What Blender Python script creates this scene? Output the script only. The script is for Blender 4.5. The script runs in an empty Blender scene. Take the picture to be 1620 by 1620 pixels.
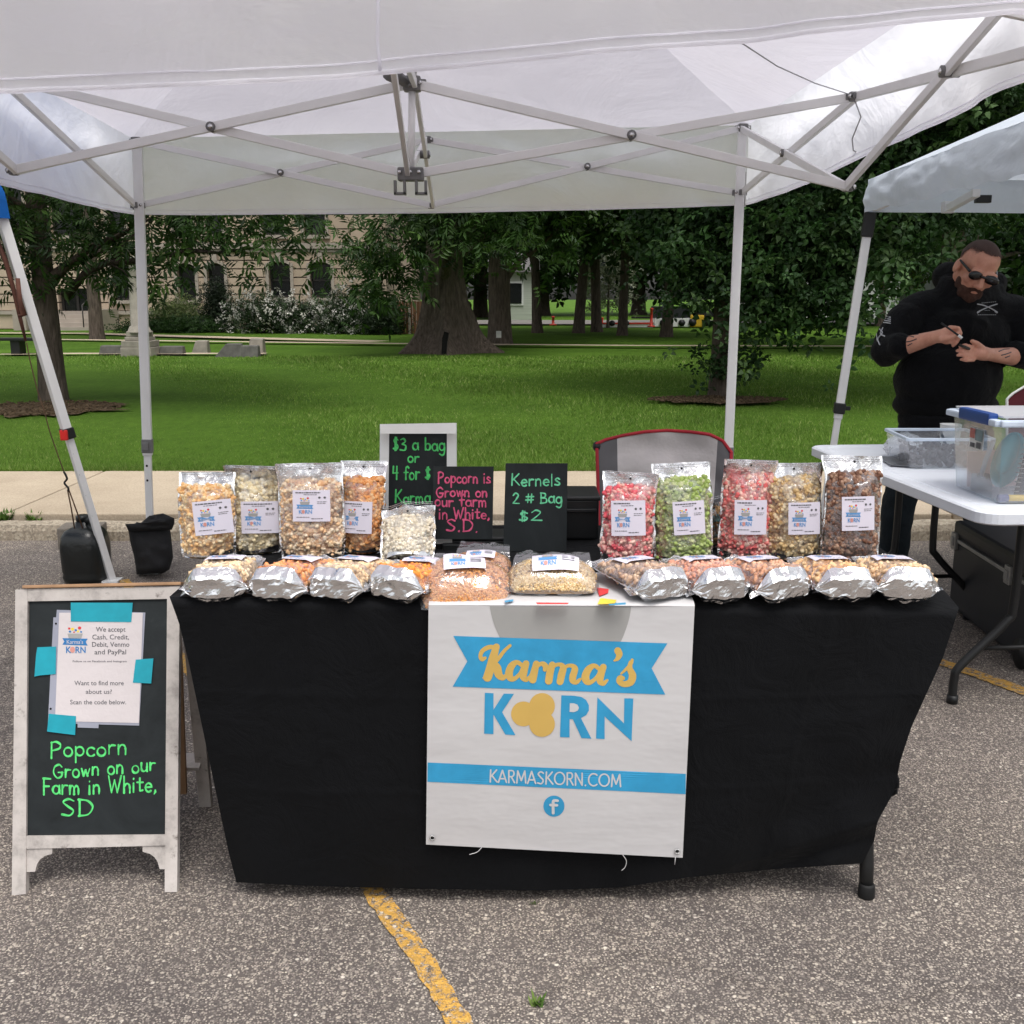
import bpy, bmesh, math, random
import numpy as np
from mathutils import Vector, Matrix, Euler
from mathutils.geometry import tessellate_polygon

random.seed(7); rng = np.random.default_rng(7)
R = math.radians
S = bpy.context.scene
COL = S.collection

# ---------------------------------------------------------------- camera, sky, sun, exposure
F_PX, PITCH, CAM_H = 1620.0, R(11.9), 1.40
cam_d = bpy.data.cameras.new("camera"); cam = bpy.data.objects.new("camera", cam_d); COL.objects.link(cam)
cam.location = (0, 0, CAM_H); cam.rotation_euler = (R(90) - PITCH, 0, 0)
cam_d.sensor_width = 36; cam_d.lens = 36; cam_d.clip_end = 2000; cam_d.clip_start = .05
S.camera = cam
SUN_EL, SUN_AZ = R(68), R(158)          # azimuth: direction the light comes from, clockwise from +Y
W = bpy.data.worlds.new("World"); S.world = W; W.use_nodes = True
wn = W.node_tree; bg = wn.nodes["Background"]
sky = wn.nodes.new("ShaderNodeTexSky"); sky.sky_type = 'NISHITA'; sky.sun_disc = False
sky.sun_elevation = SUN_EL; sky.sun_rotation = SUN_AZ; sky.dust_density = 5; sky.ozone_density = 1; sky.air_density = 1.2
hs = wn.nodes.new("ShaderNodeHueSaturation"); hs.inputs['Saturation'].default_value = .22
wn.links.new(sky.outputs[0], hs.inputs['Color']); wn.links.new(hs.outputs[0], bg.inputs[0]); bg.inputs[1].default_value = .15
sd = bpy.data.lights.new("sun", 'SUN'); sun = bpy.data.objects.new("sun", sd); COL.objects.link(sun)
sd.energy = .9; sd.angle = R(28); sd.color = (1, .96, .9)
sdir = Vector((math.sin(SUN_AZ) * math.cos(SUN_EL), math.cos(SUN_AZ) * math.cos(SUN_EL), math.sin(SUN_EL)))
sun.rotation_euler = sdir.to_track_quat('Z', 'Y').to_euler(); sun.location = (0, -5, 20)
vs = S.view_settings; vs.view_transform = 'Standard'; vs.look = 'None'; vs.gamma = 1; vs.exposure = 0.55
S.cycles.max_bounces = 10; S.cycles.transparent_max_bounces = 24; S.cycles.sample_clamp_indirect = 6
S.cycles.caustics_reflective = False; S.cycles.caustics_refractive = False

# ---------------------------------------------------------------- helpers
CP, SP = math.cos(PITCH), math.sin(PITCH)
def ray(px, py):
    X = (px - 810) / F_PX; U = (810 - py) / F_PX
    return Vector((X, CP + U * SP, -SP + U * CP))
CAMV = Vector((0, 0, CAM_H))
def at(px, py, Y):                       # photo pixel -> point at distance Y
    d = ray(px, py); return CAMV + d * (Y / d.y)
def atz(px, py, z):                      # photo pixel -> point at height z
    d = ray(px, py); return CAMV + d * ((z - CAM_H) / d.z)
def onplane(px, py, P, n):
    d = ray(px, py); return CAMV + d * ((P - CAMV).dot(n) / d.dot(n))

def lin(r, g=None, b=None):
    if g is None: g = b = r
    def f(c):
        c /= 255.; return c / 12.92 if c <= .04045 else ((c + .055) / 1.055) ** 2.4
    return (f(r), f(g), f(b), 1)

class NT:
    def __init__(s, name):
        s.m = bpy.data.materials.new(name); s.m.use_nodes = True; s.t = s.m.node_tree
        s.n = s.t.nodes; s.b = s.n["Principled BSDF"]; s.out = s.n["Material Output"]
    def new(s, ty, **kw):
        q = s.n.new("ShaderNode" + ty)
        for k, v in kw.items():
            if k in q.inputs and not hasattr(q, k): q.inputs[k].default_value = v
            else: setattr(q, k, v)
        return q
    def link(s, a, b): s.t.links.new(a, b)
    def coord(s, scale=(1, 1, 1)):
        c = s.new("TexCoord"); m = s.new("Mapping"); m.inputs['Scale'].default_value = scale
        s.link(c.outputs['Object'], m.inputs[0]); return m.outputs[0]
    def noise(s, vec, scale, detail=4, rough=.55, dist=0):
        q = s.new("TexNoise"); q.inputs['Scale'].default_value = scale; q.inputs['Detail'].default_value = detail
        q.inputs['Roughness'].default_value = rough; q.inputs['Distortion'].default_value = dist
        s.link(vec, q.inputs['Vector']); return q.outputs['Fac']
    def ramp(s, fac, stops):
        q = s.new("ValToRGB"); e = q.color_ramp.elements
        while len(e) < len(stops): e.new(.5)
        for i, (p, c) in enumerate(stops):
            e[i].position = p; e[i].color = c if len(c) == 4 else (*c, 1)
        s.link(fac, q.inputs[0]); return q.outputs[0]
    def mix(s, a, b, fac, mode='MIX'):
        q = s.new("Mix"); q.data_type = 'RGBA'; q.blend_type = mode
        for v, i in ((fac, 0), (a, 6), (b, 7)):
            if hasattr(v, 'is_output'): s.link(v, q.inputs[i])
            else: q.inputs[i].default_value = v
        return q.outputs[2]
    def bump(s, h, strength, dist=.01, nrm=None):
        q = s.new("Bump"); q.inputs['Strength'].default_value = strength; q.inputs['Distance'].default_value = dist
        s.link(h, q.inputs['Height'])
        if nrm: s.link(nrm, q.inputs['Normal'])
        s.link(q.outputs[0], s.b.inputs['Normal']); return q.outputs[0]

def mat(name, col, rough=.6, metal=0., var=.18, vs=6., bump=0., bs=60., spec=.4, attr=False, transl=0., scale=(1, 1, 1), bdist=.004, sheen=0):
    t = NT(name); v = t.coord(scale)
    c = col if len(col) == 4 else (*col, 1)
    if attr:
        a = t.new("VertexColor"); a.layer_name = "Col"; src = a.outputs[0] if col[0] > .99 else t.mix(a.outputs[0], (*col[:3], 1), 1., 'MULTIPLY')
    else: src = c
    nz = t.noise(v, vs, 5, .6)
    mul = t.ramp(nz, [(.3, (1 - var,) * 3), (.7, (1 + var,) * 3)])
    o = t.mix(src, mul, 1.0, 'MULTIPLY')
    t.link(o, t.b.inputs['Base Color'])
    t.b.inputs['Roughness'].default_value = rough; t.b.inputs['Metallic'].default_value = metal
    t.b.inputs['Specular IOR Level'].default_value = spec
    if sheen: t.b.inputs['Sheen Weight'].default_value = sheen
    if bump: t.bump(t.noise(v, bs, 4, .6), bump, bdist)
    if transl:
        tr = t.new("BsdfTranslucent"); t.link(o, tr.inputs[0]); mx = t.new("MixShader"); mx.inputs[0].default_value = transl
        t.link(t.b.outputs[0], mx.inputs[1]); t.link(tr.outputs[0], mx.inputs[2]); t.link(mx.outputs[0], t.out.inputs[0])
    return t.m

def film(name, tint=(1, 1, 1, 1), gloss=.12, rough=.12, milk=0., bscale=30, bstr=.5):
    """thin clear plastic: mostly see-through, some sheen, a little milkiness"""
    t = NT(name); v = t.coord()
    tr = t.new("BsdfTransparent"); tr.inputs[0].default_value = tint
    gl = t.new("BsdfGlossy"); gl.inputs['Roughness'].default_value = rough; gl.inputs[0].default_value = (.9, .9, .92, 1)
    b = t.new("Bump"); b.inputs['Strength'].default_value = bstr; b.inputs['Distance'].default_value = .01
    t.link(t.noise(v, bscale, 3, .6, .6), b.inputs['Height']); t.link(b.outputs[0], gl.inputs['Normal'])
    lw = t.new("LayerWeight"); lw.inputs[0].default_value = .35
    ma = t.new("Math", operation='MULTIPLY_ADD'); ma.inputs[1].default_value = .5; ma.inputs[2].default_value = gloss
    t.link(lw.outputs['Facing'], ma.inputs[0])
    m1 = t.new("MixShader"); t.link(ma.outputs[0], m1.inputs[0]); t.link(tr.outputs[0], m1.inputs[1]); t.link(gl.outputs[0], m1.inputs[2])
    df = t.new("BsdfDiffuse"); df.inputs[0].default_value = (.75, .75, .78, 1)
    m2 = t.new("MixShader"); m2.inputs[0].default_value = milk
    t.link(m1.outputs[0], m2.inputs[1]); t.link(df.outputs[0], m2.inputs[2]); t.link(m2.outputs[0], t.out.inputs[0])
    return t.m

ORG = {}                                  # object name -> world origin used when its mesh was stored
def link(o): COL.objects.link(o); return o
def tag(o, label=None, cat=None, group=None, kind=None):
    if label: o['label'] = label
    if cat: o['category'] = cat
    if group: o['group'] = group
    if kind: o['kind'] = kind
    return o
def empty(name, loc, label=None, cat=None, group=None):
    o = link(bpy.data.objects.new(name, None)); o.location = loc; ORG[o.name] = Vector(loc); o.empty_display_size = .1
    return tag(o, label, cat, group)

class MB:
    def __init__(s): s.v = []; s.f = []; s.mi = []; s.c = []; s.cur = 0; s.n = 0; s.col = None; s.smooth = []; s.sm = False
    def add(s, vs, fs, col=None):
        b = s.n; vs = [tuple(q) for q in vs]; s.v += vs; s.n += len(vs)
        for f in fs: s.f.append(tuple(i + b for i in f)); s.mi.append(s.cur); s.smooth.append(s.sm)
        c = col or s.col or (1, 1, 1, 1); s.c += [c] * len(vs)
        return s
    def frame(s, o, u, v, w, fn):
        return s
    def box(s, c, size, rot=None, bev=0.0):
        bm = bmesh.new(); bmesh.ops.create_cube(bm, size=1)
        for q in bm.verts: q.co = Vector((q.co.x * size[0], q.co.y * size[1], q.co.z * size[2]))
        if bev:
            bmesh.ops.bevel(bm, geom=bm.edges[:], offset=bev, segments=2, affect='EDGES', profile=.6)
        m = rot if rot is not None else Matrix.Identity(3)
        if isinstance(m, Euler): m = m.to_matrix()
        bm.verts.index_update(); c = Vector(c)
        s.add([c + m @ q.co for q in bm.verts], [[q.index for q in f.verts] for f in bm.faces]); bm.free(); return s
    def bar(s, a, b, w, h=None, bev=0., up=Vector((0, 0, 1))):
        a, b = Vector(a), Vector(b); d = (b - a); L = d.length; d.normalize(); h = h or w
        x = d.cross(up)
        if x.length < 1e-4: x = Vector((1, 0, 0))
        x.normalize(); y = x.cross(d)
        return s.box((a + b) / 2, (w, h, L), Matrix((x, y, d)).transposed(), bev)
    def tube(s, pts, r, n=8, cap=True, flat=None, nrm=None):
        pts = [Vector(p) for p in pts]; rr = r if hasattr(r, '__len__') else [r] * len(pts)
        rings = []; prev = None; sm = s.sm; s.sm = True
        for i, p in enumerate(pts):
            t = (pts[min(i + 1, len(pts) - 1)] - pts[max(i - 1, 0)])
            if t.length < 1e-9: t = Vector((0, 0, 1))
            t.normalize()
            if nrm is not None: x = t.cross(nrm)
            elif prev is None: x = t.cross(Vector((0, 0, 1))) if abs(t.z) < .9 else t.cross(Vector((1, 0, 0)))
            else: x = prev - t * prev.dot(t)
            if x.length < 1e-6: x = t.orthogonal()
            x.normalize(); prev = x; y = x.cross(t)
            k = flat if flat else 1.
            rings.append([p + x * (rr[i] * math.cos(2 * math.pi * j / n)) + y * (k * rr[i] * math.sin(2 * math.pi * j / n)) for j in range(n)])
        vs = [q for g in rings for q in g]; fs = []
        for i in range(len(pts) - 1):
            for j in range(n):
                k2 = (j + 1) % n; fs.append((i * n + j, i * n + k2, (i + 1) * n + k2, (i + 1) * n + j))
        if cap: fs.append(tuple(range(n))[::-1]); fs.append(tuple((len(pts) - 1) * n + j for j in range(n)))
        s.add(vs, fs); s.sm = sm; return s
    lift = 0
    def ribbon(s, pts, r, nrm):
        """flat pen stroke with round ends lying on a surface"""
        pts = [Vector(p) for p in pts]; rr = list(r) if hasattr(r, '__len__') else [r] * len(pts); nrm = Vector(nrm); vs = []; fs = []; n = len(pts)
        ts = [(pts[min(i + 1, n - 1)] - pts[max(i - 1, 0)]).normalized() for i in range(n)]
        P = [pts[0] - ts[0] * rr[0] * k for k in (.98, .8, .45)] + pts + [pts[-1] + ts[-1] * rr[-1] * k for k in (.45, .8, .98)]
        Rr = [rr[0] * k for k in (.2, .6, .89)] + rr + [rr[-1] * k for k in (.89, .6, .2)]; Tt = [ts[0]] * 3 + ts + [ts[-1]] * 3
        MB.lift = (MB.lift + 1) % 12
        for i, p in enumerate(P):
            x = Tt[i].cross(nrm)
            if x.length < 1e-6: x = nrm.orthogonal()
            x.normalize(); q = p + nrm * (MB.lift * 4e-5 + i * 1.5e-6); vs += [q + x * Rr[i], q - x * Rr[i]]
        fs = [(2 * i, 2 * i + 2, 2 * i + 3, 2 * i + 1) for i in range(len(P) - 1)]
        s.add(vs, fs); return s
    def lathe(s, c, prof, n=20, sq=None):
        c = Vector(c); vs = []; fs = []; sm = s.sm; s.sm = True
        for r, z in prof:
            for j in range(n):
                a = 2 * math.pi * j / n; ca, sa = math.cos(a), math.sin(a)
                if sq: ca = math.copysign(abs(ca) ** sq, ca); sa = math.copysign(abs(sa) ** sq, sa)
                vs.append(c + Vector((r * ca, r * sa, z)))
        for i in range(len(prof) - 1):
            for j in range(n):
                k = (j + 1) % n; fs.append((i * n + j, i * n + k, (i + 1) * n + k, (i + 1) * n + j))
        fs.append(tuple(range(n))[::-1]); fs.append(tuple((len(prof) - 1) * n + j for j in range(n)))
        s.add(vs, fs); s.sm = sm; return s
    def ell(s, c, r, rot=None, sub=2):
        bm = bmesh.new(); bmesh.ops.create_icosphere(bm, subdivisions=sub, radius=1); c = Vector(c)
        m = rot if rot is not None else Matrix.Identity(3)
        if not hasattr(r, '__len__'): r = (r, r, r)
        bm.verts.index_update(); sm = s.sm; s.sm = True
        s.add([c + m @ Vector((q.co.x * r[0], q.co.y * r[1], q.co.z * r[2])) for q in bm.verts], [[q.index for q in f.verts] for f in bm.faces]); bm.free(); s.sm = sm; return s
    def grid(s, fn, nu, nv, sm=True, flip=False):
        o = s.sm; s.sm = sm; vs = [fn(i / nu, j / nv) for j in range(nv + 1) for i in range(nu + 1)]; w = nu + 1
        fs = [((j * w + i), (j * w + i + 1), ((j + 1) * w + i + 1), ((j + 1) * w + i)) for j in range(nv) for i in range(nu)]
        if flip: fs = [f[::-1] for f in fs]
        s.add(vs, fs); s.sm = o; return s
    def poly(s, pts, th=None, nrm=None):
        n = len(pts)
        if th is None: return s.add(pts, [tuple(range(n))])
        nrm = Vector(nrm); b = [Vector(p) + nrm * th for p in pts]
        return s.add(list(pts) + b, [tuple(range(n))[::-1], tuple(range(n, 2 * n))] + [(i, (i + 1) % n, n + (i + 1) % n, n + i) for i in range(n)])
    def np(s, V, Fc, Cc=None):            # numpy bulk add
        b = s.n; s.v += list(map(tuple, V)); s.n += len(V)
        s.f += list(map(tuple, (np.asarray(Fc) + b).tolist())); s.mi += [s.cur] * len(Fc); s.smooth += [s.sm] * len(Fc)
        s.c += (list(map(tuple, Cc)) if Cc is not None else [(1, 1, 1, 1)] * len(V)); return s
    def build(s, name, mats, parent=None, loc=None, local=False, usecol=False):
        if not isinstance(mats, (list, tuple)): mats = [mats]
        me = bpy.data.meshes.new(name)
        o = bpy.data.objects.new(name, me); link(o)
        org = ORG[parent.name] if parent else Vector(loc or (0, 0, 0))
        if local: V = s.v
        else: V = [(q[0] - org.x, q[1] - org.y, q[2] - org.z) for q in s.v]
        me.from_pydata(V, [], s.f)
        for m in mats: me.materials.append(m)
        me.polygons.foreach_set('material_index', s.mi); me.polygons.foreach_set('use_smooth', s.smooth)
        if usecol:
            ca = me.color_attributes.new("Col", 'FLOAT_COLOR', 'POINT'); ca.data.foreach_set('color', np.array(s.c, dtype=np.float32).ravel())
        me.update()
        if parent: o.parent = parent
        else: o.location = org
        ORG[o.name] = org
        return o

def solidify(o, th, off=0.):
    m = o.modifiers.new("t", 'SOLIDIFY'); m.thickness = th; m.offset = off; return o

_TXT = {}
def text2d(s_, bold=0.):
    key = (s_, bold)
    if key in _TXT: return _TXT[key]
    cu = bpy.data.curves.new("t", 'FONT'); cu.body = s_; cu.size = 1; cu.resolution_u = 3; cu.offset = bold
    ob = bpy.data.objects.new("t", cu); COL.objects.link(ob)
    dg = bpy.context.evaluated_depsgraph_get(); me = bpy.data.meshes.new_from_object(ob.evaluated_get(dg))
    V = [(v.co.x, v.co.y) for v in me.vertices]; Fc = [tuple(p.vertices) for p in me.polygons]
    bpy.data.objects.remove(ob); bpy.data.curves.remove(cu); bpy.data.meshes.remove(me)
    w = max([v[0] for v in V], default=1); _TXT[key] = (V, Fc, w); return _TXT[key]
def put_text(mb, s_, fn, x, y, h, align='l', w=None, bold=0.):
    """lay a line of printed text through fn(x, y) -> point; h = cap height"""
    V, Fc, tw = text2d(s_, bold); k = h / .70; kx = (w / tw) if w else k
    x0 = x if align == 'l' else x - tw * kx / 2
    mb.add([fn(x0 + a * kx, y + b * k) for a, b in V], Fc)

# single-stroke lettering
def arc(cx, cy, rx, ry, a0, a1, n=14): return [(cx + rx * math.cos(R(a0 + (a1 - a0) * i / n)), cy + ry * math.sin(R(a0 + (a1 - a0) * i / n))) for i in range(n + 1)]
_o = arc(.25, .27, .22, .27, 90, 450)
_P = [(.02, .95), (.3, 1.02), (.52, .85), (.45, .6), (.06, .46)]
GL = {' ': (.35, []), 'o': (.5, [_o]), 'a': (.52, [_o, [(.47, .55), (.47, .25), (.52, 0)]]), 'b': (.5, [[(.05, 1), (.05, 0)], arc(.26, .26, .21, .27, 150, -150)]),
 'c': (.45, [arc(.26, .27, .22, .27, 45, 315)]), 'e': (.5, [[(.05, .28), (.45, .3)], arc(.26, .27, .21, .27, 5, 310)]),
 'f': (.42, [[(.46, .9), (.34, 1.02), (.2, .88), (.18, .5), (.18, 0)], [(0, .53), (.4, .55)]]), 'g': (.52, [_o, [(.47, .55), (.48, 0), (.42, -.3), (.25, -.38), (.05, -.28)]]),
 'h': (.5, [[(.05, 1), (.05, 0)], [(.05, .35), (.2, .55), (.38, .5), (.43, .3), (.43, 0)]]), 'i': (.2, [[(.08, .55), (.08, 0)], [(.08, .8), (.09, .85)]]),
 'l': (.2, [[(.08, 1), (.08, 0)]]), 'm': (.72, [[(.05, .55), (.05, 0)], [(.05, .35), (.17, .55), (.3, .48), (.33, .3), (.33, 0)], [(.33, .35), (.45, .55), (.58, .48), (.62, .3), (.62, 0)]]),
 'n': (.5, [[(.05, .55), (.05, 0)], [(.05, .35), (.2, .55), (.37, .5), (.42, .3), (.42, 0)]]), 'p': (.5, [[(.05, .55), (.05, -.42)], arc(.26, .27, .21, .27, 150, -150)]),
 'r': (.4, [[(.05, .55), (.05, 0)], [(.05, .33), (.18, .52), (.38, .52)]]), 's': (.42, [[(.38, .47), (.22, .56), (.07, .45), (.2, .3), (.38, .18), (.3, .02), (.03, .05)]]),
 't': (.42, [[(.2, .85), (.2, .1), (.25, 0), (.38, .05)], [(.02, .57), (.4, .57)]]), 'u': (.5, [[(.05, .55), (.06, .15), (.2, 0), (.38, .1), (.43, .3)], [(.43, .55), (.44, 0)]]),
 'w': (.62, [[(.03, .55), (.17, .02)], [(.17, .02), (.3, .45)], [(.3, .45), (.43, .02)], [(.43, .02), (.57, .55)]]),
 'K': (.64, [[(.08, 1), (.04, 0)], [(.58, 1), (.07, .42)], [(.2, .52), (.62, 0)]]), 'P': (.58, [[(.06, 1), (.05, 0)], _P]),
 'G': (.7, [[(.6, .82), (.4, 1.), (.1, .8), (.05, .35), (.3, 0), (.58, .15), (.6, .42)], [(.35, .42), (.66, .42)]]),
 'W': (.88, [[(0, 1), (.2, 0)], [(.2, 0), (.4, .75)], [(.4, .75), (.58, 0)], [(.58, 0), (.84, 1)]]),
 'S': (.6, [[(.52, .88), (.3, 1), (.08, .82), (.28, .55), (.5, .3), (.35, .02), (.03, .08)]]), 'D': (.66, [[(.06, 1), (.06, 0)], [(.02, 1), (.4, .92), (.6, .55), (.42, .1), (.03, 0)]]),
 'B': (.58, [[(.06, 1), (.06, 0)], [(.03, 1), (.4, .93), (.38, .62), (.06, .53)], [(.06, .53), (.48, .45), (.48, .08), (.03, 0)]]), 'F': (.52, [[(.06, 1), (.06, 0)], [(.03, 1), (.5, .97)], [(.06, .52), (.4, .52)]]),
 'A': (.72, [[(0, 0), (.34, 1)], [(.34, 1), (.68, 0)], [(.12, .3), (.56, .3)]]), 'R': (.6, [[(.06, 1), (.06, 0)], [(.06, 1), (.4, .98), (.5, .75), (.38, .52), (.06, .5)], [(.26, .5), (.55, 0)]]),
 'M': (.86, [[(.04, 0), (.12, 1)], [(.12, 1), (.42, .2)], [(.42, .2), (.72, 1)], [(.72, 1), (.8, 0)]]), 'O': (.95, [arc(.46, .5, .43, .5, 90, 450, 22)]), 'N': (.72, [[(.06, 0), (.06, 1)], [(.06, 1), (.62, 0)], [(.62, 0), (.62, 1)]]),
 'C': (.82, [arc(.48, .5, .43, .5, 50, 310, 18)]), '2': (.58, [[(.05, .78), (.25, 1), (.48, .82), (.35, .5), (.05, .05)], [(.03, .04), (.55, .02)]]),
 '3': (.52, [[(.05, .92), (.3, 1), (.45, .78), (.2, .55)], [(.2, .55), (.5, .4), (.4, .05), (.02, .08)]]), '4': (.56, [[(.1, 1), (.05, .48)], [(.05, .48), (.5, .5)], [(.42, 1), (.4, 0)]]),
 '$': (.5, [[(.42, .78), (.25, .88), (.08, .72), (.24, .5), (.42, .32), (.3, .1), (.04, .15)], [(.19, 1), (.17, 0)], [(.3, 1), (.28, 0)]]),
 '#': (.66, [[(.2, .9), (.14, .1)], [(.48, .9), (.42, .1)], [(.02, .64), (.64, .66)], [(0, .34), (.6, .36)]]), ',': (.2, [[(.1, .06), (.1, -.04), (.03, -.18)]]), '.': (.2, [[(.07, .0), (.09, .04)]])}
def crom(p, n=5):
    if len(p) < 3: return [tuple(np.array(p[0]) * (1 - t) + np.array(p[1]) * t) for t in (0, .5, 1)]
    P = [np.array(q, float) for q in p]; P = [2 * P[0] - P[1]] + P + [2 * P[-1] - P[-2]]; o = []
    for i in range(1, len(P) - 2):
        for k in range(n):
            t = k / n; a, b, c, d = P[i - 1:i + 3]
            o.append(tuple(.5 * ((2 * b) + (c - a) * t + (2 * a - 5 * b + 4 * c - d) * t * t + (3 * b - a - 3 * c + d) * t ** 3)))
    o.append(tuple(P[-2])); return o
def strokes(s_, x0, y0, x1, h, jit=0., y1=None, gap=.1):
    """handwritten line in picture-style coordinates (y down): returns list of polylines"""
    tot = sum(GL[c][0] + gap for c in s_) - gap; k = (x1 - x0) / tot; x = x0; out = []
    for c in s_:
        w, ss = GL[c]; dy = random.uniform(-jit, jit) * h; sc = 1 + random.uniform(-jit, jit); yb = y0 + ((y1 - y0) * (x - x0) / (x1 - x0) if y1 is not None else 0) + dy
        for p in ss:
            q = crom(p) if len(p) < 12 else p
            out.append([(x + a * k, yb - b * h * sc) for a, b in q])
        x += (w + gap) * k
    return out
def lay_strokes(mb, lines, fn, nrm, r, flat=.25):
    for L in lines:
        k = random.uniform(0, 9); mb.ribbon([fn(a, b) for a, b in L], [r * (.95 + .42 * vnoise(i * .35, k)) for i in range(len(L))], nrm)

# value noise for displacing cloth, foil and bark
_PERM = rng.permutation(512); _VAL = rng.uniform(-1, 1, 512)
def vnoise(x, y, z=0.):
    xi, yi, zi = math.floor(x), math.floor(y), math.floor(z); fx, fy, fz = x - xi, y - yi, z - zi
    fx = fx * fx * (3 - 2 * fx); fy = fy * fy * (3 - 2 * fy); fz = fz * fz * (3 - 2 * fz)
    def h(a, b, c): return _VAL[_PERM[(_PERM[(_PERM[a & 511] + b) & 511] + c) & 511]]
    l = lambda a, b, t: a + (b - a) * t
    return l(l(l(h(xi, yi, zi), h(xi + 1, yi, zi), fx), l(h(xi, yi + 1, zi), h(xi + 1, yi + 1, zi), fx), fy),
             l(l(h(xi, yi, zi + 1), h(xi + 1, yi, zi + 1), fx), l(h(xi, yi + 1, zi + 1), h(xi + 1, yi + 1, zi + 1), fx), fy), fz)

def remesh(mb, name, m, parent, voxel=.008, smooth=4, extra=None):
    """join overlapping rounded volumes into ONE continuous surface"""
    o = mb.build(name + "_tmp", m, parent)
    md = o.modifiers.new("r", 'REMESH'); md.mode = 'VOXEL'; md.voxel_size = voxel; md.use_smooth_shade = True
    if smooth: q = o.modifiers.new("s", 'SMOOTH'); q.factor = .5; q.iterations = smooth
    dg = bpy.context.evaluated_depsgraph_get(); me = bpy.data.meshes.new_from_object(o.evaluated_get(dg))
    n = link(bpy.data.objects.new(name, me)); n.parent = parent; ORG[n.name] = ORG[o.name]
    om = o.data; bpy.data.objects.remove(o); bpy.data.meshes.remove(om)
    n.name = name
    return n
def cap(mb, a, ra, b, rb, n=14):
    """tapered capsule"""
    a, b = Vector(a), Vector(b); d = b - a; L = max(d.length, 1e-6); d = d / L; pts = []; rr = []
    for i in range(5): t = math.pi / 2 * (1 - i / 4); pts.append(a - d * ra * math.sin(t)); rr.append(max(ra * math.cos(t), 1e-4))
    for i in range(5): t = math.pi / 2 * i / 4; pts.append(b + d * rb * math.sin(t)); rr.append(max(rb * math.cos(t), 1e-4))
    mb.tube(pts, rr, n)

# ---------------------------------------------------------------- ground materials
def asphalt(name, paint=None, pthr=.45):
    t = NT(name); v = t.coord()
    wob = t.new("TexNoise"); wob.inputs['Scale'].default_value = 40; t.link(v, wob.inputs[0])
    v2 = t.mix(v, wob.outputs['Color'], .008)
    def vor(sc):
        q = t.new("TexVoronoi"); q.inputs['Scale'].default_value = sc; q.inputs['Randomness'].default_value = 1; t.link(v2, q.inputs['Vector']); return q
    a, b = vor(92), vor(205)
    sepa = t.new("SeparateColor"); t.link(a.outputs['Color'], sepa.inputs[0]); sepb = t.new("SeparateColor"); t.link(b.outputs['Color'], sepb.inputs[0])
    st = [(0, lin(104, 99, 97)), (.25, lin(142, 135, 129)), (.5, lin(168, 160, 151)), (.72, lin(188, 179, 168)), (.9, lin(210, 200, 186)), (1, lin(230, 224, 214))]
    ca = t.ramp(sepa.outputs[0], st); cb = t.ramp(sepb.outputs[1], [(0, lin(94, 90, 89)), (.4, lin(144, 136, 131)), (.8, lin(180, 171, 161)), (1, lin(214, 205, 192))])
    big = t.ramp(sepa.outputs[2], [(.48, (0, 0, 0)), (.54, (1, 1, 1))])
    da = t.ramp(a.outputs['Distance'], [(.3, (1, 1, 1)), (.52, (0, 0, 0))]); db = t.ramp(b.outputs['Distance'], [(.35, (1, 1, 1)), (.6, (0, 0, 0))])
    fac = t.mix(big, da, 1., 'MULTIPLY')
    base = t.mix(lin(98, 92, 89), cb, db); base = t.mix(base, ca, fac)
    n1 = t.noise(v, .9, 4, .6); base = t.mix(base, t.ramp(n1, [(.3, (.82, .8, .8)), (.7, (1.14, 1.1, 1.04))]), 1., 'MULTIPLY')
    n2 = t.noise(v, 6, 5, .65); base = t.mix(base, t.ramp(n2, [(.25, (.85, .85, .86)), (.7, (1.1, 1.1, 1.1))]), 1., 'MULTIPLY')
    n3 = t.noise(v, .55, 5, .7, .6); base = t.mix(base, t.ramp(n3, [(.32, (.80, .80, .82)), (.5, (1, 1, 1)), (.75, (1.08, 1.06, 1.02))]), 1., 'MULTIPLY')
    n4 = t.noise(v, 2.3, 3, .6); base = t.mix(base, t.ramp(n4, [(.22, (.72, .72, .74)), (.31, (1, 1, 1))]), 1., 'MULTIPLY')
    ck = t.new("TexVoronoi"); ck.feature = 'DISTANCE_TO_EDGE'; ck.inputs['Scale'].default_value = .42; wb = t.new("TexNoise"); wb.inputs['Scale'].default_value = 3.5; wb.inputs['Detail'].default_value = 6; t.link(v, wb.inputs[0])
    t.link(t.mix(v, wb.outputs['Color'], .16), ck.inputs['Vector']); base = t.mix(base, t.ramp(ck.outputs['Distance'], [(.0, (.42, .40, .38)), (.0035, (.75, .74, .72)), (.008, (1, 1, 1))]), .28, 'MULTIPLY')
    h = t.mix(t.mix(db, fac, .6, 'ADD'), t.noise(v, 300, 2), .25)
    if paint:
        pn = t.ramp(t.noise(v, 55, 6, .75), [(pthr - .05, (0, 0, 0)), (pthr + .05, (1, 1, 1))])
        base = t.mix(base, t.mix(paint, t.ramp(t.noise(v, 140, 3), [(.3, (.7, .7, .7)), (.7, (1.05, 1.05, 1.05))]), 1., 'MULTIPLY'), pn)
    t.link(base, t.b.inputs['Base Color']); t.b.inputs['Roughness'].default_value = .85; t.b.inputs['Specular IOR Level'].default_value = .3
    t.bump(h, .8, .004); return t.m
M_ASPH = asphalt("asphalt"); M_YEL = asphalt("yellow_paint", lin(222, 172, 84), .47)
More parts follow.
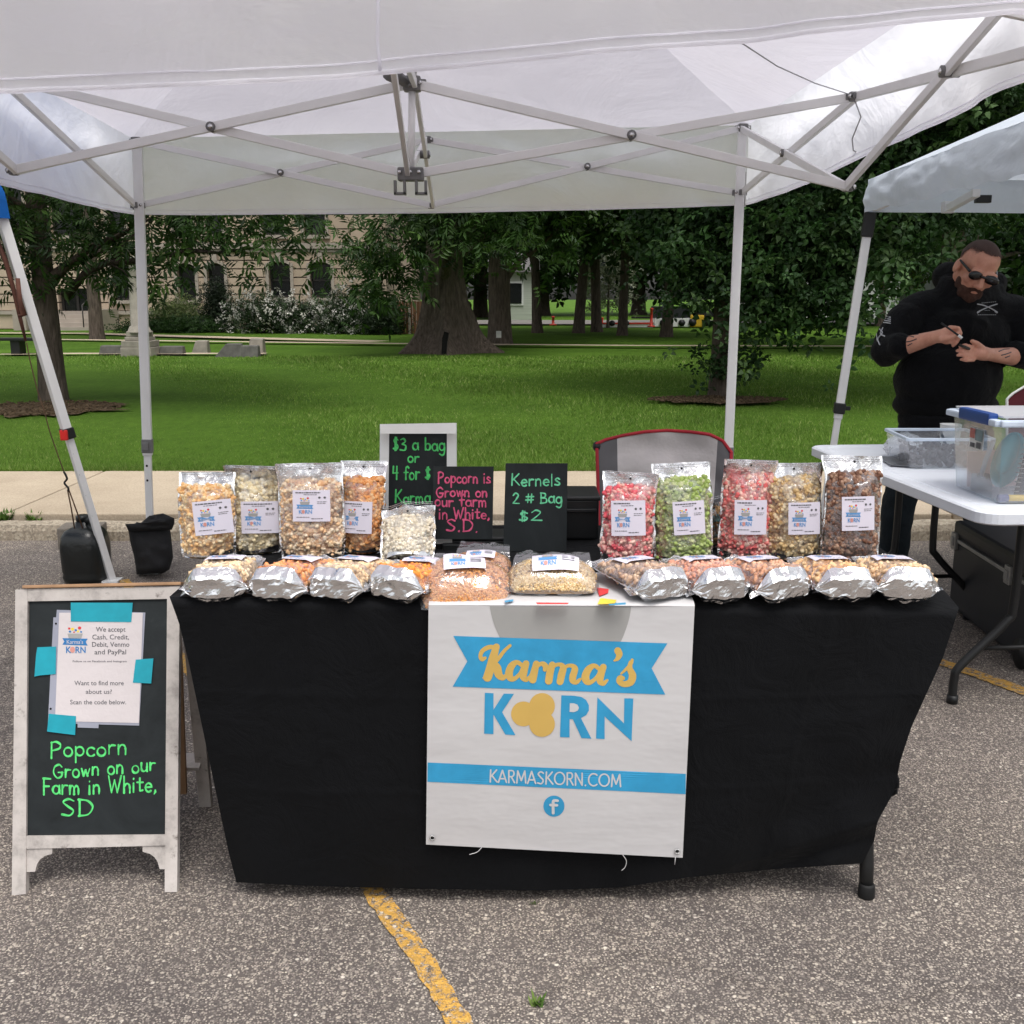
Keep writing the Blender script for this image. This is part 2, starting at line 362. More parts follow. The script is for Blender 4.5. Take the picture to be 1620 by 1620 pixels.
def concrete(name, c1, c2, agg=0.):
    t = NT(name); v = t.coord(); n = t.noise(v, 1.6, 6, .65); col = t.ramp(n, [(.3, c1), (.7, c2)])
    f = t.noise(v, 90, 4, .7); col = t.mix(col, t.ramp(f, [(.3, (.75,) * 3), (.7, (1.15,) * 3)]), 1., 'MULTIPLY')
    if agg:
        q = t.new("TexVoronoi"); q.inputs['Scale'].default_value = 85; t.link(v, q.inputs[0]); se = t.new("SeparateColor"); t.link(q.outputs['Color'], se.inputs[0])
        col = t.mix(col, t.ramp(se.outputs[0], [(0, lin(90, 84, 74)), (.5, lin(160, 148, 130)), (1, lin(205, 196, 176))]), agg)
    t.link(col, t.b.inputs['Base Color']); t.b.inputs['Roughness'].default_value = .9; t.b.inputs['Specular IOR Level'].default_value = .2
    t.bump(f, .5, .004); return t.m
M_WALK = concrete("pale_concrete", lin(168, 153, 133), lin(188, 173, 152)); M_KERB = concrete("kerb_concrete", lin(150, 138, 122), lin(176, 164, 146), .45)
M_BLOCK = concrete("grey_block_concrete", lin(108, 102, 94), lin(134, 127, 118))
def grassmat():
    t = NT("lawn_soil_green"); v = t.coord()
    c = t.ramp(t.noise(v, .35, 4, .6), [(.3, lin(64, 94, 28)), (.7, lin(86, 118, 40))])
    c = t.mix(c, t.ramp(t.noise(t.coord((1, .35, 1)), 14, 5, .7), [(.25, (.72, .74, .68)), (.75, (1.25, 1.22, 1.2))]), 1., 'MULTIPLY')
    t.link(c, t.b.inputs['Base Color']); t.b.inputs['Roughness'].default_value = .9; t.b.inputs['Specular IOR Level'].default_value = .1
    t.bump(t.noise(v, 60, 4, .7), 1., .03); return t.m
M_LAWN = grassmat()
M_BLADE = mat("grass_blade", (1, 1, 1), .6, var=.25, vs=.6, attr=True, transl=.3, spec=.2)
M_LEAF = mat("leaf", (.64, .64, .64), .5, var=.3, vs=.9, attr=True, transl=.22, spec=.3)
M_BARK = mat("bark", lin(92, 82, 74), .9, var=.45, vs=5, bump=1., bs=9, scale=(4, 4, .8), bdist=.05, spec=.15)
M_BARKD = mat("dark_bark", lin(70, 62, 56), .9, var=.45, vs=5, bump=1., bs=9, scale=(4, 4, .8), bdist=.05, spec=.15)
M_MULCH = mat("mulch", lin(88, 74, 58), .95, var=.6, vs=26, bump=1., bs=40, bdist=.03, spec=.1)

# ---------------------------------------------------------------- ground, kerb, sidewalk, lawn
def sheet(name, pts, m, kind='structure'):
    o = MB().poly(pts).build(name, m); return tag(o, kind=kind)
sheet("asphalt_lot", [(-60, -40, 0), (60, -40, 0), (60, 5.9, 0), (-60, 5.9, 0)], M_ASPH)
b = MB(); b.sm = False
def kerb_prof(u, v):
    P = [(5.83, -.05), (5.835, .055), (5.85, .085), (5.90, .09), (5.985, .088), (5.99, .06)]
    x = -30 + 60 * u; i = min(int(v * 5 + .5), 5); y, z = P[i]; w = vnoise(x * 3.1, i * .7) * .012 + vnoise(x * 11, i * 2.3, 3) * .006
    return (x, y + w * (1 if i < 4 else .3), z + w * .7 * (i > 1))
b.grid(kerb_prof, 900, 5, False); tag(b.build("kerb", M_KERB), kind='structure')
b = MB(); b.box((0, 6.0, .02), (60, .05, .05)); tag(b.build("kerb_joint_soil", mat("dark_soil", lin(62, 56, 46), .95, var=.4, vs=30, bump=1, bs=60)), kind='structure')
b = MB(); wv = at(0, 745, 7.55).y
def slabx(x0, x1): b.box(((x0 + x1) / 2, 6.80, .06), (x1 - x0 - .012, 1.56, .12), bev=.008)
xs = [-30 + 1.9 * i + .35 for i in range(33)]
for i in range(32): slabx(xs[i], xs[i + 1])
tag(b.build("sidewalk", M_WALK), kind='structure')
b = MB(); b.poly([(-60, 6.02, .085), (60, 6.02, .085), (60, 7.7, .085), (-60, 7.7, .085)]); tag(b.build("sidewalk_bed", M_KERB), kind='structure')
def lawn_z(x, y): return .115 + .03 * vnoise(x * .15, y * .15)
b = MB()
for (ya, yb, n, nx) in ((7.55, 40, 40, 60), (40, 400, 6, 10)):
    w = 60 if ya < 30 else 400
    b.grid(lambda u, v: (-w + 2 * w * u, ya + (yb - ya) * v, lawn_z(-w + 2 * w * u, ya + (yb - ya) * v) - (.03 if ya > 30 else 0)), nx, n)
tag(b.build("lawn", M_LAWN), kind='structure')
def path(name, pts, w, z, m=None):
    b = MB(); P = [Vector((p[0], p[1], 0)) for p in pts]; L = []
    for i, p in enumerate(P):
        d = (P[min(i + 1, len(P) - 1)] - P[max(i - 1, 0)]).normalized(); n = Vector((-d.y, d.x, 0)); L += [p + n * w / 2, p - n * w / 2]
    b.add([(q.x, q.y, z) for q in L], [(2 * i, 2 * i + 1, 2 * i + 3, 2 * i + 2) for i in range(len(P) - 1)])
    return tag(b.build(name, m or M_WALK), kind='structure')
path("park_path", [atz(-100, 535, .15), atz(380, 541, .15), atz(640, 544, .15), atz(1000, 547, .15), atz(1700, 549, .15)], .55, .16)
path("courthouse_walk", [atz(-60, 527, .15), atz(140, 528, .15), atz(300, 533, .15), atz(600, 541, .15)], 1.0, .168)
path("monument_path", [atz(0, 561, .15), atz(120, 560, .15), atz(420, 560, .15)], .5, .164)
M_ROAD = mat("road_grey", lin(120, 116, 112), .9, var=.1)
tag(MB().poly([(-100, 47, .17), (100, 47, .17), (100, 55, .17), (-100, 55, .17)]).build("street", M_ROAD), kind='structure')
# yellow parking lines
def stripe(pts, w, label_no=0):
    b = MB(); P = [atz(x, y, 0) for x, y in pts]; Q = []
    for i in range(len(P) - 1):
        n = max(2, int((P[i + 1] - P[i]).length / .012)); Q += [P[i].lerp(P[i + 1], k / n) for k in range(n)]
    L = []
    for i, p in enumerate(Q):
        d = (Q[min(i + 4, len(Q) - 1)] - Q[max(i - 4, 0)]).normalized(); n = Vector((-d.y, d.x, 0))
        wa = w / 2 * (1 + .2 * vnoise(i * .5, 1.5) + .10 * vnoise(i * .06, 9.5)); wb = w / 2 * (1 + .2 * vnoise(i * .55, 7.5) + .10 * vnoise(i * .05, 4.5))
        L += [p + n * wa, p - n * wb]
    b.add([(q.x, q.y, .004) for q in L], [(2 * i, 2 * i + 1, 2 * i + 3, 2 * i + 2) for i in range(len(Q) - 1)])
    return tag(b.build("yellow_parking_line", M_YEL), kind='structure')
stripe([(738, 1640), (722, 1612), (662, 1510), (588, 1408), (440, 1222), (300, 1062), (235, 975), (196, 917)], .050)
stripe([(1440, 1035), (1500, 1052), (1640, 1102)], .07)

# grass blades near the sidewalk
def blades():
    n = 260000
    u = rng.random(n); Y = 7.56 + 15 * u ** 2.1; X = (rng.random(n) * 2 - 1) * (4.6 + (Y - 7.5) * .55) + .0
    h = (.016 + .022 * rng.random(n)) * (1 + .35 * np.sin(X * 1.7 + Y)) * (1 + (Y - 7.5) * .05); h[Y < 7.75] *= 1.05
    a = rng.random(n) * 6.283; w = .0026 * (1 + (Y - 7.5) * .22); tl = h * (.25 + .7 * rng.random(n)); b2 = rng.random(n) * 6.283
    z = np.full(n, .105)
    p0 = np.stack([X + w * np.cos(a), Y + w * np.sin(a), z], 1); p1 = np.stack([X - w * np.cos(a), Y - w * np.sin(a), z], 1)
    p2 = np.stack([X + tl * np.cos(b2), Y + tl * np.sin(b2), z + h], 1)
    V = np.stack([p0, p1, p2], 1).reshape(-1, 3); Fc = np.arange(3 * n).reshape(-1, 3)
    g = np.array([lin(98, 130, 46)[:3], lin(118, 146, 66)[:3], lin(80, 113, 36)[:3], lin(150, 162, 98)[:3]])[rng.choice(4, n, p=[.4, .28, .25, .07])]
    patch = .95 + .12 * np.sin(X * .9 + 1.3 * np.sin(Y * .8)) * np.sin(Y * 1.1)
    g = g * patch[:, None]
    C = np.concatenate([np.repeat(g, 3, 0), np.ones((3 * n, 1))], 1)
    b = MB(); b.np(V, Fc, C); return tag(b.build("grass", M_BLADE, usecol=True), kind='stuff')
blades()

# ---------------------------------------------------------------- trees
def T_compound():
    V = []; Fc = []
    def lf(o, d, L, w, droop):
        o = np.array(o, float); d = np.array(d, float); d /= np.linalg.norm(d); sd = np.cross(d, [0, 0, 1.]); dn = np.array([0, 0, -droop])
        b = len(V); V.extend([o, o + d * L * .5 + sd * w / 2 + dn * L * .3, o + d * L + dn * L, o + d * L * .5 - sd * w / 2 + dn * L * .3]); Fc.append((b, b + 1, b + 2, b + 3))
    for k, t in enumerate((.35, .6, .85)):
        for s_ in (-1, 1): lf((.22 * t, 0, -.03 * t * t), (.5, s_, -.1), .13 - .01 * k, .042, .45)
    lf((.21, 0, -.03), (1, 0, -.2), .15, .045, .5); return np.array(V), np.array(Fc)
def T_rosette(n=6, L=.13, w=.075):
    V = []; Fc = []
    for i in range(n):
        a = 6.283 * i / n + .3 * (i % 2); d = np.array([math.cos(a), math.sin(a), .15]); sd = np.array([-math.sin(a), math.cos(a), 0]); b = len(V); o = d * .03
        V += [o, o + d * L * .3 + sd * w * .42 + [0, 0, .012], o + d * L * .68 + sd * w * .40 + [0, 0, .004], o + d * L + [0, 0, -.03], o + d * L * .68 - sd * w * .40 + [0, 0, .004], o + d * L * .3 - sd * w * .42 + [0, 0, .012]]; Fc.append(tuple(range(b, b + 6)))
    return np.array(V), np.array(Fc)
T1, T2, T3 = T_compound(), T_rosette(5, .095, .06), T_rosette(4, .26, .15)
def leaf_cloud(P, T, scale, cols, tilt=.7, lighten=.25):
    n = len(P); V, Fc = T; k = len(V)
    yaw = rng.random(n) * 6.283; pit = rng.normal(0, tilt, n); rol = rng.normal(0, tilt, n); s_ = scale * (.5 + .85 * rng.random(n))
    cy, sy, cp, sp, cr, sr = np.cos(yaw), np.sin(yaw), np.cos(pit), np.sin(pit), np.cos(rol), np.sin(rol)
    M_ = np.empty((n, 3, 3))
    M_[:, 0, 0] = cy * cp; M_[:, 0, 1] = cy * sp * sr - sy * cr; M_[:, 0, 2] = cy * sp * cr + sy * sr
    M_[:, 1, 0] = sy * cp; M_[:, 1, 1] = sy * sp * sr + cy * cr; M_[:, 1, 2] = sy * sp * cr - cy * sr
    M_[:, 2, 0] = -sp; M_[:, 2, 1] = cp * sr; M_[:, 2, 2] = cp * cr
    VV = np.einsum('nij,kj->nki', M_, V) * s_[:, None, None] + P[:, None, :]
    FF = (Fc[None] + (np.arange(n) * k)[:, None, None]).reshape(-1, Fc.shape[1])
    c = np.array(cols)[rng.integers(0, len(cols), n)][:, :3] * (.75 + .5 * rng.random(n))[:, None]
    CC = np.concatenate([np.repeat(c, k, 0), np.ones((n * k, 1))], 1)
    return VV.reshape(-1, 3), FF, CC
GREENS = [lin(54, 84, 34), lin(66, 98, 40), lin(44, 72, 30), lin(82, 112, 50)]
OAK = [lin(58, 90, 46), lin(72, 106, 56), lin(48, 78, 40), lin(92, 122, 70)]
YELG = [lin(108, 132, 44), lin(92, 118, 40), lin(126, 146, 56)]
def clumps(c, rad, n, zmin, inner=.45, seed=0, zbias=0.):
    r_ = np.random.default_rng(seed); out = []
    while len(out) < n:
        d = r_.normal(size=3); d /= np.linalg.norm(d); q = inner + (1 - inner) * r_.random() ** .6
        q *= 1 + .22 * vnoise(d[0] * 2.3 + seed, d[1] * 2.3, d[2] * 2.3); p = np.array(c) + d * q * np.array(rad)
        if p[2] < zmin + .25 * r_.normal(): continue
        if zbias and r_.random() > math.exp(-(p[2] - zmin) * zbias): continue
        out.append(p)
    return np.array(out)
def crown_points(cl, per, cr, seed=0):
    r_ = np.random.default_rng(seed + 99); n = len(cl)
    P = np.repeat(cl, per, 0) + r_.normal(size=(n * per, 3)) * np.array([cr, cr, cr * .62]) * (.6 + .8 * np.repeat(r_.random(n), per))[:, None]
    return P
def trunk_mesh(mb, base, h, r0, r1, lean=(0, 0), flare=1.5, lobes=0, fh=.5, n=28, amp=.06, seed=0):
    base = Vector(base); rows = 34; sm = mb.sm; mb.sm = True; vs = []; fs = []
    for i in range(rows + 1):
        t = (i / rows) ** 1.6; z = t * h - .06
        r = r0 + (r1 - r0) * t; fl = (flare - 1) * math.exp(-max(z, 0) / fh)
        for j in range(n):
            a = 6.283 * j / n; lb = (.55 + .75 * max(0, math.cos(lobes * a + .6) + .35 * math.cos((lobes + 3) * a))) if lobes else 1
            rr = r * (1 + fl * lb + amp * vnoise(a * 4.2 + seed, z * 1.2) + amp * .6 * vnoise(a * 11, z * 2.5, seed))
            vs.append(base + Vector((math.cos(a) * rr + lean[0] * z, math.sin(a) * rr + lean[1] * z, z)))
    for i in range(rows):
        for j in range(n): k = (j + 1) % n; fs.append((i * n + j, i * n + k, (i + 1) * n + k, (i + 1) * n + j))
    mb.add(vs, fs); mb.sm = sm
def limb(mb, a, b, r0, r1, sag=.15, seed=0):
    a, b = Vector(a), Vector(b); L = (b - a).length; pts = []
    for i in range(8):
        t = i / 7; p = a.lerp(b, t); p.z += sag * L * math.sin(t * math.pi); p.x += .06 * L * vnoise(t * 3, seed) * math.sin(t * 3.1); p.y += .06 * L * vnoise(t * 3, seed + 5.5); pts.append(p)
    mb.tube(pts, [r0 + (r1 - r0) * i / 7 for i in range(8)], 8)
def tree(px, py, label, r, cr_c, cr_r, n_cl, per, clr, T, lsc, cols, zmin, h=None, bark=None, flare=1.35, lobes=0, fh=.35, lean=(0, 0), seed=0, name="tree", group=None, Y=None, limbs=10, cat="tree", zbias=0., top=None, extra=None, inner=.45):
    base = atz(px, py, .12) if Y is None else Vector((at(px, 500, Y).x, Y, .12))
    t = empty(name, base, label, cat, group)
    c = Vector(base) + Vector(cr_c); h = h or (cr_c[2] * 1.1)
    mb = MB(); trunk_mesh(mb, base, h, r, r * .55, lean, flare, lobes, fh, seed=seed, n=56 if lobes else 24, amp=.12 if lobes else .07)
    cl = clumps(c, cr_r, n_cl, zmin, inner, seed, zbias)
    if extra is not None: cl = np.concatenate([cl, np.array([tuple(q) for q in extra])])
    r_ = random.Random(seed)
    for i in range(limbs):
        q = cl[r_.randrange(len(cl))]; zz = max(1.4, min(h * .8, q[2] * (.45 + .3 * r_.random())))
        limb(mb, base + Vector((lean[0] * zz, lean[1] * zz, zz)), q, r * .38, r * .06, .05, seed + i)
    for i, q in enumerate(extra or []):
        pass
    mb.build("trunk", bark or M_BARK, t)
    P = crown_points(cl, per, clr, seed)
    cb = MB(); cb.np(*leaf_cloud(P, T, lsc, cols)); cb.build("crown", M_LEAF, t, usecol=True)
    return t
def tcopy(src, px, py, label, rz=0, sc=1., group=None, Y=None):
    base = atz(px, py, .12) if Y is None else Vector((at(px, 500, Y).x, Y, .12))
    t = link(src.copy()); t.location = base; t.rotation_euler = (0, 0, rz); t.scale = (sc, sc, sc); tag(t, label, group=group); ORG[t.name] = base
    for ch in src.children:
        c = link(ch.copy()); c.parent = t
    return t
# near left tree with a long drooping limb
sprays = []
for px, py, Y in [(250, 400, 12.4), (300, 392, 12.3), (345, 398, 12.2), (385, 392, 12.1), (420, 405, 12.), (440, 378, 12.0), (470, 365, 12.), (330, 365, 12.3), (380, 360, 12.2), (290, 360, 12.3), (240, 370, 12.5), (425, 350, 12.1), (200, 372, 12.5), (160, 395, 12.5), (205, 440, 12.4), (255, 440, 12.3), (405, 430, 12.), (120, 420, 12.5), (60, 425, 12.5), (20, 400, 12.4), (-20, 430, 12.4), (95, 395, 12.4), (40, 370, 12.4), (150, 365, 12.4), (0, 350, 12.3), (80, 345, 12.3), (200, 345, 12.3), (275, 345, 12.3), (350, 343, 12.2), (10, 310, 12.3), (60, 320, 12.6), (130, 335, 12.6), (170, 430, 12.8), (60, 455, 12.8), (110, 450, 12.9), (140, 350, 12.9), (90, 370, 12.9), (180, 400, 12.9)]:
    sprays.append(at(px, py - (24 if px > 215 else 8), Y))
tr1 = tree(86, 635, "leafy tree with a mulch ring at the left, its trunk behind the leaning silver pole", .15, (.3, .2, 4.6), (4.0, 3.6, 3.0), 230, 24, .27, T1, .85, GREENS, 2.85, h=4.6, flare=1.25, seed=3, limbs=14, extra=sprays, zbias=.25)
b = MB(); o = tr1.location
b.tube([at(104, 470, 12.75), at(135, 432, 12.6), at(170, 415, 12.5), at(235, 412, 12.4), at(300, 396, 12.3), at(345, 400, 12.2), at(400, 392, 12.1), at(450, 372, 12)], [.05, .045, .04, .035, .025, .018, .012, .006], 8)
b.tube([at(170, 415, 12.5), at(195, 428, 12.4), at(205, 440, 12.4)], [.015, .01, .004], 6)
b.tube([at(180, 414, 12.5), at(200, 380, 12.4), at(240, 350, 12.4)], [.03, .02, .006], 6)
b.build("limb", M_BARKD, tr1)
def mulch(px, py, rx, ry):
    c = atz(px, py, .14); b = MB(); n = 60
    b.add([(c.x, c.y, .165)] + [(c.x + rx * math.cos(6.283 * i / n) * (1 + .3 * vnoise(i * .7, px)), c.y + ry * math.sin(6.283 * i / n) * (1 + .4 * vnoise(i * .7, px + 3)), .155) for i in range(n)], [(0, 1 + i, 1 + (i + 1) % n) for i in range(n)])
    for i in range(500):
        a = random.uniform(0, 6.283); q = math.sqrt(random.random()); p = Vector((c.x + rx * q * math.cos(a), c.y + ry * q * math.sin(a), .165))
        b.box(p, (random.uniform(.02, .07), random.uniform(.01, .02), .012), Euler((random.uniform(-.4, .4), random.uniform(-.4, .4), random.uniform(0, 3.1))))
    return tag(b.build("mulch", M_MULCH), kind='stuff')
mulch(60, 648, .95, .8); mulch(1135, 634, .85, .42)
# big buttressed trunk in the middle
big = tree(704, 556, "huge old tree with a flared hollow trunk in the middle of the lawn", .50, (.75, .3, 6.2), (2.4, 3.2, 5.2), 260, 26, .42, T1, 1.35, GREENS, 3.1, h=6, flare=2.25, lobes=5, fh=.55, seed=5, limbs=12, zbias=.22, inner=.3,
           extra=[at(px, py, 22.5) for px, py in [(590, 395), (600, 425), (620, 440), (600, 360), (615, 372), (640, 385), (630, 415), (600, 450), (580, 420), (660, 360), (690, 360), (720, 352), (750, 375), (780, 360), (820, 395), (810, 350), (620, 400), (650, 400), (575, 445), (590, 465), (565, 380), (560, 410), (800, 385), (605, 470)]])
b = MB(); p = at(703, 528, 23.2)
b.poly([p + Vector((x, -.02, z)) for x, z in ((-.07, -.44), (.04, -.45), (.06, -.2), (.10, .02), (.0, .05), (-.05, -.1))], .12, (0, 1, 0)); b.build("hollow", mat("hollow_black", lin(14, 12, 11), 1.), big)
t2 = tree(790, 544, "thick tree with a small white tag on its trunk, right of the huge hollow one", .31, (.5, .5, 6.5), (3.6, 3.4, 5.0), 240, 22, .5, T2, 1.9, GREENS, 2.9, h=9, flare=1.25, seed=8, zbias=.2)
b = MB(); p = at(789, 529, 26.35); b.box(p, (.13, .012, .17)); b.box(p + Vector((0, -.008, .01)), (.07, .006, .03)); b.build("tag", mat("white_tag", lin(215, 213, 208), .5), t2)
t3 = tree(154, 538, "slender grey trunk standing before the courthouse steps", .2, (.3, 1, 7.2), (3.2, 3, 3.6), 130, 16, .5, T2, 1.7, GREENS, 4.0, h=7, flare=1.2, seed=11)
t4 = tree(915, 527, "leaning grey tree near the pale sapling, among the far park trees", .185, (.9, .5, 8.5), (4.6, 4.2, 5.6), 230, 18, .62, T3, 1.15, OAK, 3.6, h=9, flare=1.3, lean=(.07, 0), seed=14, group="far park trees", zbias=.1)
G5 = "far park trees"
t5 = tcopy(t4, 850, 527, "slim far park tree just right of the thick tagged tree", 2.1, .92, G5)
t6 = tcopy(t4, 944, 525, "dark upright park tree close beside the leaning grey one", 4.0, 1.02, G5)
t7 = tcopy(t4, 984, 531, "park tree with a low leafy skirt left of the white trailer", 1.2, .85, G5)
t8 = tcopy(t4, 1054, 533, "dark park tree directly in front of the white trailer", 5.1, .95, G5)
t9 = tcopy(t4, 1336, 517, "distant dark park tree left of the white tent's leg, near the street", 3.0, 1.05, G5)
t10 = tcopy(t4, 1392, 515, "distant park tree seen behind the man's sleeve", .6, 1.0, G5)
# right near tree behind the tent's right pole
low = [at(px, py, 12.9) for px, py in [(1150, 560), (1175, 575), (1125, 560), (1185, 545), (1110, 575), (1165, 590), (1140, 585)]]
mid = [at(px, py, Y) for px, py, Y in [(1080, 370, 13), (1120, 400, 13), (1150, 360, 12.6), (1120, 440, 12.8), (1150, 470, 12.8), (1200, 420, 12.4), (1230, 380, 12.2), (1220, 460, 12.3), (1250, 500, 12.2), (1200, 500, 12.5), (1280, 450, 12), (1280, 400, 11.9), (1310, 360, 11.9), (1270, 340, 12), (1320, 420, 11.9), (1310, 500, 12), (1265, 515, 12.2), (1230, 515, 12.3), (1350, 380, 12), (1345, 450, 12), (1390, 420, 12.2), (1400, 370, 12.3), (1060, 420, 13.2), (1100, 480, 13.2), (1360, 330, 12), (1300, 300, 12), (1350, 280, 12), (1420, 250, 12), (1480, 220, 12), (1540, 190, 12), (1600, 160, 12), (1500, 260, 12.3), (1580, 230, 12.3), (1440, 420, 12.6), (1460, 370, 12.6), (1240, 330, 12.2), (1190, 350, 12.4), (1180, 440, 12.5), (1040, 370, 13.4)]]
tr2 = tree(1138, 630, "broad-leaved tree with a mulch ring behind the tent's right pole", .125, (1.5, .6, 4.6), (3.6, 3.0, 3.0), 240, 60, .34, T2, 1.0, OAK, 2.6, h=4.6, flare=1.25, seed=21, limbs=16, extra=[q + Vector((0, 0, .2)) for q in mid] * 2, zbias=.2)
cb = MB(); cb.np(*leaf_cloud(crown_points(np.array([tuple(q) for q in low]), 16, .17, 5), T2, .8, OAK)); cb.build("sprouts", M_LEAF, tr2, usecol=True)
t11 = tree(1500, 560, "tall dark tree behind the man's head", .3, (1.0, 2, 6.5), (5.2, 4, 5.4), 260, 22, .6, T3, .9, OAK, 2.1, h=7, flare=1.2, seed=25, Y=22, zbias=.12)
t12 = tree(1440, 520, "bright yellow-green tree in the light behind the man's shoulder", .15, (0, 0, 3.4), (1.5, 1.5, 2.2), 60, 18, .42, T3, .8, YELG, 1.9, h=4, flare=1.2, seed=28, Y=30)
# distant tree line
far = tree(-260, 500, "big round tree far left behind the courthouse", .4, (0, 0, 8), (6, 5, 6.5), 220, 14, 1.0, T3, 2.0, GREENS, 2.0, h=8, seed=31, Y=62, group="distant trees across the street")
for i, (px, Y, sc, lb) in enumerate([(600, 58, 1.0, "distant tree beyond the wooden fence"), (760, 66, 1.1, "distant tree seen behind the thick tagged trunk"), (860, 72, 1., "distant tree behind the pale house"), (1010, 75, 1.2, "distant tree above the white trailer"), (1150, 70, 1.1, "distant tree behind the yellow loader"), (1290, 78, 1.2, "distant tree left of the far white house"), (1430, 74, 1.2, "distant tree right of the far white house"), (1640, 60, 1.2, "distant tree at the far right edge"), (1820, 56, 1.3, "distant tree just outside the right edge of the view"), (2050, 58, 1.2, "distant tree well outside the right edge of the view")]):
    tcopy(far, px, 0, lb, i * 1.3, sc, "distant trees across the street", Y)
sap = tree(962, 520, "pale grey-green sapling beside the leaning grey tree", .06, (0, 0, 1.9), (1.2, 1, 1.3), 50, 14, .3, T3, .5, [lin(150, 158, 128), lin(120, 132, 96), lin(170, 176, 150)], .5, h=2.2, seed=33, Y=44, limbs=5)

# ---------------------------------------------------------------- courthouse and park furniture
M_STONE = mat("tan_stone", lin(176, 158, 140), .9, var=.14, vs=1.2, bump=.4, bs=30)
M_STONE2 = mat("grey_stone_trim", lin(158, 148, 138), .9, var=.1, vs=2, bump=.3, bs=30)
M_PANE = mat("dark_window_glass", lin(22, 25, 26), .12, var=.3, vs=.6, spec=.5)
M_FRAME = mat("dark_window_frame", lin(46, 42, 40), .5)
YC = 42.0
ch = empty("courthouse", (at(300, 500, YC).x, YC, .1), "tan stone courthouse with arched windows and grooved walls behind the flowering shrubs", "building")
def cx(px): return at(px, 470, YC).x
def cz(py): return at(300, py, YC).z
XL, XR, ZT = cx(-330), cx(612), 11.0
wins = [(283, 311, 418, 474, 1), (330, 357, 418, 474, 1), (427, 461, 416, 470, 1), (492, 525, 416, 470, 1), (180, 206, 418, 474, 1)]
wins += [(420, 453, 268, 371, 0), (485, 519, 268, 371, 0), (283, 311, 268, 371, 0), (331, 357, 268, 371, 0), (180, 206, 268, 371, 0)]
wins += [(-60, -30, 418, 474, 1), (-150, -120, 418, 474, 1), (-60, -30, 268, 371, 0), (-150, -120, 268, 371, 0), (20, 50, 268, 371, 0), (90, 140, 268, 371, 0)]
door = (92, 143, 457, 499)
ops = [(cx(a), cx(b_), cz(d), cz(c)) for a, b_, c, d, _ in wins] + [(cx(door[0]), cx(door[1]), -.1, cz(door[2]))]
b = MB(); zg = [0.1]
courses = []; z = .1
while z < ZT:
    h = .72 if z < .7 else (.33 if z < cz(393) else .55)
    courses.append((z, min(z + h, ZT))); z += h
for z0, z1 in courses:
    cuts = [XL, XR]; blk = []
    for a, c, d, e in ops:
        if e > z0 + .02 and d < z1 - .02: blk.append((a, c, max(d, z0), min(e, z1)))
    blk.sort(); x = XL; segs = []
    for a, c, d, e in blk:
        if a > x: segs.append((x, a, z0, z1))
        if d > z0 + .03: segs.append((a, c, z0, d))
        if e < z1 - .03: segs.append((a, c, e, z1))
        x = max(x, c)
    segs.append((x, XR, z0, z1))
    for a, c, d, e in segs: b.box(((a + c) / 2, YC + .2, (d + e) / 2), (c - a, .4, (e - d) - .045))
b.box(((XL + XR) / 2, YC + .42, ZT / 2), (XR - XL, .1, ZT)); b.box((XL + .2, YC + 8, ZT / 2), (.4, 15, ZT)); b.box((XR - .2, YC + 8, ZT / 2), (.4, 15, ZT))
b.build("wall", M_STONE, ch)
b = MB()
for zz, h, p in ((cz(389), .22, .14), (cz(397), .1, .07), (.75, .14, .08), (ZT - .25, .5, .35)): b.box(((XL + XR) / 2, YC - p / 2, zz), (XR - XL + .1, p, h))
b.build("belt_course", M_STONE2, ch)
rb = MB(); rb.box(((XL + XR) / 2, YC + 8, ZT + .15), (XR - XL + .6, 16.6, .3)); rb.build("roof", M_STONE2, ch)
for a, b_, c, d, ar in wins:
    x0, x1, z0, z1 = cx(a), cx(b_), cz(d), cz(c); w = x1 - x0; f = MB()
    f.box((x0 - .06, YC - .03, (z0 + z1) / 2), (.12, .1, z1 - z0)); f.box((x1 + .06, YC - .03, (z0 + z1) / 2), (.12, .1, z1 - z0)); f.box(((x0 + x1) / 2, YC - .05, z0 - .09), (w + .34, .16, .14))
    if ar:
        n = 9; zc = z1 - .12
        for i in range(n):
            t0, t1 = [(-1 + 2 * (i + k) / n) for k in (0, 1)]; za, zb = [zc + .12 * (1 - t * t) for t in (t0, t1)]
            f.bar(((x0 + x1) / 2 + t0 * w / 2, YC - .03, za + .1), ((x0 + x1) / 2 + t1 * w / 2, YC - .03, zb + .1), .105, .2, up=Vector((0, 1, 0)))
        f.box(((x0 + x1) / 2, YC - .06, z1 + .22), (.2, .14, .34))
    else: f.box(((x0 + x1) / 2, YC - .03, z1 + .08), (w + .3, .1, .16))
    wf = f.build("window", M_STONE2, ch)
    g = MB(); g.box(((x0 + x1) / 2, YC + .3, (z0 + z1) / 2), (w, .02, z1 - z0)); g.build("pane", M_PANE, wf)
    g = MB(); zc = (z0 + z1) / 2
    for xx in (x0 + .03, x1 - .03): g.box((xx, YC + .26, zc), (.06, .05, z1 - z0))
    for zz in (z0 + .03, zc, z1 - .03): g.box(((x0 + x1) / 2, YC + .26, zz), (w, .05, .06))
    g.build("sash", M_FRAME, wf)
d0, d1, dz = cx(door[0]), cx(door[1]), cz(door[2])
g = MB(); g.box(((d0 + d1) / 2, YC + .36, dz / 2), (d1 - d0, .03, dz)); dd = g.build("door", M_PANE, ch)
g = MB()
for xx in (d0 + .05, (d0 + d1) / 2, d1 - .05): g.box((xx, YC + .32, dz / 2), (.1, .06, dz))
g.build("door_frame", M_FRAME, dd)
g = MB()
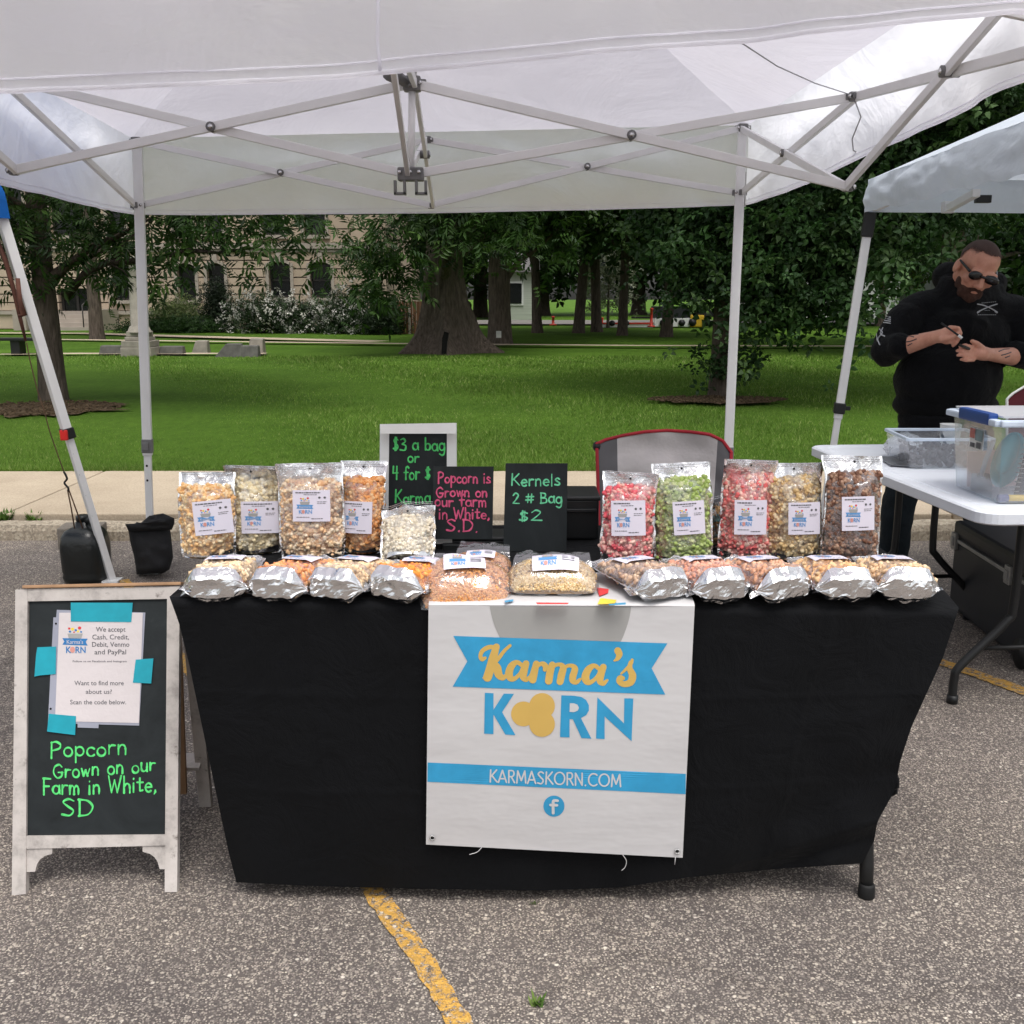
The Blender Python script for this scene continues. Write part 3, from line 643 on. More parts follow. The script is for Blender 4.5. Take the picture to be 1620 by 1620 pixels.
for i in range(4): g.box(((d0 + d1) / 2, YC - .3 - .35 * i, .1 + .16 * (3 - i) / 2 + .04), (d1 - d0 + 1.1, .36, .16 * (4 - i)))
for s_ in (-1, 1): g.box(((d0 + d1) / 2 + s_ * ((d1 - d0) / 2 + .85), YC - .85, .5), (.5, 1.7, .8))
g.build("steps", M_STONE2, ch)
g = MB()
for s_ in (-1, 1):
    X = (d0 + d1) / 2 + s_ * .9
    g.tube([(X, YC - 1.5, .2), (X, YC - 1.5, 1.05), (X, YC - .2, 1.55), (X, YC - .2, .7)], .025, 6)
g.build("handrail", M_FRAME, ch)

def shrub(name, label, px0, px1, pyt, pyb, Y, cols, T=T2, sc=.7, n=60, per=22, cr=.25, flowers=0, cat="shrub", group=None):
    x0, x1 = at(px0, 500, Y).x, at(px1, 500, Y).x; zt = at(px0, pyt, Y).z; c = Vector(((x0 + x1) / 2, Y, .12))
    t = empty(name, c, label, cat, group); hw = (x1 - x0) / 2; h = zt - .12
    r_ = np.random.default_rng(int(px0) + 7); P = []
    while len(P) < n:
        q = r_.uniform(-1, 1, 3); q[2] = abs(q[2])
        if np.linalg.norm(q * [1, 1, .95]) < 1 + .12 * vnoise(q[0] * 3, q[1] * 3, px0): P.append((c.x + q[0] * hw * .92, c.y + q[1] * min(hw, .9), .15 + q[2] * h * .93))
    P = np.array(P); cb = MB(); cb.np(*leaf_cloud(crown_points(P, per, cr, int(px0)), T, sc, cols)); cb.build("foliage", M_LEAF, t, usecol=True)
    s_ = MB()
    for i in range(7): limb(s_, c + Vector((r_.uniform(-.2, .2), r_.uniform(-.2, .2), -.05)), P[r_.integers(n)], .03, .008, .05, i)
    s_.build("stem", M_BARKD, t)
    if flowers:
        k = P[r_.integers(0, n, flowers)]; dirs = k - np.array([c.x, c.y + .3, .3]); dirs /= np.linalg.norm(dirs, axis=1)[:, None] + 1e-6
        k = k + dirs * .2 + r_.normal(size=k.shape) * .16; k[:, 1] -= .12
        fb = MB(); fb.np(*leaf_cloud(k, T_rosette(5, .085, .06), 1.0, [lin(228, 226, 214), lin(238, 236, 228)], 1.0)); fb.build("blossoms", M_LEAF, t, usecol=True)
    return t
PALE = [lin(112, 130, 74), lin(132, 146, 90), lin(92, 112, 60)]
shrub("shrub", "light green rounded shrub under the courthouse windows, right of the tent's left pole", 236, 326, 470, 506, 38.5, PALE, n=90)
shrub("evergreen", "dark narrow evergreen between the light green shrub and the white blossoms", 328, 364, 438, 517, 38, [lin(30, 48, 26), lin(38, 58, 30)], n=80, per=26)
GF = "white flowering shrubs by the courthouse"
shrub("flowering_shrub", "widest white flowering shrub, right of the dark evergreen", 360, 470, 464, 522, 37, [lin(48, 70, 38), lin(60, 84, 46)], n=120, flowers=330, group=GF)
shrub("flowering_shrub", "low white flowering shrub between the two taller ones", 440, 520, 474, 524, 37.3, [lin(48, 70, 38), lin(60, 84, 46)], n=80, flowers=170, group=GF)
shrub("flowering_shrub", "tall white flowering shrub nearest the wooden fence", 506, 590, 462, 524, 36.6, [lin(48, 70, 38), lin(60, 84, 46)], n=110, flowers=280, group=GF)
shrub("low_hedge", "low clipped hedge along the courthouse foundation, below the light green shrub", 166, 366, 506, 524, 37.2, [lin(44, 74, 28), lin(56, 88, 34)], n=110, per=26, cr=.2, cat="hedge")
shrub("shrub", "dark round shrub at the foot of the wooden fence", 572, 632, 470, 520, 35.5, [lin(34, 54, 28), lin(46, 66, 34)], n=80)
# wooden fence behind the big trunk
fy = 36.0; fe = empty("wooden_fence", (at(650, 500, fy).x, fy, .1), "brown wooden board fence behind the huge hollow tree", "fence")
x0, x1, zt = at(606, 500, fy).x, at(700, 500, fy).x, at(650, 478, fy).z; b = MB(); n = 16
for i in range(n): b.box((x0 + (x1 - x0) * (i + .5) / n, fy, .12 + zt / 2 - .05), ((x1 - x0) / n - .015, .03, zt - .1 + .04 * (i % 3) * .3))
b.build("board", mat("fence_brown", lin(112, 78, 54), .85, var=.3, vs=3, scale=(3, 3, .5)), fe)
b = MB()
for px in (611, 648): b.box((at(px, 500, fy - .05).x, fy - .07, .55), (.08, .08, .95))
b.build("post", mat("pale_post", lin(170, 160, 146), .8), fe)

# monument and stones
M_GRAN = mat("weathered_granite", lin(140, 134, 124), .85, var=.3, vs=4, bump=.4, bs=40); M_GRAN2 = mat("dark_granite", lin(92, 90, 86), .8, var=.3, vs=6, bump=.4, bs=40)
ym = 22.6; mx = at(219, 500, ym).x; mo = empty("stone_monument", (mx, ym, .12), "tall pale stone column monument on a stepped base", "monument")
b = MB(); b.lathe((mx, ym, .12), [(.27, .5), (.25, .53), (.20, .64), (.17, .66), (.155, 1.4), (.14, 2.05), (.15, 2.07), (.15, 2.12)], 16); b.build("column", M_GRAN, mo)
b = MB()
for w, z0, z1 in ((.66, 0, .2), (.62, .2, .34), (.5, .34, .42), (.44, .42, .54)): b.box((mx, ym, .12 + (z0 + z1) / 2), (w, w, z1 - z0 - .004), bev=.015)
b.build("base", M_GRAN, mo)
def slant(px0, px1, pyt, pyb, label, m, dep=.35, sl=.2, Y=None):
    p = atz((px0 + px1) / 2, pyb, .13); x0, x1 = at(px0, pyb, p.y).x, at(px1, pyb, p.y).x; h = at(px0, pyt, p.y).z - .12; w = x1 - x0; b = MB()
    v = [(x0, p.y, .1), (x1, p.y, .1), (x1, p.y + dep, .1), (x0, p.y + dep, .1), (x0 + sl * w * .5, p.y + .03, .12 + h), (x1, p.y + .03, .12 + h), (x1, p.y + dep * .7, .12 + h * 1.02), (x0 + sl * w * .5, p.y + dep * .7, .12 + h * 1.02)]
    bm = bmesh.new(); V = [bm.verts.new(q) for q in v]
    for f in ((0, 1, 5, 4), (1, 2, 6, 5), (2, 3, 7, 6), (3, 0, 4, 7), (4, 5, 6, 7), (3, 2, 1, 0)): bm.faces.new([V[i] for i in f])
    bmesh.ops.bevel(bm, geom=bm.edges[:], offset=.015, segments=1, affect='EDGES'); bm.verts.index_update()
    b.add([q.co for q in bm.verts], [[q.index for q in f.verts] for f in bm.faces]); bm.free()
    return tag(b.build("memorial_stone", m, loc=p), label, "stone marker", "low stones round the monument")
slant(155, 194, 547, 562, "low grey stone just left of the monument column", M_GRAN2); slant(250, 288, 548, 562, "low grey stone between the tent pole and the tilted speckled stone", M_GRAN2)
slant(302, 328, 539, 559, "tilted speckled stone between two grey slabs", M_GRAN, .3, .6); slant(338, 382, 544, 564, "dark slanted slab at the left of the right-hand cluster", M_GRAN2, .25, .9)
slant(350, 408, 547, 564, "longest low grey slab, in front of the tall end stone", M_GRAN2, .3, .35); slant(392, 416, 536, 561, "tall rough stone at the right end of the cluster", M_GRAN, .35, .3)
yb_ = atz(30, 562, .13).y; bx = at(36, 550, yb_).x
be = empty("park_bench", (bx, yb_, .12), "small black park bench at the left edge of the lawn", "bench"); MBLK = mat("black_metal", lin(26, 27, 28), .45, var=.1)
b = MB(); b.box((bx, yb_, .12 + .36), (1.0, .4, .06), bev=.01); b.build("seat", MBLK, be); b = MB()
for s_ in (-.05,): b.box((bx + s_ - .05, yb_, .29), (.2, .3, .36), bev=.01)
b.build("leg", MBLK, be)

# across the street
M_SID = mat("white_siding", lin(196, 198, 196), .7, var=.06, scale=(.1, .1, 8), vs=3); M_SH = mat("grey_shingle", lin(104, 102, 102), .9, var=.2, vs=8)
def house(px0, px1, Y, hz, label, m, rise=1.6):
    x0, x1 = at(px0, 500, Y).x, at(px1, 500, Y).x; c = ((x0 + x1) / 2, Y, .1); h = empty("house", c, label, "house"); w = x1 - x0
    b = MB(); b.box((c[0], Y + 3, hz / 2), (w, 6, hz)); b.build("wall", m, h)
    b = MB(); b.poly([(x0 - .3, Y - .4, hz), (x1 + .3, Y - .4, hz), (x1 + .3, Y + 3, hz + rise), (x0 - .3, Y + 3, hz + rise)], .12, (0, 0, 1)); b.poly([(x0 - .3, Y + 6.4, hz), (x1 + .3, Y + 6.4, hz), (x1 + .3, Y + 3, hz + rise), (x0 - .3, Y + 3, hz + rise)], .12, (0, 0, 1)); b.build("roof", M_SH, h)
    n = max(1, int(w / 3))
    for i in range(n):
        xx = x0 + w * (i + .5) / n; b = MB(); b.box((xx, Y - .03, 1.55), (1.1, .06, 1.3)); wf = b.build("window", M_SID, h); b = MB(); b.box((xx, Y - .07, 1.55), (.9, .04, 1.1)); b.build("pane", M_PANE, wf)
house(780, 845, 58, 2.7, "small pale grey house across the street, right of the tagged tree", mat("pale_green_siding", lin(160, 166, 156), .7, scale=(.1, .1, 8), vs=3)); house(1262, 1420, 62, 3.0, "long white house across the street behind the tent's white leg", M_SID)
house(1470, 1640, 66, 3.0, "white house far right behind the man", M_SID)
M_WHT = mat("white_paint", lin(226, 226, 224), .45, var=.06); M_REDP = mat("red_plastic", lin(196, 58, 44), .5, var=.1)
def wheel(mb, c, r, w): mb.tube([(c[0], c[1] - w / 2, c[2]), (c[0], c[1] + w / 2, c[2])], r, 16)
yt = 44.0
def TX(px, py): return at(px, py, yt)
tl = empty("cargo_trailer", (TX(1030, 520).x, yt, .16), "white trailer with a dark cover parked across the street", "trailer")
x0, x1 = TX(1036, 500).x, TX(1092, 500).x; zb, zm, zt = TX(0, 517).z, TX(0, 503).z, TX(0, 485).z
b = MB(); b.box(((x0 + x1) / 2, yt + .8, (zb + zm) / 2), (x1 - x0, 1.6, zm - zb), bev=.03); b.build("body", M_WHT, tl)
b = MB(); b.poly([(x0, yt, zm + .004), (x1, yt, zm + .004), (x1, yt, zt - .15), (x1 - .15, yt, zt), (x0 + .05, yt, zt)], 1.6, (0, 1, 0)); b.build("cover", mat("black_tarp", lin(34, 36, 40), .6), tl)
for xx in (x0 + .35, x1 - .35): b = MB(); wheel(b, (xx, yt + .02, .30), .14, .2); b.build("wheel", MBLK, tl)
b = MB(); b.bar((x0 - .9, yt + .8, .5), (x0, yt + .8, .5), .08); b.build("hitch", MBLK, tl)
fb = empty("flatbed", (TX(985, 520).x, yt, .16), "low white flatbed with a red stripe left of the covered trailer", "trailer"); x0, x1 = TX(950, 500).x, TX(1034, 500).x
b = MB(); b.box(((x0 + x1) / 2, yt + .8, TX(0, 515).z), (x1 - x0, 1.6, .16), bev=.02); b.build("bed", M_WHT, fb); b = MB(); b.box(((x0 + x1) / 2, yt - .02, TX(0, 511.5).z), (x1 - x0, .03, .07)); b.build("stripe", M_REDP, fb)
for xx in (x0 + .5, x0 + 1.1): b = MB(); wheel(b, (xx, yt + .05, .28), .12, .18); b.build("wheel", MBLK, fb)
ld = empty("loader", (TX(1106, 520).x, yt, .16), "small yellow loader right of the covered white trailer", "loader"); M_YLW = mat("machine_yellow", lin(206, 168, 40), .5); x0, x1 = TX(1092, 500).x, TX(1122, 500).x
b = MB(); b.box(((x0 + x1) / 2 - .1, yt + .5, TX(0, 508).z), ((x1 - x0) * .75, 1., .5), bev=.05); b.build("body", M_YLW, ld)
b = MB(); b.box(((x0 + x1) / 2 + .1, yt + .5, TX(0, 498).z), (.4, .8, .5), bev=.04); b.build("cab", MBLK, ld)
for xx in (x0 + .1, x1 - .1): b = MB(); wheel(b, (xx, yt + .02, .32), .16, .22); b.build("wheel", MBLK, ld)
b = MB(); b.bar(((x1), yt + .5, .9), (x1 + .5, yt + .5, .35), .1); b.box((x1 + .55, yt + .5, .35), (.2, 1., .35), bev=.03); b.build("bucket", MBLK, ld)
for px, lb, y0, Y in ((875, "red delineator post on the far kerb, leftmost of three", 500, 45.5), (952, "red delineator post beside the pale sapling", 502, 45.5), (1030, "tall red and tan post at the trailer's left end", 487, 43.2)):
    p = at(px, 519, Y); p.z = .15; zt = at(px, y0, Y).z; b = MB(); b.lathe(p, [(.16, 0), (.16, .05), (.06, .07), (.055, zt - .25), (.07, zt - .24), (.07, zt - .16), (.03, zt - .15)], 10)
    o = tag(b.build("marker_post", M_REDP, loc=p), lb, "post", "red posts across the street")
cr = empty("parked_car", (TX(1180, 520).x, 48, .17), "pale car with a red tail end half hidden by leaves across the street", "car"); x0, x1 = at(1165, 500, 48).x, at(1205, 500, 48).x
b = MB(); pr = [(0, .35), (1, .32), (1, .8), (.8, .88), (.66, 1.32), (.3, 1.34), (.1, .9), (0, .84)]; b.poly([(x0 - .6 + q[0] * 3.6, 48, .17 + q[1]) for q in pr], 1.7, (0, 1, 0)); b.build("body", M_WHT, cr)
b = MB(); b.poly([(x0 - .6 + q[0] * 3.6, 47.98, .17 + q[1]) for q in [(.16, .92), (.74, .92), (.63, 1.27), (.32, 1.29)]], .01, (0, 1, 0)); b.build("window", M_PANE, cr)
for k in (.18, .8): b = MB(); wheel(b, (x0 - .6 + 3.6 * k, 48, .5), .32, .22); b.build("wheel", MBLK, cr)
b = MB(); b.box((x0 - .6 + .06, 47.97, .17 + .7), (.3, .06, .2)); b.build("tail_light", M_REDP, cr)

# ---------------------------------------------------------------- the white canopy tent
def fabric(name, col, transl):
    t = NT(name); v = t.coord()
    c = t.mix(col, t.ramp(t.noise(v, 2.2, 5, .6), [(.3, (.95, .95, .96)), (.7, (1.02, 1.02, 1.02))]), 1., 'MULTIPLY')
    t.link(c, t.b.inputs['Base Color']); t.b.inputs['Roughness'].default_value = .6; t.b.inputs['Specular IOR Level'].default_value = .25
    w = t.noise(v, 1.7, 4, .55, 1.6); w2 = t.noise(t.coord((1, 1, 3)), 9, 4, .6, 1.2)
    nb = t.bump(t.mix(w, w2, .08), .22, .12)
    tr = t.new("BsdfTranslucent"); t.link(c, tr.inputs[0]); t.link(nb, tr.inputs['Normal']); mx = t.new("MixShader"); mx.inputs[0].default_value = transl
    t.link(t.b.outputs[0], mx.inputs[1]); t.link(tr.outputs[0], mx.inputs[2]); t.link(mx.outputs[0], t.out.inputs[0]); return t.m
M_FAB = fabric("white_tent_fabric", lin(249, 248, 252), .80)
M_ROOF = fabric("dimmed_white_roof_fabric", lin(230, 227, 236), .40)  # same cloth as the valances, colour darkened to offset strong light from above
M_TUBE = mat("white_powdercoat", lin(222, 222, 222), .38, var=.05); M_BRK = mat("grey_plastic_bracket", lin(112, 112, 112), .5, var=.1); M_BOLT = mat("steel_bolt", (.6, .6, .6), .25, 1.)
M_STL = mat("dull_steel", (.34, .34, .34), .35, .9)
YB, YM, YF = 5.15, 3.69, 2.23
BLu, BLl, BRu, BRl = at(217, 224, YB), at(218, 325, YB), at(1175, 203, YB), at(1170, 305, YB)
MLl, MRl, MRu = at(22, 270, YM), at(1342, 296, YM), at(1350, 153, YM)
BMl, BMu = at(682, 325, YB), at(677, 221, YB); Hl, Hu = at(650, 276, 3.66), at(652, 133, 3.66)
xl = at(130, 242, (YB + YM) / 2); MLu = 2 * xl - BLl
xr = at(1503, 113, (YM + YF) / 2); FRl = 2 * xr - MRu; FRu = 2 * xr - MRl
FLu = FRu + (MLl - MRl) * 1.0 + Vector((0, 0, -.03)); FLl = FRl + (MLu - MRu) * 1.0 + Vector((0, 0, -.03)); FMl, FMu = (FLl + FRl) / 2 * .5 + Vector(((FLl.x + FRl.x) / 4, (FLl.y + FRl.y) / 4, FLl.z / 4 + FRl.z / 4)), None
FMl = (MLl + MRl) / 2 + Vector((0, YF - YM, .20)); FMu = FMl + Vector((0, 0, .22))
FLu = Vector((MLl.x + .1, YF, FRu.z - .05)); FLl = FLu + Vector((0, 0, FRl.z - FRu.z))
ten = empty("canopy_tent", (-.35, 3.69, 0), "large white pop-up canopy with metal scissor frame over the popcorn table", "canopy")
Gt = None
def bars(a, b_, w=.030, h=.016, o=0., name="truss_bar"):
    m = MB(); off = Vector((0, o, 0)) if abs((b_ - a).x) > abs((b_ - a).y) else Vector((o, 0, 0)); m.bar(a + off, b_ + off, h, w, .003); return m.build(name, M_TUBE, ten)
def pin(p, ax=(0, -1, 0), r=.016):
    ax = Vector(ax); m = MB(); m.tube([p - ax * .026, p + ax * .026], r, 12); o = m.build("pivot", M_BRK, ten); m = MB(); m.tube([p + ax * .024, p + ax * .03], r * .55, 10); m.build("bolt", M_BOLT, o)
for s_, (lu, ll, mu, ml, ax) in enumerate([(BLu, BLl, BMu, BMl, (0, -1, 0)), (BRu, BRl, BMu, BMl, (0, -1, 0)), (BLu, BLl, MLu, MLl, (1, 0, 0)), (BRu, BRl, MRu, MRl, (-1, 0, 0)), (FRu, FRl, MRu, MRl, (-1, 0, 0)), (FLu, FLl, MLu, MLl, (1, 0, 0)), (FLu, FLl, FMu, FMl, (0, -1, 0)), (FRu, FRl, FMu, FMl, (0, -1, 0)), (Hu, Hl, MLu, MLl, (0, -1, 0)), (Hu, Hl, MRu, MRl, (0, -1, 0)), (Hu, Hl, BMu, BMl, (1, 0, 0)), (Hu, Hl, FMu, FMl, (1, 0, 0))]):
    sg = .010 if ax[0] == 0 else .010 * (1 if ax[0] > 0 else -1); sg2 = -sg if ax[1] else sg
    a1, a2 = bars(lu, ml, o=sg2), bars(ll, mu, o=-sg2)
    # pivot where the two bars cross
    d1, d2 = ml - lu, mu - ll; k = 0 if abs(d1.x) > abs(d1.y) else 1
    M2 = np.array([[d1[k], -d2[k]], [d1.z, -d2.z]]); q = np.linalg.solve(M2, np.array([ll[k] - lu[k], ll.z - lu.z])); pin(lu + d1 * q[0], ax)
def bracket(p, s=(.06, .05, .06), name="bracket"):
    s = tuple(.8 * q for q in s)
    m = MB(); m.box(p, s, bev=.008)
    for dx in (-1, 1): m.box(p + Vector((dx * s[0] * .62, 0, 0)), (s[0] * .35, s[1] * .5, s[2] * .6), bev=.004); m.box(p + Vector((0, dx * s[1] * .62, 0)), (s[0] * .4, s[1] * .4, s[2] * .6), bev=.004)
    o = m.build(name, M_BRK, ten); m = MB()
    for dx in (-1, 1): m.tube([p + Vector((dx * s[0] * .5, -s[1] * .56, 0)), p + Vector((dx * s[0] * .5, -s[1] * .62, 0))], .007, 8)
    m.build("bolt", M_BOLT, o)
for p in (BLl, BRl, FLl, FRl): bracket(p, (.055, .055, .055), "leg_slider")
for p in (BLu, BRu, FLu, FRu): bracket(p, (.06, .06, .05), "corner_bracket")
for p in (MLl, MRl, BMl, FMl, MLu, MRu, BMu, FMu): bracket(p, (.04, .035, .04))
bracket(Hu, (.075, .06, .06), "centre_hub"); m = MB(); m.box(Hl, (.088, .05, .044), bev=.006)
for dx in (-1, 1):
    c = Hl + Vector((dx * .036, -.02, -.045))
    for q in ((-.016, 0), (.016, 0)): m.box(c + Vector((q[0], 0, 0)), (.008, .03, .045))
    m.box(c + Vector((0, 0, -.02)), (.04, .03, .008))
m.build("centre_hub", M_BRK, ten); m = MB()
for dx in (-.036, 0, .03): m.tube([Hl + Vector((dx, -.03, .005)), Hl + Vector((dx, -.036, .005))], .007, 8)
m.build("bolt", M_BOLT, ten)
PEAK = Vector((Hu.x, Hu.y, 2.92)); m = MB(); m.tube([Hl, Hu], .012, 8); m.tube([Hu, PEAK - Vector((0, 0, .03))], .017, 10); m.build("centre_pole", M_TUBE, ten)
m = MB(); m.tube([Hu + Vector((-.02, -.03, 0)), Hu + Vector((-.06, -.1, .02)), Hu + Vector((-.12, -.16, .05))], [.018, .018, .012], 8); m.tube([Hu + Vector((-.045, -.08, .015)), Hu + Vector((-.065, -.105, .02))], .03, 10); m.build("tension_knob", M_BRK, ten)
def leg(top, foot, zc, sticker=False):
    d = (top - foot); m = MB(); k = zc / (top.z - foot.z); c = foot + d * k
    m.bar(c - d.normalized() * .05, top, .046, .046, .006); o = m.build("leg", M_TUBE, ten)
    m = MB(); m.bar(foot, c, .036, .036, .005); m.box(foot + Vector((0, 0, .004)), (.09, .09, .008)); m.build("inner_leg", M_TUBE, o)
    m = MB(); m.bar(c - d.normalized() * .035, c + d.normalized() * .035, .054, .054, .005); m.box(c + Vector((0, -.03, 0)), (.03, .012, .04), bev=.004); m.build("latch", M_BRK, o)
    m = MB()
    for i in range(2): q = c - d.normalized() * (.10 + .075 * i); m.tube([q + Vector((0, -.0185, 0)), q + Vector((0, -.0195, 0))], .006, 10)
    m.build("hole", mat("hole_black", lin(20, 20, 20), .9), o)
    if sticker: m = MB(); m.box(top + Vector((.024, -.005, -.28)), (.004, .03, .16)); m.build("sticker", M_WHT, o)
leg(BLu, atz(240, 905, 0), .66); leg(BRu, atz(1144, 905, 0), .62, True)
leg(FLu, Vector((FLu.x - .05, FLu.y, 0)), .62); leg(FRu, Vector((FRu.x + .16, FRu.y, 0)), .62)
# roof: four sagging panels, and four valances hanging from the eave
o_ = .035
E_ = {'bl': BLu + Vector((-o_, o_, .02)), 'br': BRu + Vector((o_, o_, .02)), 'fr': Vector((FRu.x + o_, YF - o_ - .06, FRu.z + .02)), 'fl': Vector((FLu.x - o_, YF - o_ - .02, FLu.z + .02))}
def roof_panel(a, b_):
    m = MB(); 
    def fn(u, v):
        p = a.lerp(b_, u).lerp(PEAK, v); s_ = math.sin(math.pi * u) * math.sin(math.pi * min(v, 1) * .9)
        w = min(v * 6, 1) * (1 - v)
        p.z -= .05 * s_ ; p.z += w * .018 * vnoise(p.x * 2.3, p.y * 2.3, 4) + w * .008 * vnoise(p.x * 7, p.y * 5, 2); return p
    m.grid(fn, 40, 30); return m.build("roof_panel", M_ROOF, ten)
for a, b_ in (('bl', 'br'), ('br', 'fr'), ('fr', 'fl'), ('fl', 'bl')): roof_panel(E_[a], E_[b_])
def valance(a, b_, bot, amp=.012, seed=0, out=Vector((0, 0, 0)), byx=False):
    m = MB(); n = len(bot) - 1
    def fn(u, v):
        x = u * n; i = min(int(x), n - 1); q = bot[i].lerp(bot[i + 1], x - i); p = (a.lerp(b_, (q.x - a.x) / (b_.x - a.x)) if byx else a.lerp(b_, u)).lerp(q, v)
        k = min(1, v * 3) * min(1, 6 * u, 6 * (1 - u)); w = amp * k * (vnoise(u * 9 + seed, v * 2.5) + .6 * vnoise(u * 25, v * 4 + seed, 3))
        if byx: w += .014 * max(0, 1 - u * 1.6) * k * (vnoise(u * 26 + v * 4, v * 7 - u * 14, 2) + .5 * vnoise(u * 60, v * 12 + u * 30, 7))
        p += out * (w + .03 * math.sin(math.pi * v) * k); return p
    m.grid(fn, 90, 14); o = m.build("valance", M_FAB, ten)
    m = MB()
    pts = [fn(i / 60, 1) for i in range(61)]; m.tube(pts, .005, 6); m.tube([fn(i / 90, .945) for i in range(91)], .0022, 5); m.build("hem", M_FAB, o); return fn
bB = [at(px, py, YB + .035) for px, py in [(212, 338), (330, 339), (450, 338), (682, 336), (930, 331), (1100, 326), (1180, 323)]]
BLc, BRc = bB[0], bB[-1]
valance(E_['bl'], E_['br'], bB, .012, 1, Vector((0, 1, 0)))
bR = [BRc, at(1215, 313, 4.85), at(1280, 289, 4.4), at(1397, 233, 3.72), at(1500, 184, 3.2), at(1620, 127, 2.75), Vector((FRu.x + .06, YF - .1, 1.86))]
valance(E_['br'], E_['fr'], bR, .012, 2, Vector((1, 0, 0)))
bF = [at(-330, 168, 2.16), at(0, 145, 2.15), at(300, 132, 2.14), at(600, 114, 2.12), at(900, 88, 2.1), at(1080, 70, 2.08), at(1350, 44, 2.06), at(1620, 16, 2.05), at(1990, -20, 2.05)]
bF[0] = E_['fl'] * 1.0 + Vector((0, -.02, -.36)); bF[-1] = Vector((E_['fr'].x, E_['fr'].y - .02, bR[-1].z))
ff = valance(E_['fl'], E_['fr'], bF, .02, 3, Vector((0, -1, 0)), True)
bL = [E_['fl'] + Vector((0, 0, -.36)), at(-180, 262, 3.2), at(0, 290, 3.66), at(100, 314, 4.35), at(160, 329, 4.8), BLc]
valance(E_['fl'], E_['bl'], bL, .012, 4, Vector((-1, 0, 0)))
m = MB()                                              # stitched seam down the front valance
us = min(range(200), key=lambda i: abs((lambda p: 810 + F_PX * p.x / (p.y * CP - (p.z - CAM_H) * SP))(ff(i / 200, .8)) - 598)) / 200
m.tube([ff(us + .0006 * math.sin(k), k / 20) + Vector((0, -.002, 0)) for k in range(21)], .0035, 6, True, .4, Vector((0, 1, 0))); m.build("seam", M_FAB, ten)
m = MB(); m.tube([at(1170, 66, 2.9), at(1230, 105, 3.2), at(1290, 132, 3.5), at(1340, 148, YM)], .002, 5); m.tube([MRu, at(1362, 185, YM), at(1348, 220, YM + .1), at(1350, 238, YM + .2), at(1362, 244, YM + .3)], .0025, 5); m.build("cord", mat("grey_cord", lin(176, 176, 180), .8), ten)

# ---------------------------------------------------------------- neighbouring canopies
M_FAB2 = fabric("white_neighbour_fabric", lin(214, 222, 232), .3); M_BLUEF = fabric("blue_tent_fabric", lin(22, 96, 176), .2)
nt = empty("neighbour_canopy", (3.2, 4.0, 0), "white slant-leg canopy of the next stall, above the man in black", "canopy")
C0 = Vector(at(1372, 336, 5.1)); zt_ = at(1375, 284, 5.1).z
c1 = Vector((at(1680, 262, 3.35).x, 3.35, at(1680, 262, 3.35).z)); zt1 = at(1680, 165, 3.35).z
m = MB()
def nv(u, v):
    a = Vector((C0.x, C0.y, zt_)).lerp(Vector((c1.x, c1.y, zt1)), u); q = C0.lerp(c1, u) + Vector((0, 0, .012 * vnoise(u * 14, 2))); p = a.lerp(q, v)
    p.x -= .02 * math.sin(math.pi * v) + .012 * vnoise(u * 12, v * 3, 6) + .008 * vnoise(u * 30, v * 6, 1); return p
m.grid(nv, 60, 14); m.build("valance", M_FAB2, nt)
m = MB(); B1 = Vector((C0.x + 2.9, C0.y + .15, C0.z))
def nb_(u, v): p = Vector((C0.x, C0.y, zt_)).lerp(Vector((B1.x, B1.y, zt_)), u).lerp(C0.lerp(B1, u), v); p.y += .02 * vnoise(u * 12, v * 3, 3); return p
m.grid(nb_, 40, 8); m.build("valance", M_FAB2, nt)
NP = Vector((C0.x + 1.5, 3.7, zt_ + .7))
for a, b_ in ((Vector((C0.x, C0.y, zt_)), Vector((c1.x, c1.y, zt1))), (Vector((B1.x, B1.y, zt_)), Vector((C0.x, C0.y, zt_))), (Vector((c1.x, c1.y, zt1)), Vector((c1.x + 2.9, c1.y, zt1))), (Vector((c1.x + 2.9, c1.y, zt1)), Vector((B1.x, B1.y, zt_)))):
    m = MB(); m.grid(lambda u, v: a.lerp(b_, u).lerp(NP, v) - Vector((0, 0, .06 * math.sin(math.pi * u) * math.sin(math.pi * v))), 16, 12); m.build("roof_panel", M_FAB2, nt)
m = MB(); m.bar(C0 + Vector((.01, .02, .0)), NP - Vector((0, 0, .1)), .03, .02, .003); m.build("roof_rib", M_TUBE, nt)
m = MB(); m.bar(at(1500, 330, 4.7), at(1545, 305, 4.2), .03, .03, .003); m.box(at(1500, 328, 4.7), (.05, .04, .05), bev=.006); o = m.build("strut", M_TUBE, nt)
m = MB(); m.box(at(1555, 315, 4.9), (.07, .03, .035), bev=.004); m.build("clip", MBLK, nt)
def slant_leg(par, top, foot, k, blk=True, w=.04):
    d = foot - top; m = MB(); m.bar(top, top + d * k, w, w, .004); o = m.build("leg", M_TUBE, par)
    m = MB(); m.bar(top + d * (k - .03), foot, w * .8, w * .8, .004); m.box(foot + Vector((0, 0, .004)), (.08, .08, .008)); m.build("inner_leg", M_TUBE, o); return o, d
o, d = slant_leg(nt, at(1376, 342, 5.1), atz(1287, 905, 0), .55); tp = at(1376, 342, 5.1)
m = MB(); m.bar(tp - d * .01, tp + d * .055, .055, .055, .006); m.build("corner_bracket", MBLK, nt); m = MB(); q = tp + d * .505; m.bar(q, q + d * .03, .055, .055, .006); m.box(q + d * .015 + Vector((.035, -.01, 0)), (.03, .02, .02), bev=.003); m.build("latch", MBLK, nt)
bt = empty("blue_canopy", (-3.6, 4.6, 0), "blue canopy at the left edge with a slanted silver leg and red latch", "canopy")
tp = at(3, 345, 4.72); ft = atz(178, 919, 0)
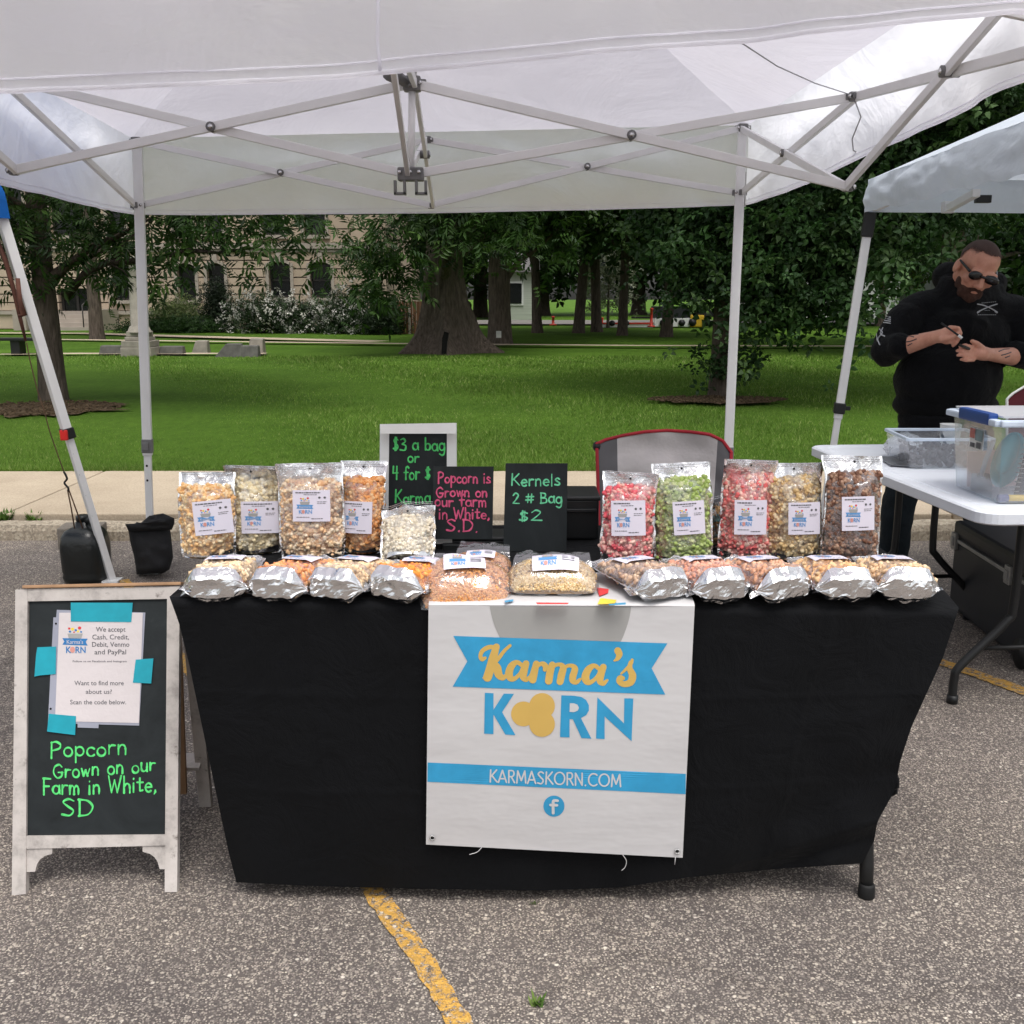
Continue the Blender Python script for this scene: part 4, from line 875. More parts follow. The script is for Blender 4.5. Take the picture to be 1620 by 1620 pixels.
o, d = slant_leg(bt, tp, ft, .56, w=.042)
m = MB(); q = tp + d * .548; m.bar(q, q + d * .03, .056, .056, .006); m.build("latch_body", MBLK, bt); m = MB(); m.box(q + d * .018 + Vector((-.005, -.03, 0)), (.035, .02, .05), bev=.006); m.build("latch", mat("latch_red", lin(200, 40, 36), .4), bt)
m = MB()
for k in (.62, .68, .74, .8): q = tp + d * k; m.tube([q + Vector((0, -.017, 0)), q + Vector((0, -.0185, 0))], .006, 10)
m.build("hole", mat("hole_black", lin(20, 20, 20), .9), bt)
m = MB(); A0 = at(14, 346, 4.72)
m.grid(lambda u, v: Vector((A0.x - 3 * u, A0.y + .02 * vnoise(u * 12, v * 3) , A0.z + .3 * (1 - v))) + Vector((-.04 * (1 - v), 0, 0)), 40, 8); m.grid(lambda u, v: Vector((A0.x + .0 - .04 * (1 - v), A0.y - 2.9 * u + .0, A0.z + .3 * (1 - v))) + Vector((-.75 * u + .02 * vnoise(u * 12, v * 3, 4), 0, 0)), 40, 8); m.build("valance", M_BLUEF, bt)
m = MB(); BP = A0 + Vector((-1.9, -1.4, .95))
for a, b_ in ((Vector((-.04, 0, .3)), Vector((-3, 0, .3))), (Vector((-.79, -2.9, .3)), Vector((-.04, 0, .3)))): m.grid(lambda u, v: (A0 + a).lerp(A0 + b_, u).lerp(BP, v), 12, 12)
m.build("roof_panel", M_BLUEF, bt)

# ---------------------------------------------------------------- table, cloth, banner
TZ = .735
tb = empty("folding_table", (.12, 2.55, 0), "folding table under the black cloth, one black leg showing at the right", "table")
m = MB(); m.box((.115, 2.56, TZ - .03), (1.70, .74, .045), bev=.012); m.build("tabletop", M_WHT, tb)
fr_ = atz(1370, 1418, 0)
for x, y in ((fr_.x, fr_.y), (-.55, 2.30), (fr_.x, 2.86), (-.55, 2.86)):
    dy = .14 if y < 2.5 else -.05; m = MB(); m.tube([(x, y, .0), (x, y + .012, .08), (x, y + dy * .7, .45), (x, y + dy, TZ - .05)], .0165, 12); l = m.build("leg", MBLK, tb); m = MB(); m.lathe((x, y, 0), [(.019, 0), (.020, .004), (.019, .03), (.017, .034)], 12); m.build("foot", mat("black_rubber", lin(18, 18, 19), .7), l)
for x in (fr_.x, -.55): m = MB(); m.tube([(x, fr_.y + .1, .3), (x, 2.86, .3)], .012, 8); m.build("crossbar", MBLK, tb)
def clothmat(name, c, b=.4):
    t = NT(name); v = t.coord(); n = t.noise(v, 5, 5, .65, .8); t.link(t.ramp(n, [(.3, tuple(np.array(c[:3]) * .8)), (.7, tuple(np.array(c[:3]) * 1.25))]), t.b.inputs['Base Color'])
    t.b.inputs['Roughness'].default_value = .85; t.b.inputs['Specular IOR Level'].default_value = .15; t.b.inputs['Sheen Weight'].default_value = .03
    t.bump(t.mix(t.noise(v, 9, 5, .6, 1.5), t.noise(v, 500, 2), .12), b, .03); return t.m
M_CLOTH = clothmat("black_cloth", lin(8, 9, 12))
YT = 2.158
Ledge = [(268, 944), (283, 985), (300, 1055), (323, 1165), (345, 1270), (362, 1350), (374, 1396)]
Redge = [(1517, 962), (1492, 1040), (1442, 1150), (1424, 1205), (1416, 1250), (1388, 1300), (1383, 1330), (1364, 1366)]
Bot = [(374, 1396), (500, 1402), (700, 1407), (860, 1409), (980, 1404), (1090, 1388), (1240, 1374), (1364, 1366)]
def interp(P, t):
    L = [0]
    for i in range(len(P) - 1): L.append(L[-1] + math.dist(P[i], P[i + 1]))
    s_ = t * L[-1]
    for i in range(len(P) - 1):
        if s_ <= L[i + 1] + 1e-9: k = (s_ - L[i]) / (L[i + 1] - L[i]); return (P[i][0] + (P[i + 1][0] - P[i][0]) * k, P[i][1] + (P[i + 1][1] - P[i][1]) * k)
    return P[-1]
def cl_front(u, v):
    l, r_, bo = interp(Ledge, v), interp(Redge, v), interp(Bot, u); top = (268 + (1517 - 268) * u, 944 + 18 * u)
    # Coons patch in the plane of the drop
    px = (1 - u) * l[0] + u * r_[0] + (1 - v) * top[0] + v * bo[0] - ((1 - u) * (1 - v) * 268 + u * (1 - v) * 1517 + (1 - u) * v * 374 + u * v * 1364)
    py = (1 - u) * l[1] + u * r_[1] + (1 - v) * top[1] + v * bo[1] - ((1 - u) * (1 - v) * 944 + u * (1 - v) * 962 + (1 - u) * v * 1396 + u * v * 1366)
    y = YT - .004 * math.sin(v * 3) + .02 * v * v
    rr = .018; 
    if v < .035: y += .02 * (1 - v / .035) ** 2
    edge = max(0, u - .72) / .28
    y += .010 * vnoise(u * 9, v * 1.6) * v + .006 * vnoise(u * 22, v * 3, 4) * v
    y += edge * v * (.016 * math.sin(v * 9 + u * 22) + .018 * vnoise(u * 16, v * 9, 8)) - edge * v * .012
    if u < .12: y += .03 * v * (1 - u / .12) ** 2
    for uc in (.165, .335, .84): y -= .0025 * math.exp(-((u - uc + .004 * vnoise(v * 6, uc * 40)) / .0045) ** 2)
    for vc in (.34, .67): y -= .0016 * math.exp(-((v - vc + .008 * vnoise(u * 9, vc * 40)) / .010) ** 2)
    y += .006 * v * math.sin((px - 1400) * .012 + (py - 960) * .02) * max(0, u - .55)
    d = (px - 1160) * .0 ; ln = 1300 + (1385 - px) * .31     # diagonal fold near the lower right
    f = (py - ln) / 22.
    if 1060 < px < 1400 and f > 0: y += min(f, 1) * .028 * min(1, (px - 1060) / 90)
    return at(px, py, y)
ct = empty("tablecloth", (.12, 2.5, TZ), "black cloth draped over the popcorn table down to the asphalt", "tablecloth")
m = MB(); m.grid(cl_front, 220, 96); tl_, tr_ = cl_front(0, 0), cl_front(1, 0)
def cl_top(u, v):
    a = cl_front(u, 0); p = Vector((a.x * (1 - v) + v * (tl_.x + .01 + (tr_.x - tl_.x - .02) * u), a.y + (2.94 - a.y) * v, 0)); e = min(1, min(u, 1 - u) * 30, v * 14 + 0.0)
    p.z = a.z + (TZ + .006 - a.z) * min(1, v * 10) + .0025 * vnoise(p.x * 14, p.y * 9) * e; return p
m.grid(cl_top, 90, 26)
def side(u0, sgn):
    def fn(u, v):
        a = cl_front(u0, v); bk = Vector((a.x + sgn * .0 + .03 * sgn * math.sin(v * 3), 2.94, a.z + .02 * v)); p = a.lerp(bk, u); p.x += sgn * (.022 * v * math.sin(u * 16 + v * 3) * min(1, u * 4) + .012 * v * vnoise(u * 9, v * 5, 2) * min(1, u * 5)); p.z = p.z if v > 0 else a.z; return p
    return fn
m.grid(side(0, -1), 30, 40); m.grid(side(1, 1), 30, 40); m.build("drape", M_CLOTH, ct)
m = MB()
m.grid(lambda u, v: Vector((tl_.x + (tr_.x - tl_.x) * u, 2.94 + .01 * vnoise(u * 14, v * 2) * v, TZ - (TZ - .1) * v)), 50, 10); m.build("back_drape", M_CLOTH, ct)
m = MB(); p = at(1405, 1236, 2.24)                                     # gathered clip of cloth on the right edge
for i in range(6): m.ell(p + Vector((.004 * i, random.uniform(-.01, .02), random.uniform(-.03, .03))), (.012, .016, .022), sub=1)
m.build("gathered_fold", M_CLOTH, ct)

# banner, traced marks laid on its surface
YBN = YT - .012
Cb = [(678, 957), (1099, 959), (1080, 1357), (674, 1336)]             # corners in the photograph
CROP = [(122, 118), (1487, 124), (1425, 1415), (110, 1346)]
def homog(src, dst):
    A = []; 
    for (x, y), (u, v) in zip(src, dst): A += [[x, y, 1, 0, 0, 0, -u * x, -u * y], [0, 0, 0, x, y, 1, -v * x, -v * y]]
    h = np.linalg.solve(np.array(A, float), np.array(dst, float).ravel()); return np.append(h, 1).reshape(3, 3)
HB = homog(CROP, Cb)
def crop2px(x, y): q = HB @ np.array([x, y, 1.]); return q[0] / q[2], q[1] / q[2]
def bn_y(px, py):
    t = (py - 957) / 390; return YBN - .004 + .006 * t + .0011 * vnoise(px * .006, py * .03, 2) + .003 * vnoise(px * .012, py * .006, 6) - .006 * math.sin(min(max(t, 0), 1) * 3.1)
def bn(px, py, e=0.): return at(px, py, bn_y(px, py) - e)
M_VINYL = mat("white_vinyl", lin(200, 198, 199), .42, var=.05, vs=5, bump=.22, bs=5, bdist=.02, scale=(.6, 1, 1.4))
M_BBLUE = mat("banner_blue", lin(52, 150, 196), .45, var=.12, vs=14); M_GOLD = mat("banner_gold", lin(206, 170, 92), .45, var=.06); M_BGREY = mat("banner_grey", lin(158, 157, 155), .45, var=.06)
M_RED = mat("print_red", lin(212, 60, 62), .45); M_YLP = mat("print_yellow", lin(232, 206, 70), .45); M_TEAL = mat("print_teal", lin(70, 150, 190), .45)
bnr = empty("banner", (.1, YBN, .15), "white vinyl banner reading Karma's Korn hung down the black cloth", "banner")
m = MB()
def bnf(u, v):
    a = (1 - u) * np.array(Cb[0]) + u * np.array(Cb[1]); b_ = (1 - u) * np.array(Cb[3]) + u * np.array(Cb[2]); p = a * (1 - v) + b_ * v
    return bn(p[0], p[1])
m.grid(bnf, 40, 50)
pa, pb = bn(*Cb[0]), bn(*Cb[1])
def bntop(u, v):
    a = pa.lerp(pb, u); q = Vector((a.x + .0, 2.40, TZ + .012)); 
    if v < .3: t = v / .3; return Vector((a.x, a.y + .03 * (1 - math.cos(t * math.pi / 2)), a.z + (TZ + .012 - a.z) * math.sin(t * math.pi / 2)))
    return Vector((a.x, a.y + .03 + (v - .3) / .7 * .22, TZ + .012 + .001 * vnoise(a.x * 20, v * 6)))
m.grid(bntop, 30, 20); m.build("sheet", M_VINYL, bnr)
def deco(name, polys, mt, e=.0015, sub=True):
    m = MB()
    for P in polys:
        q = []
        for i in range(len(P)):
            a, b_ = P[i], P[(i + 1) % len(P)]; n = max(1, int(math.dist(a, b_) / 60)) if sub else 1; q += [(a[0] + (b_[0] - a[0]) * k / n, a[1] + (b_[1] - a[1]) * k / n) for k in range(n)]
        tri = tessellate_polygon([[Vector((x, y, 0)) for x, y in q]])
        bm = bmesh.new(); vs_ = [bm.verts.new((x, y, 0)) for x, y in q]
        for t_ in tri:
            try: bm.faces.new([vs_[i] for i in t_])
            except ValueError: pass
        for _ in range(2 if sub else 0):
            lg = [e_ for e_ in bm.edges if e_.calc_length() > 40]
            if lg: bmesh.ops.subdivide_edges(bm, edges=lg, cuts=2, use_grid_fill=True); bmesh.ops.triangulate(bm, faces=bm.faces[:])
        bm.verts.index_update(); m.add([bn(*crop2px(v.co.x, v.co.y), e) for v in bm.verts], [[v.index for v in f.verts] for f in bm.faces]); bm.free()
    return m.build(name, mt, bnr)
bowl = [(436, 124), (1160, 126)] + [(1160 - 0.0 - 52 * (k / 8) ** 1.6, 126 + 180 * k / 8) for k in range(1, 9)] + [(487, 285)] + [(487 - 49 * (1 - ((8 - k) / 8) ** 1.6), 285 - 160 * k / 8) for k in range(1, 8)]
deco("bowl_print", [bowl], M_BGREY, .0006)
deco("ribbon_print", [[(249, 277), (1347, 315), (1266, 443), (1336, 578), (246, 537), (321, 407)]], M_BBLUE, .0009)
deco("stripe_print", [[(118, 926), (1441, 985), (1440, 1089), (117, 1025)]], M_BBLUE, .0007)
m = MB()
def cbn(x, y, e=.0026): return bn(*crop2px(x, y), e)
def brush(pts, r):                                      # pen stroke with swelling width, crop units
    P = crom(pts, 6); n = len(P); rr = [np.interp(i / (n - 1), np.linspace(0, 1, len(r)), r) * .000345 * 1.42 for i in range(n)] if hasattr(r, '__len__') else [r * .000345 * 1.12] * n
    m.ribbon([cbn(a, b_, .0014) for a, b_ in P], rr, Vector((0, -1, 0)))
# Karma's in script
brush([(468, 336), (432, 335), (400, 352), (388, 378), (396, 396), (412, 390)], [10, 11, 10, 9, 11, 7]); brush([(470, 332), (452, 392), (436, 452), (424, 490)], [15, 19, 20, 20]); brush([(424, 492), (404, 492)], [8, 5])
brush([(540, 326), (508, 356), (478, 396), (452, 424)], [7, 8, 9, 8]); brush([(458, 416), (474, 440), (482, 476), (504, 492), (516, 478)], [13, 18, 18, 13, 6])
brush([(606, 432), (576, 412), (548, 430), (534, 468), (544, 494), (566, 494), (592, 468), (604, 440)], [9, 11, 16, 18, 16, 10, 8, 8]); brush([(622, 418), (610, 462), (608, 488), (624, 500), (642, 484)], [15, 17, 16, 12, 6])
brush([(642, 484), (664, 440), (672, 420)], [6, 8, 9]); brush([(674, 418), (664, 462), (656, 502)], [14, 17, 17]); brush([(664, 456), (686, 426), (708, 420), (722, 434), (718, 450)], [8, 9, 12, 14, 9])
brush([(756, 424), (744, 468), (738, 508)], [15, 17, 17]); brush([(742, 466), (768, 430), (796, 424), (812, 440), (804, 476), (796, 512)], [7, 8, 10, 15, 17, 16]); brush([(800, 470), (828, 434), (856, 430), (872, 446), (862, 484), (862, 506), (880, 514), (900, 498)], [7, 8, 10, 15, 16, 15, 11, 6])
brush([(1002, 450), (972, 430), (942, 448), (926, 486), (936, 512), (958, 512), (986, 486), (1000, 458)], [9, 11, 16, 18, 16, 10, 8, 8]); brush([(1018, 436), (1004, 480), (1002, 508), (1018, 520), (1038, 504)], [15, 17, 16, 12, 6])
brush([(1092, 352), (1100, 372), (1090, 394), (1074, 404)], [16, 15, 10, 4])
brush([(1110, 470), (1134, 448), (1160, 420), (1166, 400)], [5, 7, 8, 7]); brush([(1158, 412), (1154, 444), (1168, 480), (1158, 514), (1124, 524), (1100, 510), (1104, 492), (1118, 494)], [9, 13, 17, 17, 14, 13, 13, 10])
m.build("lettering", M_GOLD, bnr)
def H_(P): return P
K_ = [(411, 569), (455, 571), (455, 656), (508, 573), (560, 574), (499, 668), (568, 786), (516, 783), (455, 680), (455, 781), (407, 778)]
R_o = [(803, 582), (870, 584), (905, 590), (930, 606), (944, 632), (944, 660), (930, 684), (903, 698), (957, 804), (906, 801), (862, 704), (845, 704), (845, 798), (796, 796)]
N_ = [(988, 592), (1124, 726), (1126, 597), (1172, 598), (1163, 817), (1025, 690), (1025, 806), (981, 804)]
deco("lettering", [K_, R_o, N_], M_BBLUE, .0008); deco("lettering", [[(846, 622), (868, 623), (886, 630), (893, 645), (887, 660), (868, 668), (845, 667)]], M_VINYL, .0013)
def circ(cx_, cy_, r, n=28): return [(cx_ + r * math.cos(6.283 * i / n), cy_ + r * math.sin(6.283 * i / n)) for i in range(n)]
deco("popcorn_print", [circ(609, 677, 64)], M_GOLD, .0007); deco("popcorn_print", [circ(704, 636, 66)], M_GOLD, .0010); deco("popcorn_print", [circ(704, 729, 66)], M_GOLD, .0013)
m = MB(); lines = strokes("KARMASKORN.COM", 436, 1026, 1110, 62, 0, 1052, .1)
for L in lines: m.ribbon([cbn(a, b_, .0012) for a, b_ in L], 4.6 * .000345 * 1.12, Vector((0, -1, 0)))
m.build("lettering", M_VINYL, bnr)
deco("badge_print", [circ(765, 1150, 54, 36)], M_BBLUE, .0007); m = MB()
for P in ([(783, 1122), (768, 1121), (761, 1130), (761, 1186)], [(748, 1144), (780, 1145)]): brush(P, 8.5)
m.build("lettering", M_VINYL, bnr)
for x, y in ((142, 1313), (1397, 1383)):
    c = cbn(x, y, .003); m = MB(); n = 20
    for i in range(n): a, b_ = 6.283 * i / n, 6.283 * (i + 1) / n; m.tube([c + Vector((.0052 * math.cos(a), 0, .0052 * math.sin(a))), c + Vector((.0052 * math.cos(b_), 0, .0052 * math.sin(b_)))], .0016, 6)
    g = m.build("grommet", M_BOLT, bnr); m = MB(); m.tube([c + Vector((0, .001, 0)), c + Vector((0, -.0005, 0))], .0042, 14); m.build("hole", mat("hole_black", lin(10, 10, 10), .9), g)
m = MB()
for P in ([(395, 1362), (372, 1385), (332, 1398)], [(1118, 1400), (1136, 1430), (1130, 1462), (1112, 1480)], [(1388, 1412), (1384, 1450)]): m.tube([cbn(a, b_, .002) for a, b_ in crom(P)], .0009, 5)
m.build("loose_thread", M_VINYL, bnr)
def toppatch(poly, mt):
    m = MB(); m.poly([atz(x, y, TZ + .0145) for x, y in poly]); m.build("colour_print", mt, bnr)
toppatch([(944, 929), (963, 932), (962, 938), (948, 943)], M_RED); toppatch([(958, 908), (968, 908), (968, 914), (961, 913)], M_RED); toppatch([(950, 946), (976, 949), (972, 955), (945, 956)], M_YLP); toppatch([(798, 950), (812, 948), (812, 951), (799, 953)], M_TEAL); toppatch([(848, 953), (900, 953.5), (898, 956), (850, 956)], M_RED); toppatch([(962, 955), (990, 953), (990, 956.5), (964, 957.5)], M_TEAL); toppatch([(795, 938), (808, 932), (808, 938)], M_RED)

# ---------------------------------------------------------------- sandwich board
M_WASH = NT("whitewashed_wood"); t = M_WASH; v = t.coord((1, 1, 1))
c = t.ramp(t.noise(v, 9, 6, .7), [(.3, lin(140, 134, 130)), (.48, lin(184, 177, 172)), (.75, lin(202, 195, 190))]); c = t.mix(c, t.ramp(t.noise(v, 30, 5, .75), [(.28, lin(120, 112, 104)), (.42, (1, 1, 1))]), .8, 'MULTIPLY')
t.link(c, t.b.inputs['Base Color']); t.b.inputs['Roughness'].default_value = .75; t.bump(t.noise(v, 60, 4), .3, .003); M_WASH = t.m
def chalkmat(name):
    t = NT(name); v = t.coord(); c = t.ramp(t.noise(v, 7, 6, .7, .8), [(.3, lin(22, 26, 28)), (.6, lin(36, 41, 43)), (.8, lin(60, 64, 66))]); t.link(c, t.b.inputs['Base Color']); t.b.inputs['Roughness'].default_value = .6; t.b.inputs['Specular IOR Level'].default_value = .25; return t.m
M_CHALK = chalkmat("chalkboard_black"); M_GREEN = mat("chalk_green", lin(84, 206, 112), .7, var=.28, vs=90); M_PINK = mat("chalk_pink", lin(206, 84, 122), .7, var=.28, vs=90); M_MINT = mat("chalk_mint", lin(110, 208, 158), .7, var=.28, vs=90)
M_WOOD = mat("raw_wood", lin(168, 132, 100), .7, var=.2, vs=5, scale=(4, 4, .6))
bl, br = atz(25, 1413, 0), atz(285, 1409, 0); tl2, tr2 = at(37, 930, 2.45), at(286, 925, 2.45)
u = (br - bl).normalized(); vv = ((tl2 + tr2) / 2 - (bl + br) / 2).normalized(); nn = u.cross(vv).normalized(); vv = nn.cross(u)
def sb(px, py, e=0.): return onplane(px, py, bl + nn * e, nn)
sbd = empty("sandwich_board", (bl + br) / 2, "whitewashed wooden sandwich board with a black panel and green handwriting", "sign")
def slab(name, pts, mt, e0, e1, par):                  # outline in the photograph, from depth e0 to e1 off the board plane
    m = MB(); A = [sb(x, y, e0) for x, y in pts]; n = len(A); B = [p + nn * (e1 - e0) for p in A]; tri = tessellate_polygon([[Vector((x, y, 0)) for x, y in pts]])
    m.add(A + B, [tuple(t_) for t_ in tri] + [tuple(i + n for i in t_)[::-1] for t_ in tri] + [(i, (i + 1) % n, n + (i + 1) % n, n + i) for i in range(n)]); return m.build(name, mt, par)
def Cz(x, y): return (x / 3.0556, 900 + y / 3.0556)
F_ = [[(92, 104), (152, 152), (136, 1560), (74, 1568)], [(815, 150), (878, 88), (868, 1552), (808, 1552)]]
slab("stile", [Cz(92, 102), Cz(150, 100), Cz(142, 1562), Cz(75, 1568)], M_WASH, -.012, .008, sbd); slab("stile", [Cz(820, 88), Cz(880, 84), Cz(868, 1552), Cz(808, 1552)], M_WASH, -.012, .008, sbd)
slab("rail", [Cz(150, 100), Cz(820, 88), Cz(818, 146), Cz(148, 158)], M_WASH, -.011, .007, sbd); slab("rail", [Cz(137, 1284), Cz(810, 1278), Cz(810, 1330), Cz(137, 1346)], M_WASH, -.011, .007, sbd)
m = MB(); a, b_ = sb(36, 931, .008), sb(287, 925.5, .008); m.bar(a - nn * .012 + vv * .004, b_ - nn * .012 + vv * .004, .008, .034, .002, up=nn); m.build("top_edge", M_WOOD, sbd)
slab("panel", [Cz(150, 157), Cz(818, 145), Cz(810, 1279), Cz(137, 1286)], M_CHALK, -.008, .0, sbd)
q = [Cz(137, 1345), Cz(262, 1342), Cz(262, 1372)] + [Cz(262 - 80 * math.cos(R(a)), 1456 - 82 * math.sin(R(a))) for a in (85, 65, 45, 25, 5)] + [Cz(180, 1458), Cz(137, 1460)]
slab("corner_brace", q, M_WASH, -.008, .004, sbd)
q = [Cz(808, 1334), Cz(697, 1335), Cz(697, 1362)] + [Cz(697 + 80 * math.cos(R(a)), 1444 - 80 * math.sin(R(a))) for a in (85, 65, 45, 25, 5)] + [Cz(779, 1446), Cz(808, 1446)]
slab("corner_brace", q, M_WASH, -.008, .004, sbd)
# rear frame
rl, rr = atz(62, 1275, 0), atz(326, 1274, 0); tt0, tt1 = tl2 + Vector((.02, .03, -.02)), tr2 + Vector((.005, .03, -.02))
m = MB(); m.bar(rl, tt0, .02, .035, .002, up=Vector((1, 0, 0))); m.build("rear_leg", M_WASH, sbd); m = MB(); m.bar(rr, tt1, .02, .035, .002, up=Vector((1, 0, 0))); m.build("rear_leg", M_WASH, sbd)
m = MB(); m.bar(rl.lerp(tt0, .22) + Vector((.0, .0, 0)), rr.lerp(tt1, .22), .012, .06, .002, up=Vector((0, 1, .3))); m.build("rear_rail", M_WASH, sbd)
m = MB(); m.poly([rr.lerp(tt1, .1) + Vector((-.06, -.05, 0)), rr.lerp(tt1, .1) + Vector((-.035, -.05, 0)), rr.lerp(tt1, .85) + Vector((-.02, -.02, 0)), rr.lerp(tt1, .85) + Vector((-.05, -.02, 0))], .012, (0, 1, 0)); m.build("wood_stay", M_WOOD, sbd)
m = MB()
for s_, x0, y0, x1, y1, h in (("Popcorn", 80, 1198, 201, 1193, 26), ("Grown on our", 84, 1231, 246, 1219, 22), ("Farm in White,", 68, 1258, 248, 1251, 25), ("SD", 97, 1292, 149, 1290, 25)):
    lay_strokes(m, strokes(s_, x0, y0, x1, h, .06, y1), lambda a, b: sb(a, b, .001), nn, .0023)
m.build("handwriting", M_GREEN, sbd)
# taped notice
M_PAPER = mat("printed_paper", lin(204, 196, 197), .55, var=.04, vs=6, bump=.3, bs=14, bdist=.01); M_SLEEVE = mat("plastic_sleeve", lin(150, 152, 166), .25, var=.1); M_TAPE = mat("teal_tape", lin(20, 150, 168), .5, var=.1, vs=20); M_INK = mat("grey_ink", lin(88, 88, 92), .6); M_PBLUE = mat("print_blue", lin(46, 118, 178), .5)
nb = empty("taped_notice", sb(155, 1055), "white notice in a plastic sleeve taped to the sandwich board with teal tape", "notice")
Zc = lambda x, y: (60 + x * 180 / 1325, 940 + y * 180 / 1325)
slab("sleeve", [Zc(222, 182), Zc(1252, 214), Zc(1180, 1530), Zc(118, 1500), Zc(182, 270), Zc(214, 270)], M_SLEEVE, .001, .002, nb)
slab("sheet", [Zc(250, 216), Zc(1222, 218), Zc(1178, 1500), Zc(200, 1478), Zc(228, 800)], M_PAPER, .0022, .003, nb)
slab("sticker_tab", [Zc(465, 1495), Zc(712, 1500), Zc(706, 1560), Zc(465, 1552)], M_SLEEVE, .001, .0026, nb)
for P in ([(384, 98), (1104, 100), (1088, 325), (384, 318)], [(-5, 618), (212, 610), (208, 930), (30, 945), (-40, 960), (-20, 700)], [(1140, 762), (1345, 748), (1320, 1040), (1106, 1030)], [(128, 1392), (444, 1420), (434, 1640), (108, 1600)]):
    slab("tape", [Zc(*p) for p in P], M_TAPE, .0034, .0042, nb)
m = MB(); fnp = lambda x, y: sb(*Zc(x, -y), .0035)
for s_, x, y, w in (("We accept", 848, 436, 345), ("Cash, Credit,", 845, 526, 430), ("Debit, Venmo", 845, 612, 440), ("and PayPal", 842, 700, 370), ("Follow us on Facebook and Instagram", 718, 792, 632), ("Want to find more", 712, 1060, 575), ("about us?", 708, 1160, 305), ("Scan the code below.", 700, 1282, 655)):
    put_text(m, s_, fnp, x, -y, 22 if 'Follow' in s_ else (52 if y > 900 else 56), 'c', w, .006)
m.build("print", M_INK, nb)
def logo(m, fn, k_dark=True):
    """small bowl-and-ribbon logo in a unit square; material slots: 0 blue 1 grey 2 red 3 yellow 4 white 5 gold"""
    m.cur = 1; m.add([fn(x, y) for x, y in [(.2, .70), (.8, .70), (.74, .52), (.26, .52)]], [(0, 1, 2, 3)][::1])
    for k, (x, y, c, s_) in enumerate([(.27, .88, 2, .05), (.4, .86, 3, .07), (.53, .82, 0, .05), (.68, .9, 2, .07), (.3, .77, 0, .05), (.46, .75, 2, .035), (.62, .78, 3, .05), (.74, .76, 0, .04)]):
        m.cur = c; n = 7; m.add([fn(x + s_ * math.cos(6.283 * i / n + k), y + s_ * .8 * math.sin(6.283 * i / n + k)) for i in range(n)], [tuple(range(n))])
    m.cur = 0; m.add([fn(x, y) for x, y in [(0, .54), (1, .52), (.92, .41), (1, .28), (0, .31), (.08, .42)]], [(0, 1, 2, 5), (2, 3, 4, 5)])
    m.cur = 0
    put_text(m, "K", fn, .13, .02, .22, bold=.02); put_text(m, "RN", fn, .5, .02, .22, bold=.02); m.cur = 5; n = 14
    m.add([fn(.4 + .1 * math.cos(6.283 * i / n), .13 + .11 * math.sin(6.283 * i / n)) for i in range(n)], [tuple(range(n))])
    m.cur = 4
LM = [M_PBLUE, M_BGREY, M_RED, M_YLP, M_PAPER, mat("print_salmon", lin(216, 150, 140), .5)]
m = MB(); lf = lambda x, y: sb(*Zc(284 + 296 * x, 690 - 330 * y), .0036); logo(m, lf); lf2 = lambda x, y: sb(*Zc(284 + 296 * x, 690 - 330 * y), .0042); put_text(m, "Karma's", lf2, .16, .34, .14, w=.66); m.build("logo_print", LM, nb)
m = MB()
for x, y in ((210, 342), (148, 1334)): c = sb(*Zc(x, y), .0025); m.tube([c, c + nn * .0006], .0025, 10)
m.build("punched_hole", mat("hole_black", lin(20, 20, 20), .9), nb)

# ---------------------------------------------------------------- chalk signs and boxes on the table
def pboard(name, pts, Y, tilt, th, mt, par, e=0.):
    P = at(pts[0][0], pts[-1][1], Y); n = Vector((0, -math.cos(tilt), math.sin(tilt))); m = MB(); m.poly([onplane(x, y, P + n * e, n) for x, y in pts], -th, n); o = m.build(name, mt, par)
    return o, (lambda a, b, k=.0012: onplane(a, b, P + n * (e + k), n)), n
s1 = empty("chalkboard_sign", at(660, 870, 2.72), "white framed tabletop chalkboard reading $3 a bag in green", "sign")
o, f1, n1 = pboard("board", [(615, 685), (707, 685), (707, 880), (613, 880)], 2.72, R(8), .012, M_CHALK, s1, .0)
for P in ([(601, 671), (722, 669), (722, 686), (601, 686)], [(601, 686), (615.5, 686), (613.5, 886), (599, 886)], [(707, 686), (722, 686), (722.5, 886), (706.5, 886)], [(613.5, 872), (706.5, 872), (706.5, 886), (613.5, 886)]): pboard("frame", P, 2.72, R(8), .02, M_WHT, s1, .006)
m = MB()
for s_, x0, y0, x1, h, mt in (("$3 a bag", 622, 712, 704, 20, 0), ("or", 645, 732, 663, 17, 0), ("4 for $", 621, 759, 681, 20, 0), ("Karma", 625, 796, 681, 19, 0)): lay_strokes(m, strokes(s_, x0, y0, x1, h, .06), f1, n1, .0023)
m.build("handwriting", M_GREEN, s1)
s2 = empty("chalkboard_sign", at(733, 880, 2.62), "black tabletop sign with pink handwriting about popcorn grown in White, S.D.", "sign")
o, f2, n2 = pboard("board", [(686, 738), (781, 738), (779, 853), (683, 853)], 2.62, R(7), .006, M_CHALK, s2)
m = MB()
for s_, x0, y0, x1, h in (("Popcorn is", 693, 764, 776, 17), ("Grown on", 690, 786, 771, 16), ("our farm", 688, 801, 770, 17), ("in White,", 694, 821, 775, 17), ("S.D.", 706, 841, 757, 19)): lay_strokes(m, strokes(s_, x0, y0, x1, h, .06), f2, n2, .0021)
m.build("handwriting", M_PINK, s2); m = MB(); c = at(733, 872, 2.66); m.box(c, (.11, .05, .05), bev=.004); m.build("stand", MBLK, s2)
s3 = empty("chalkboard_sign", at(848, 880, 2.62), "black tabletop sign with green handwriting: Kernels 2 # Bag $2", "sign")
o, f3, n3 = pboard("board", [(800, 733), (898, 733), (896, 872), (796, 872)], 2.62, R(7), .006, M_CHALK, s3)
m = MB()
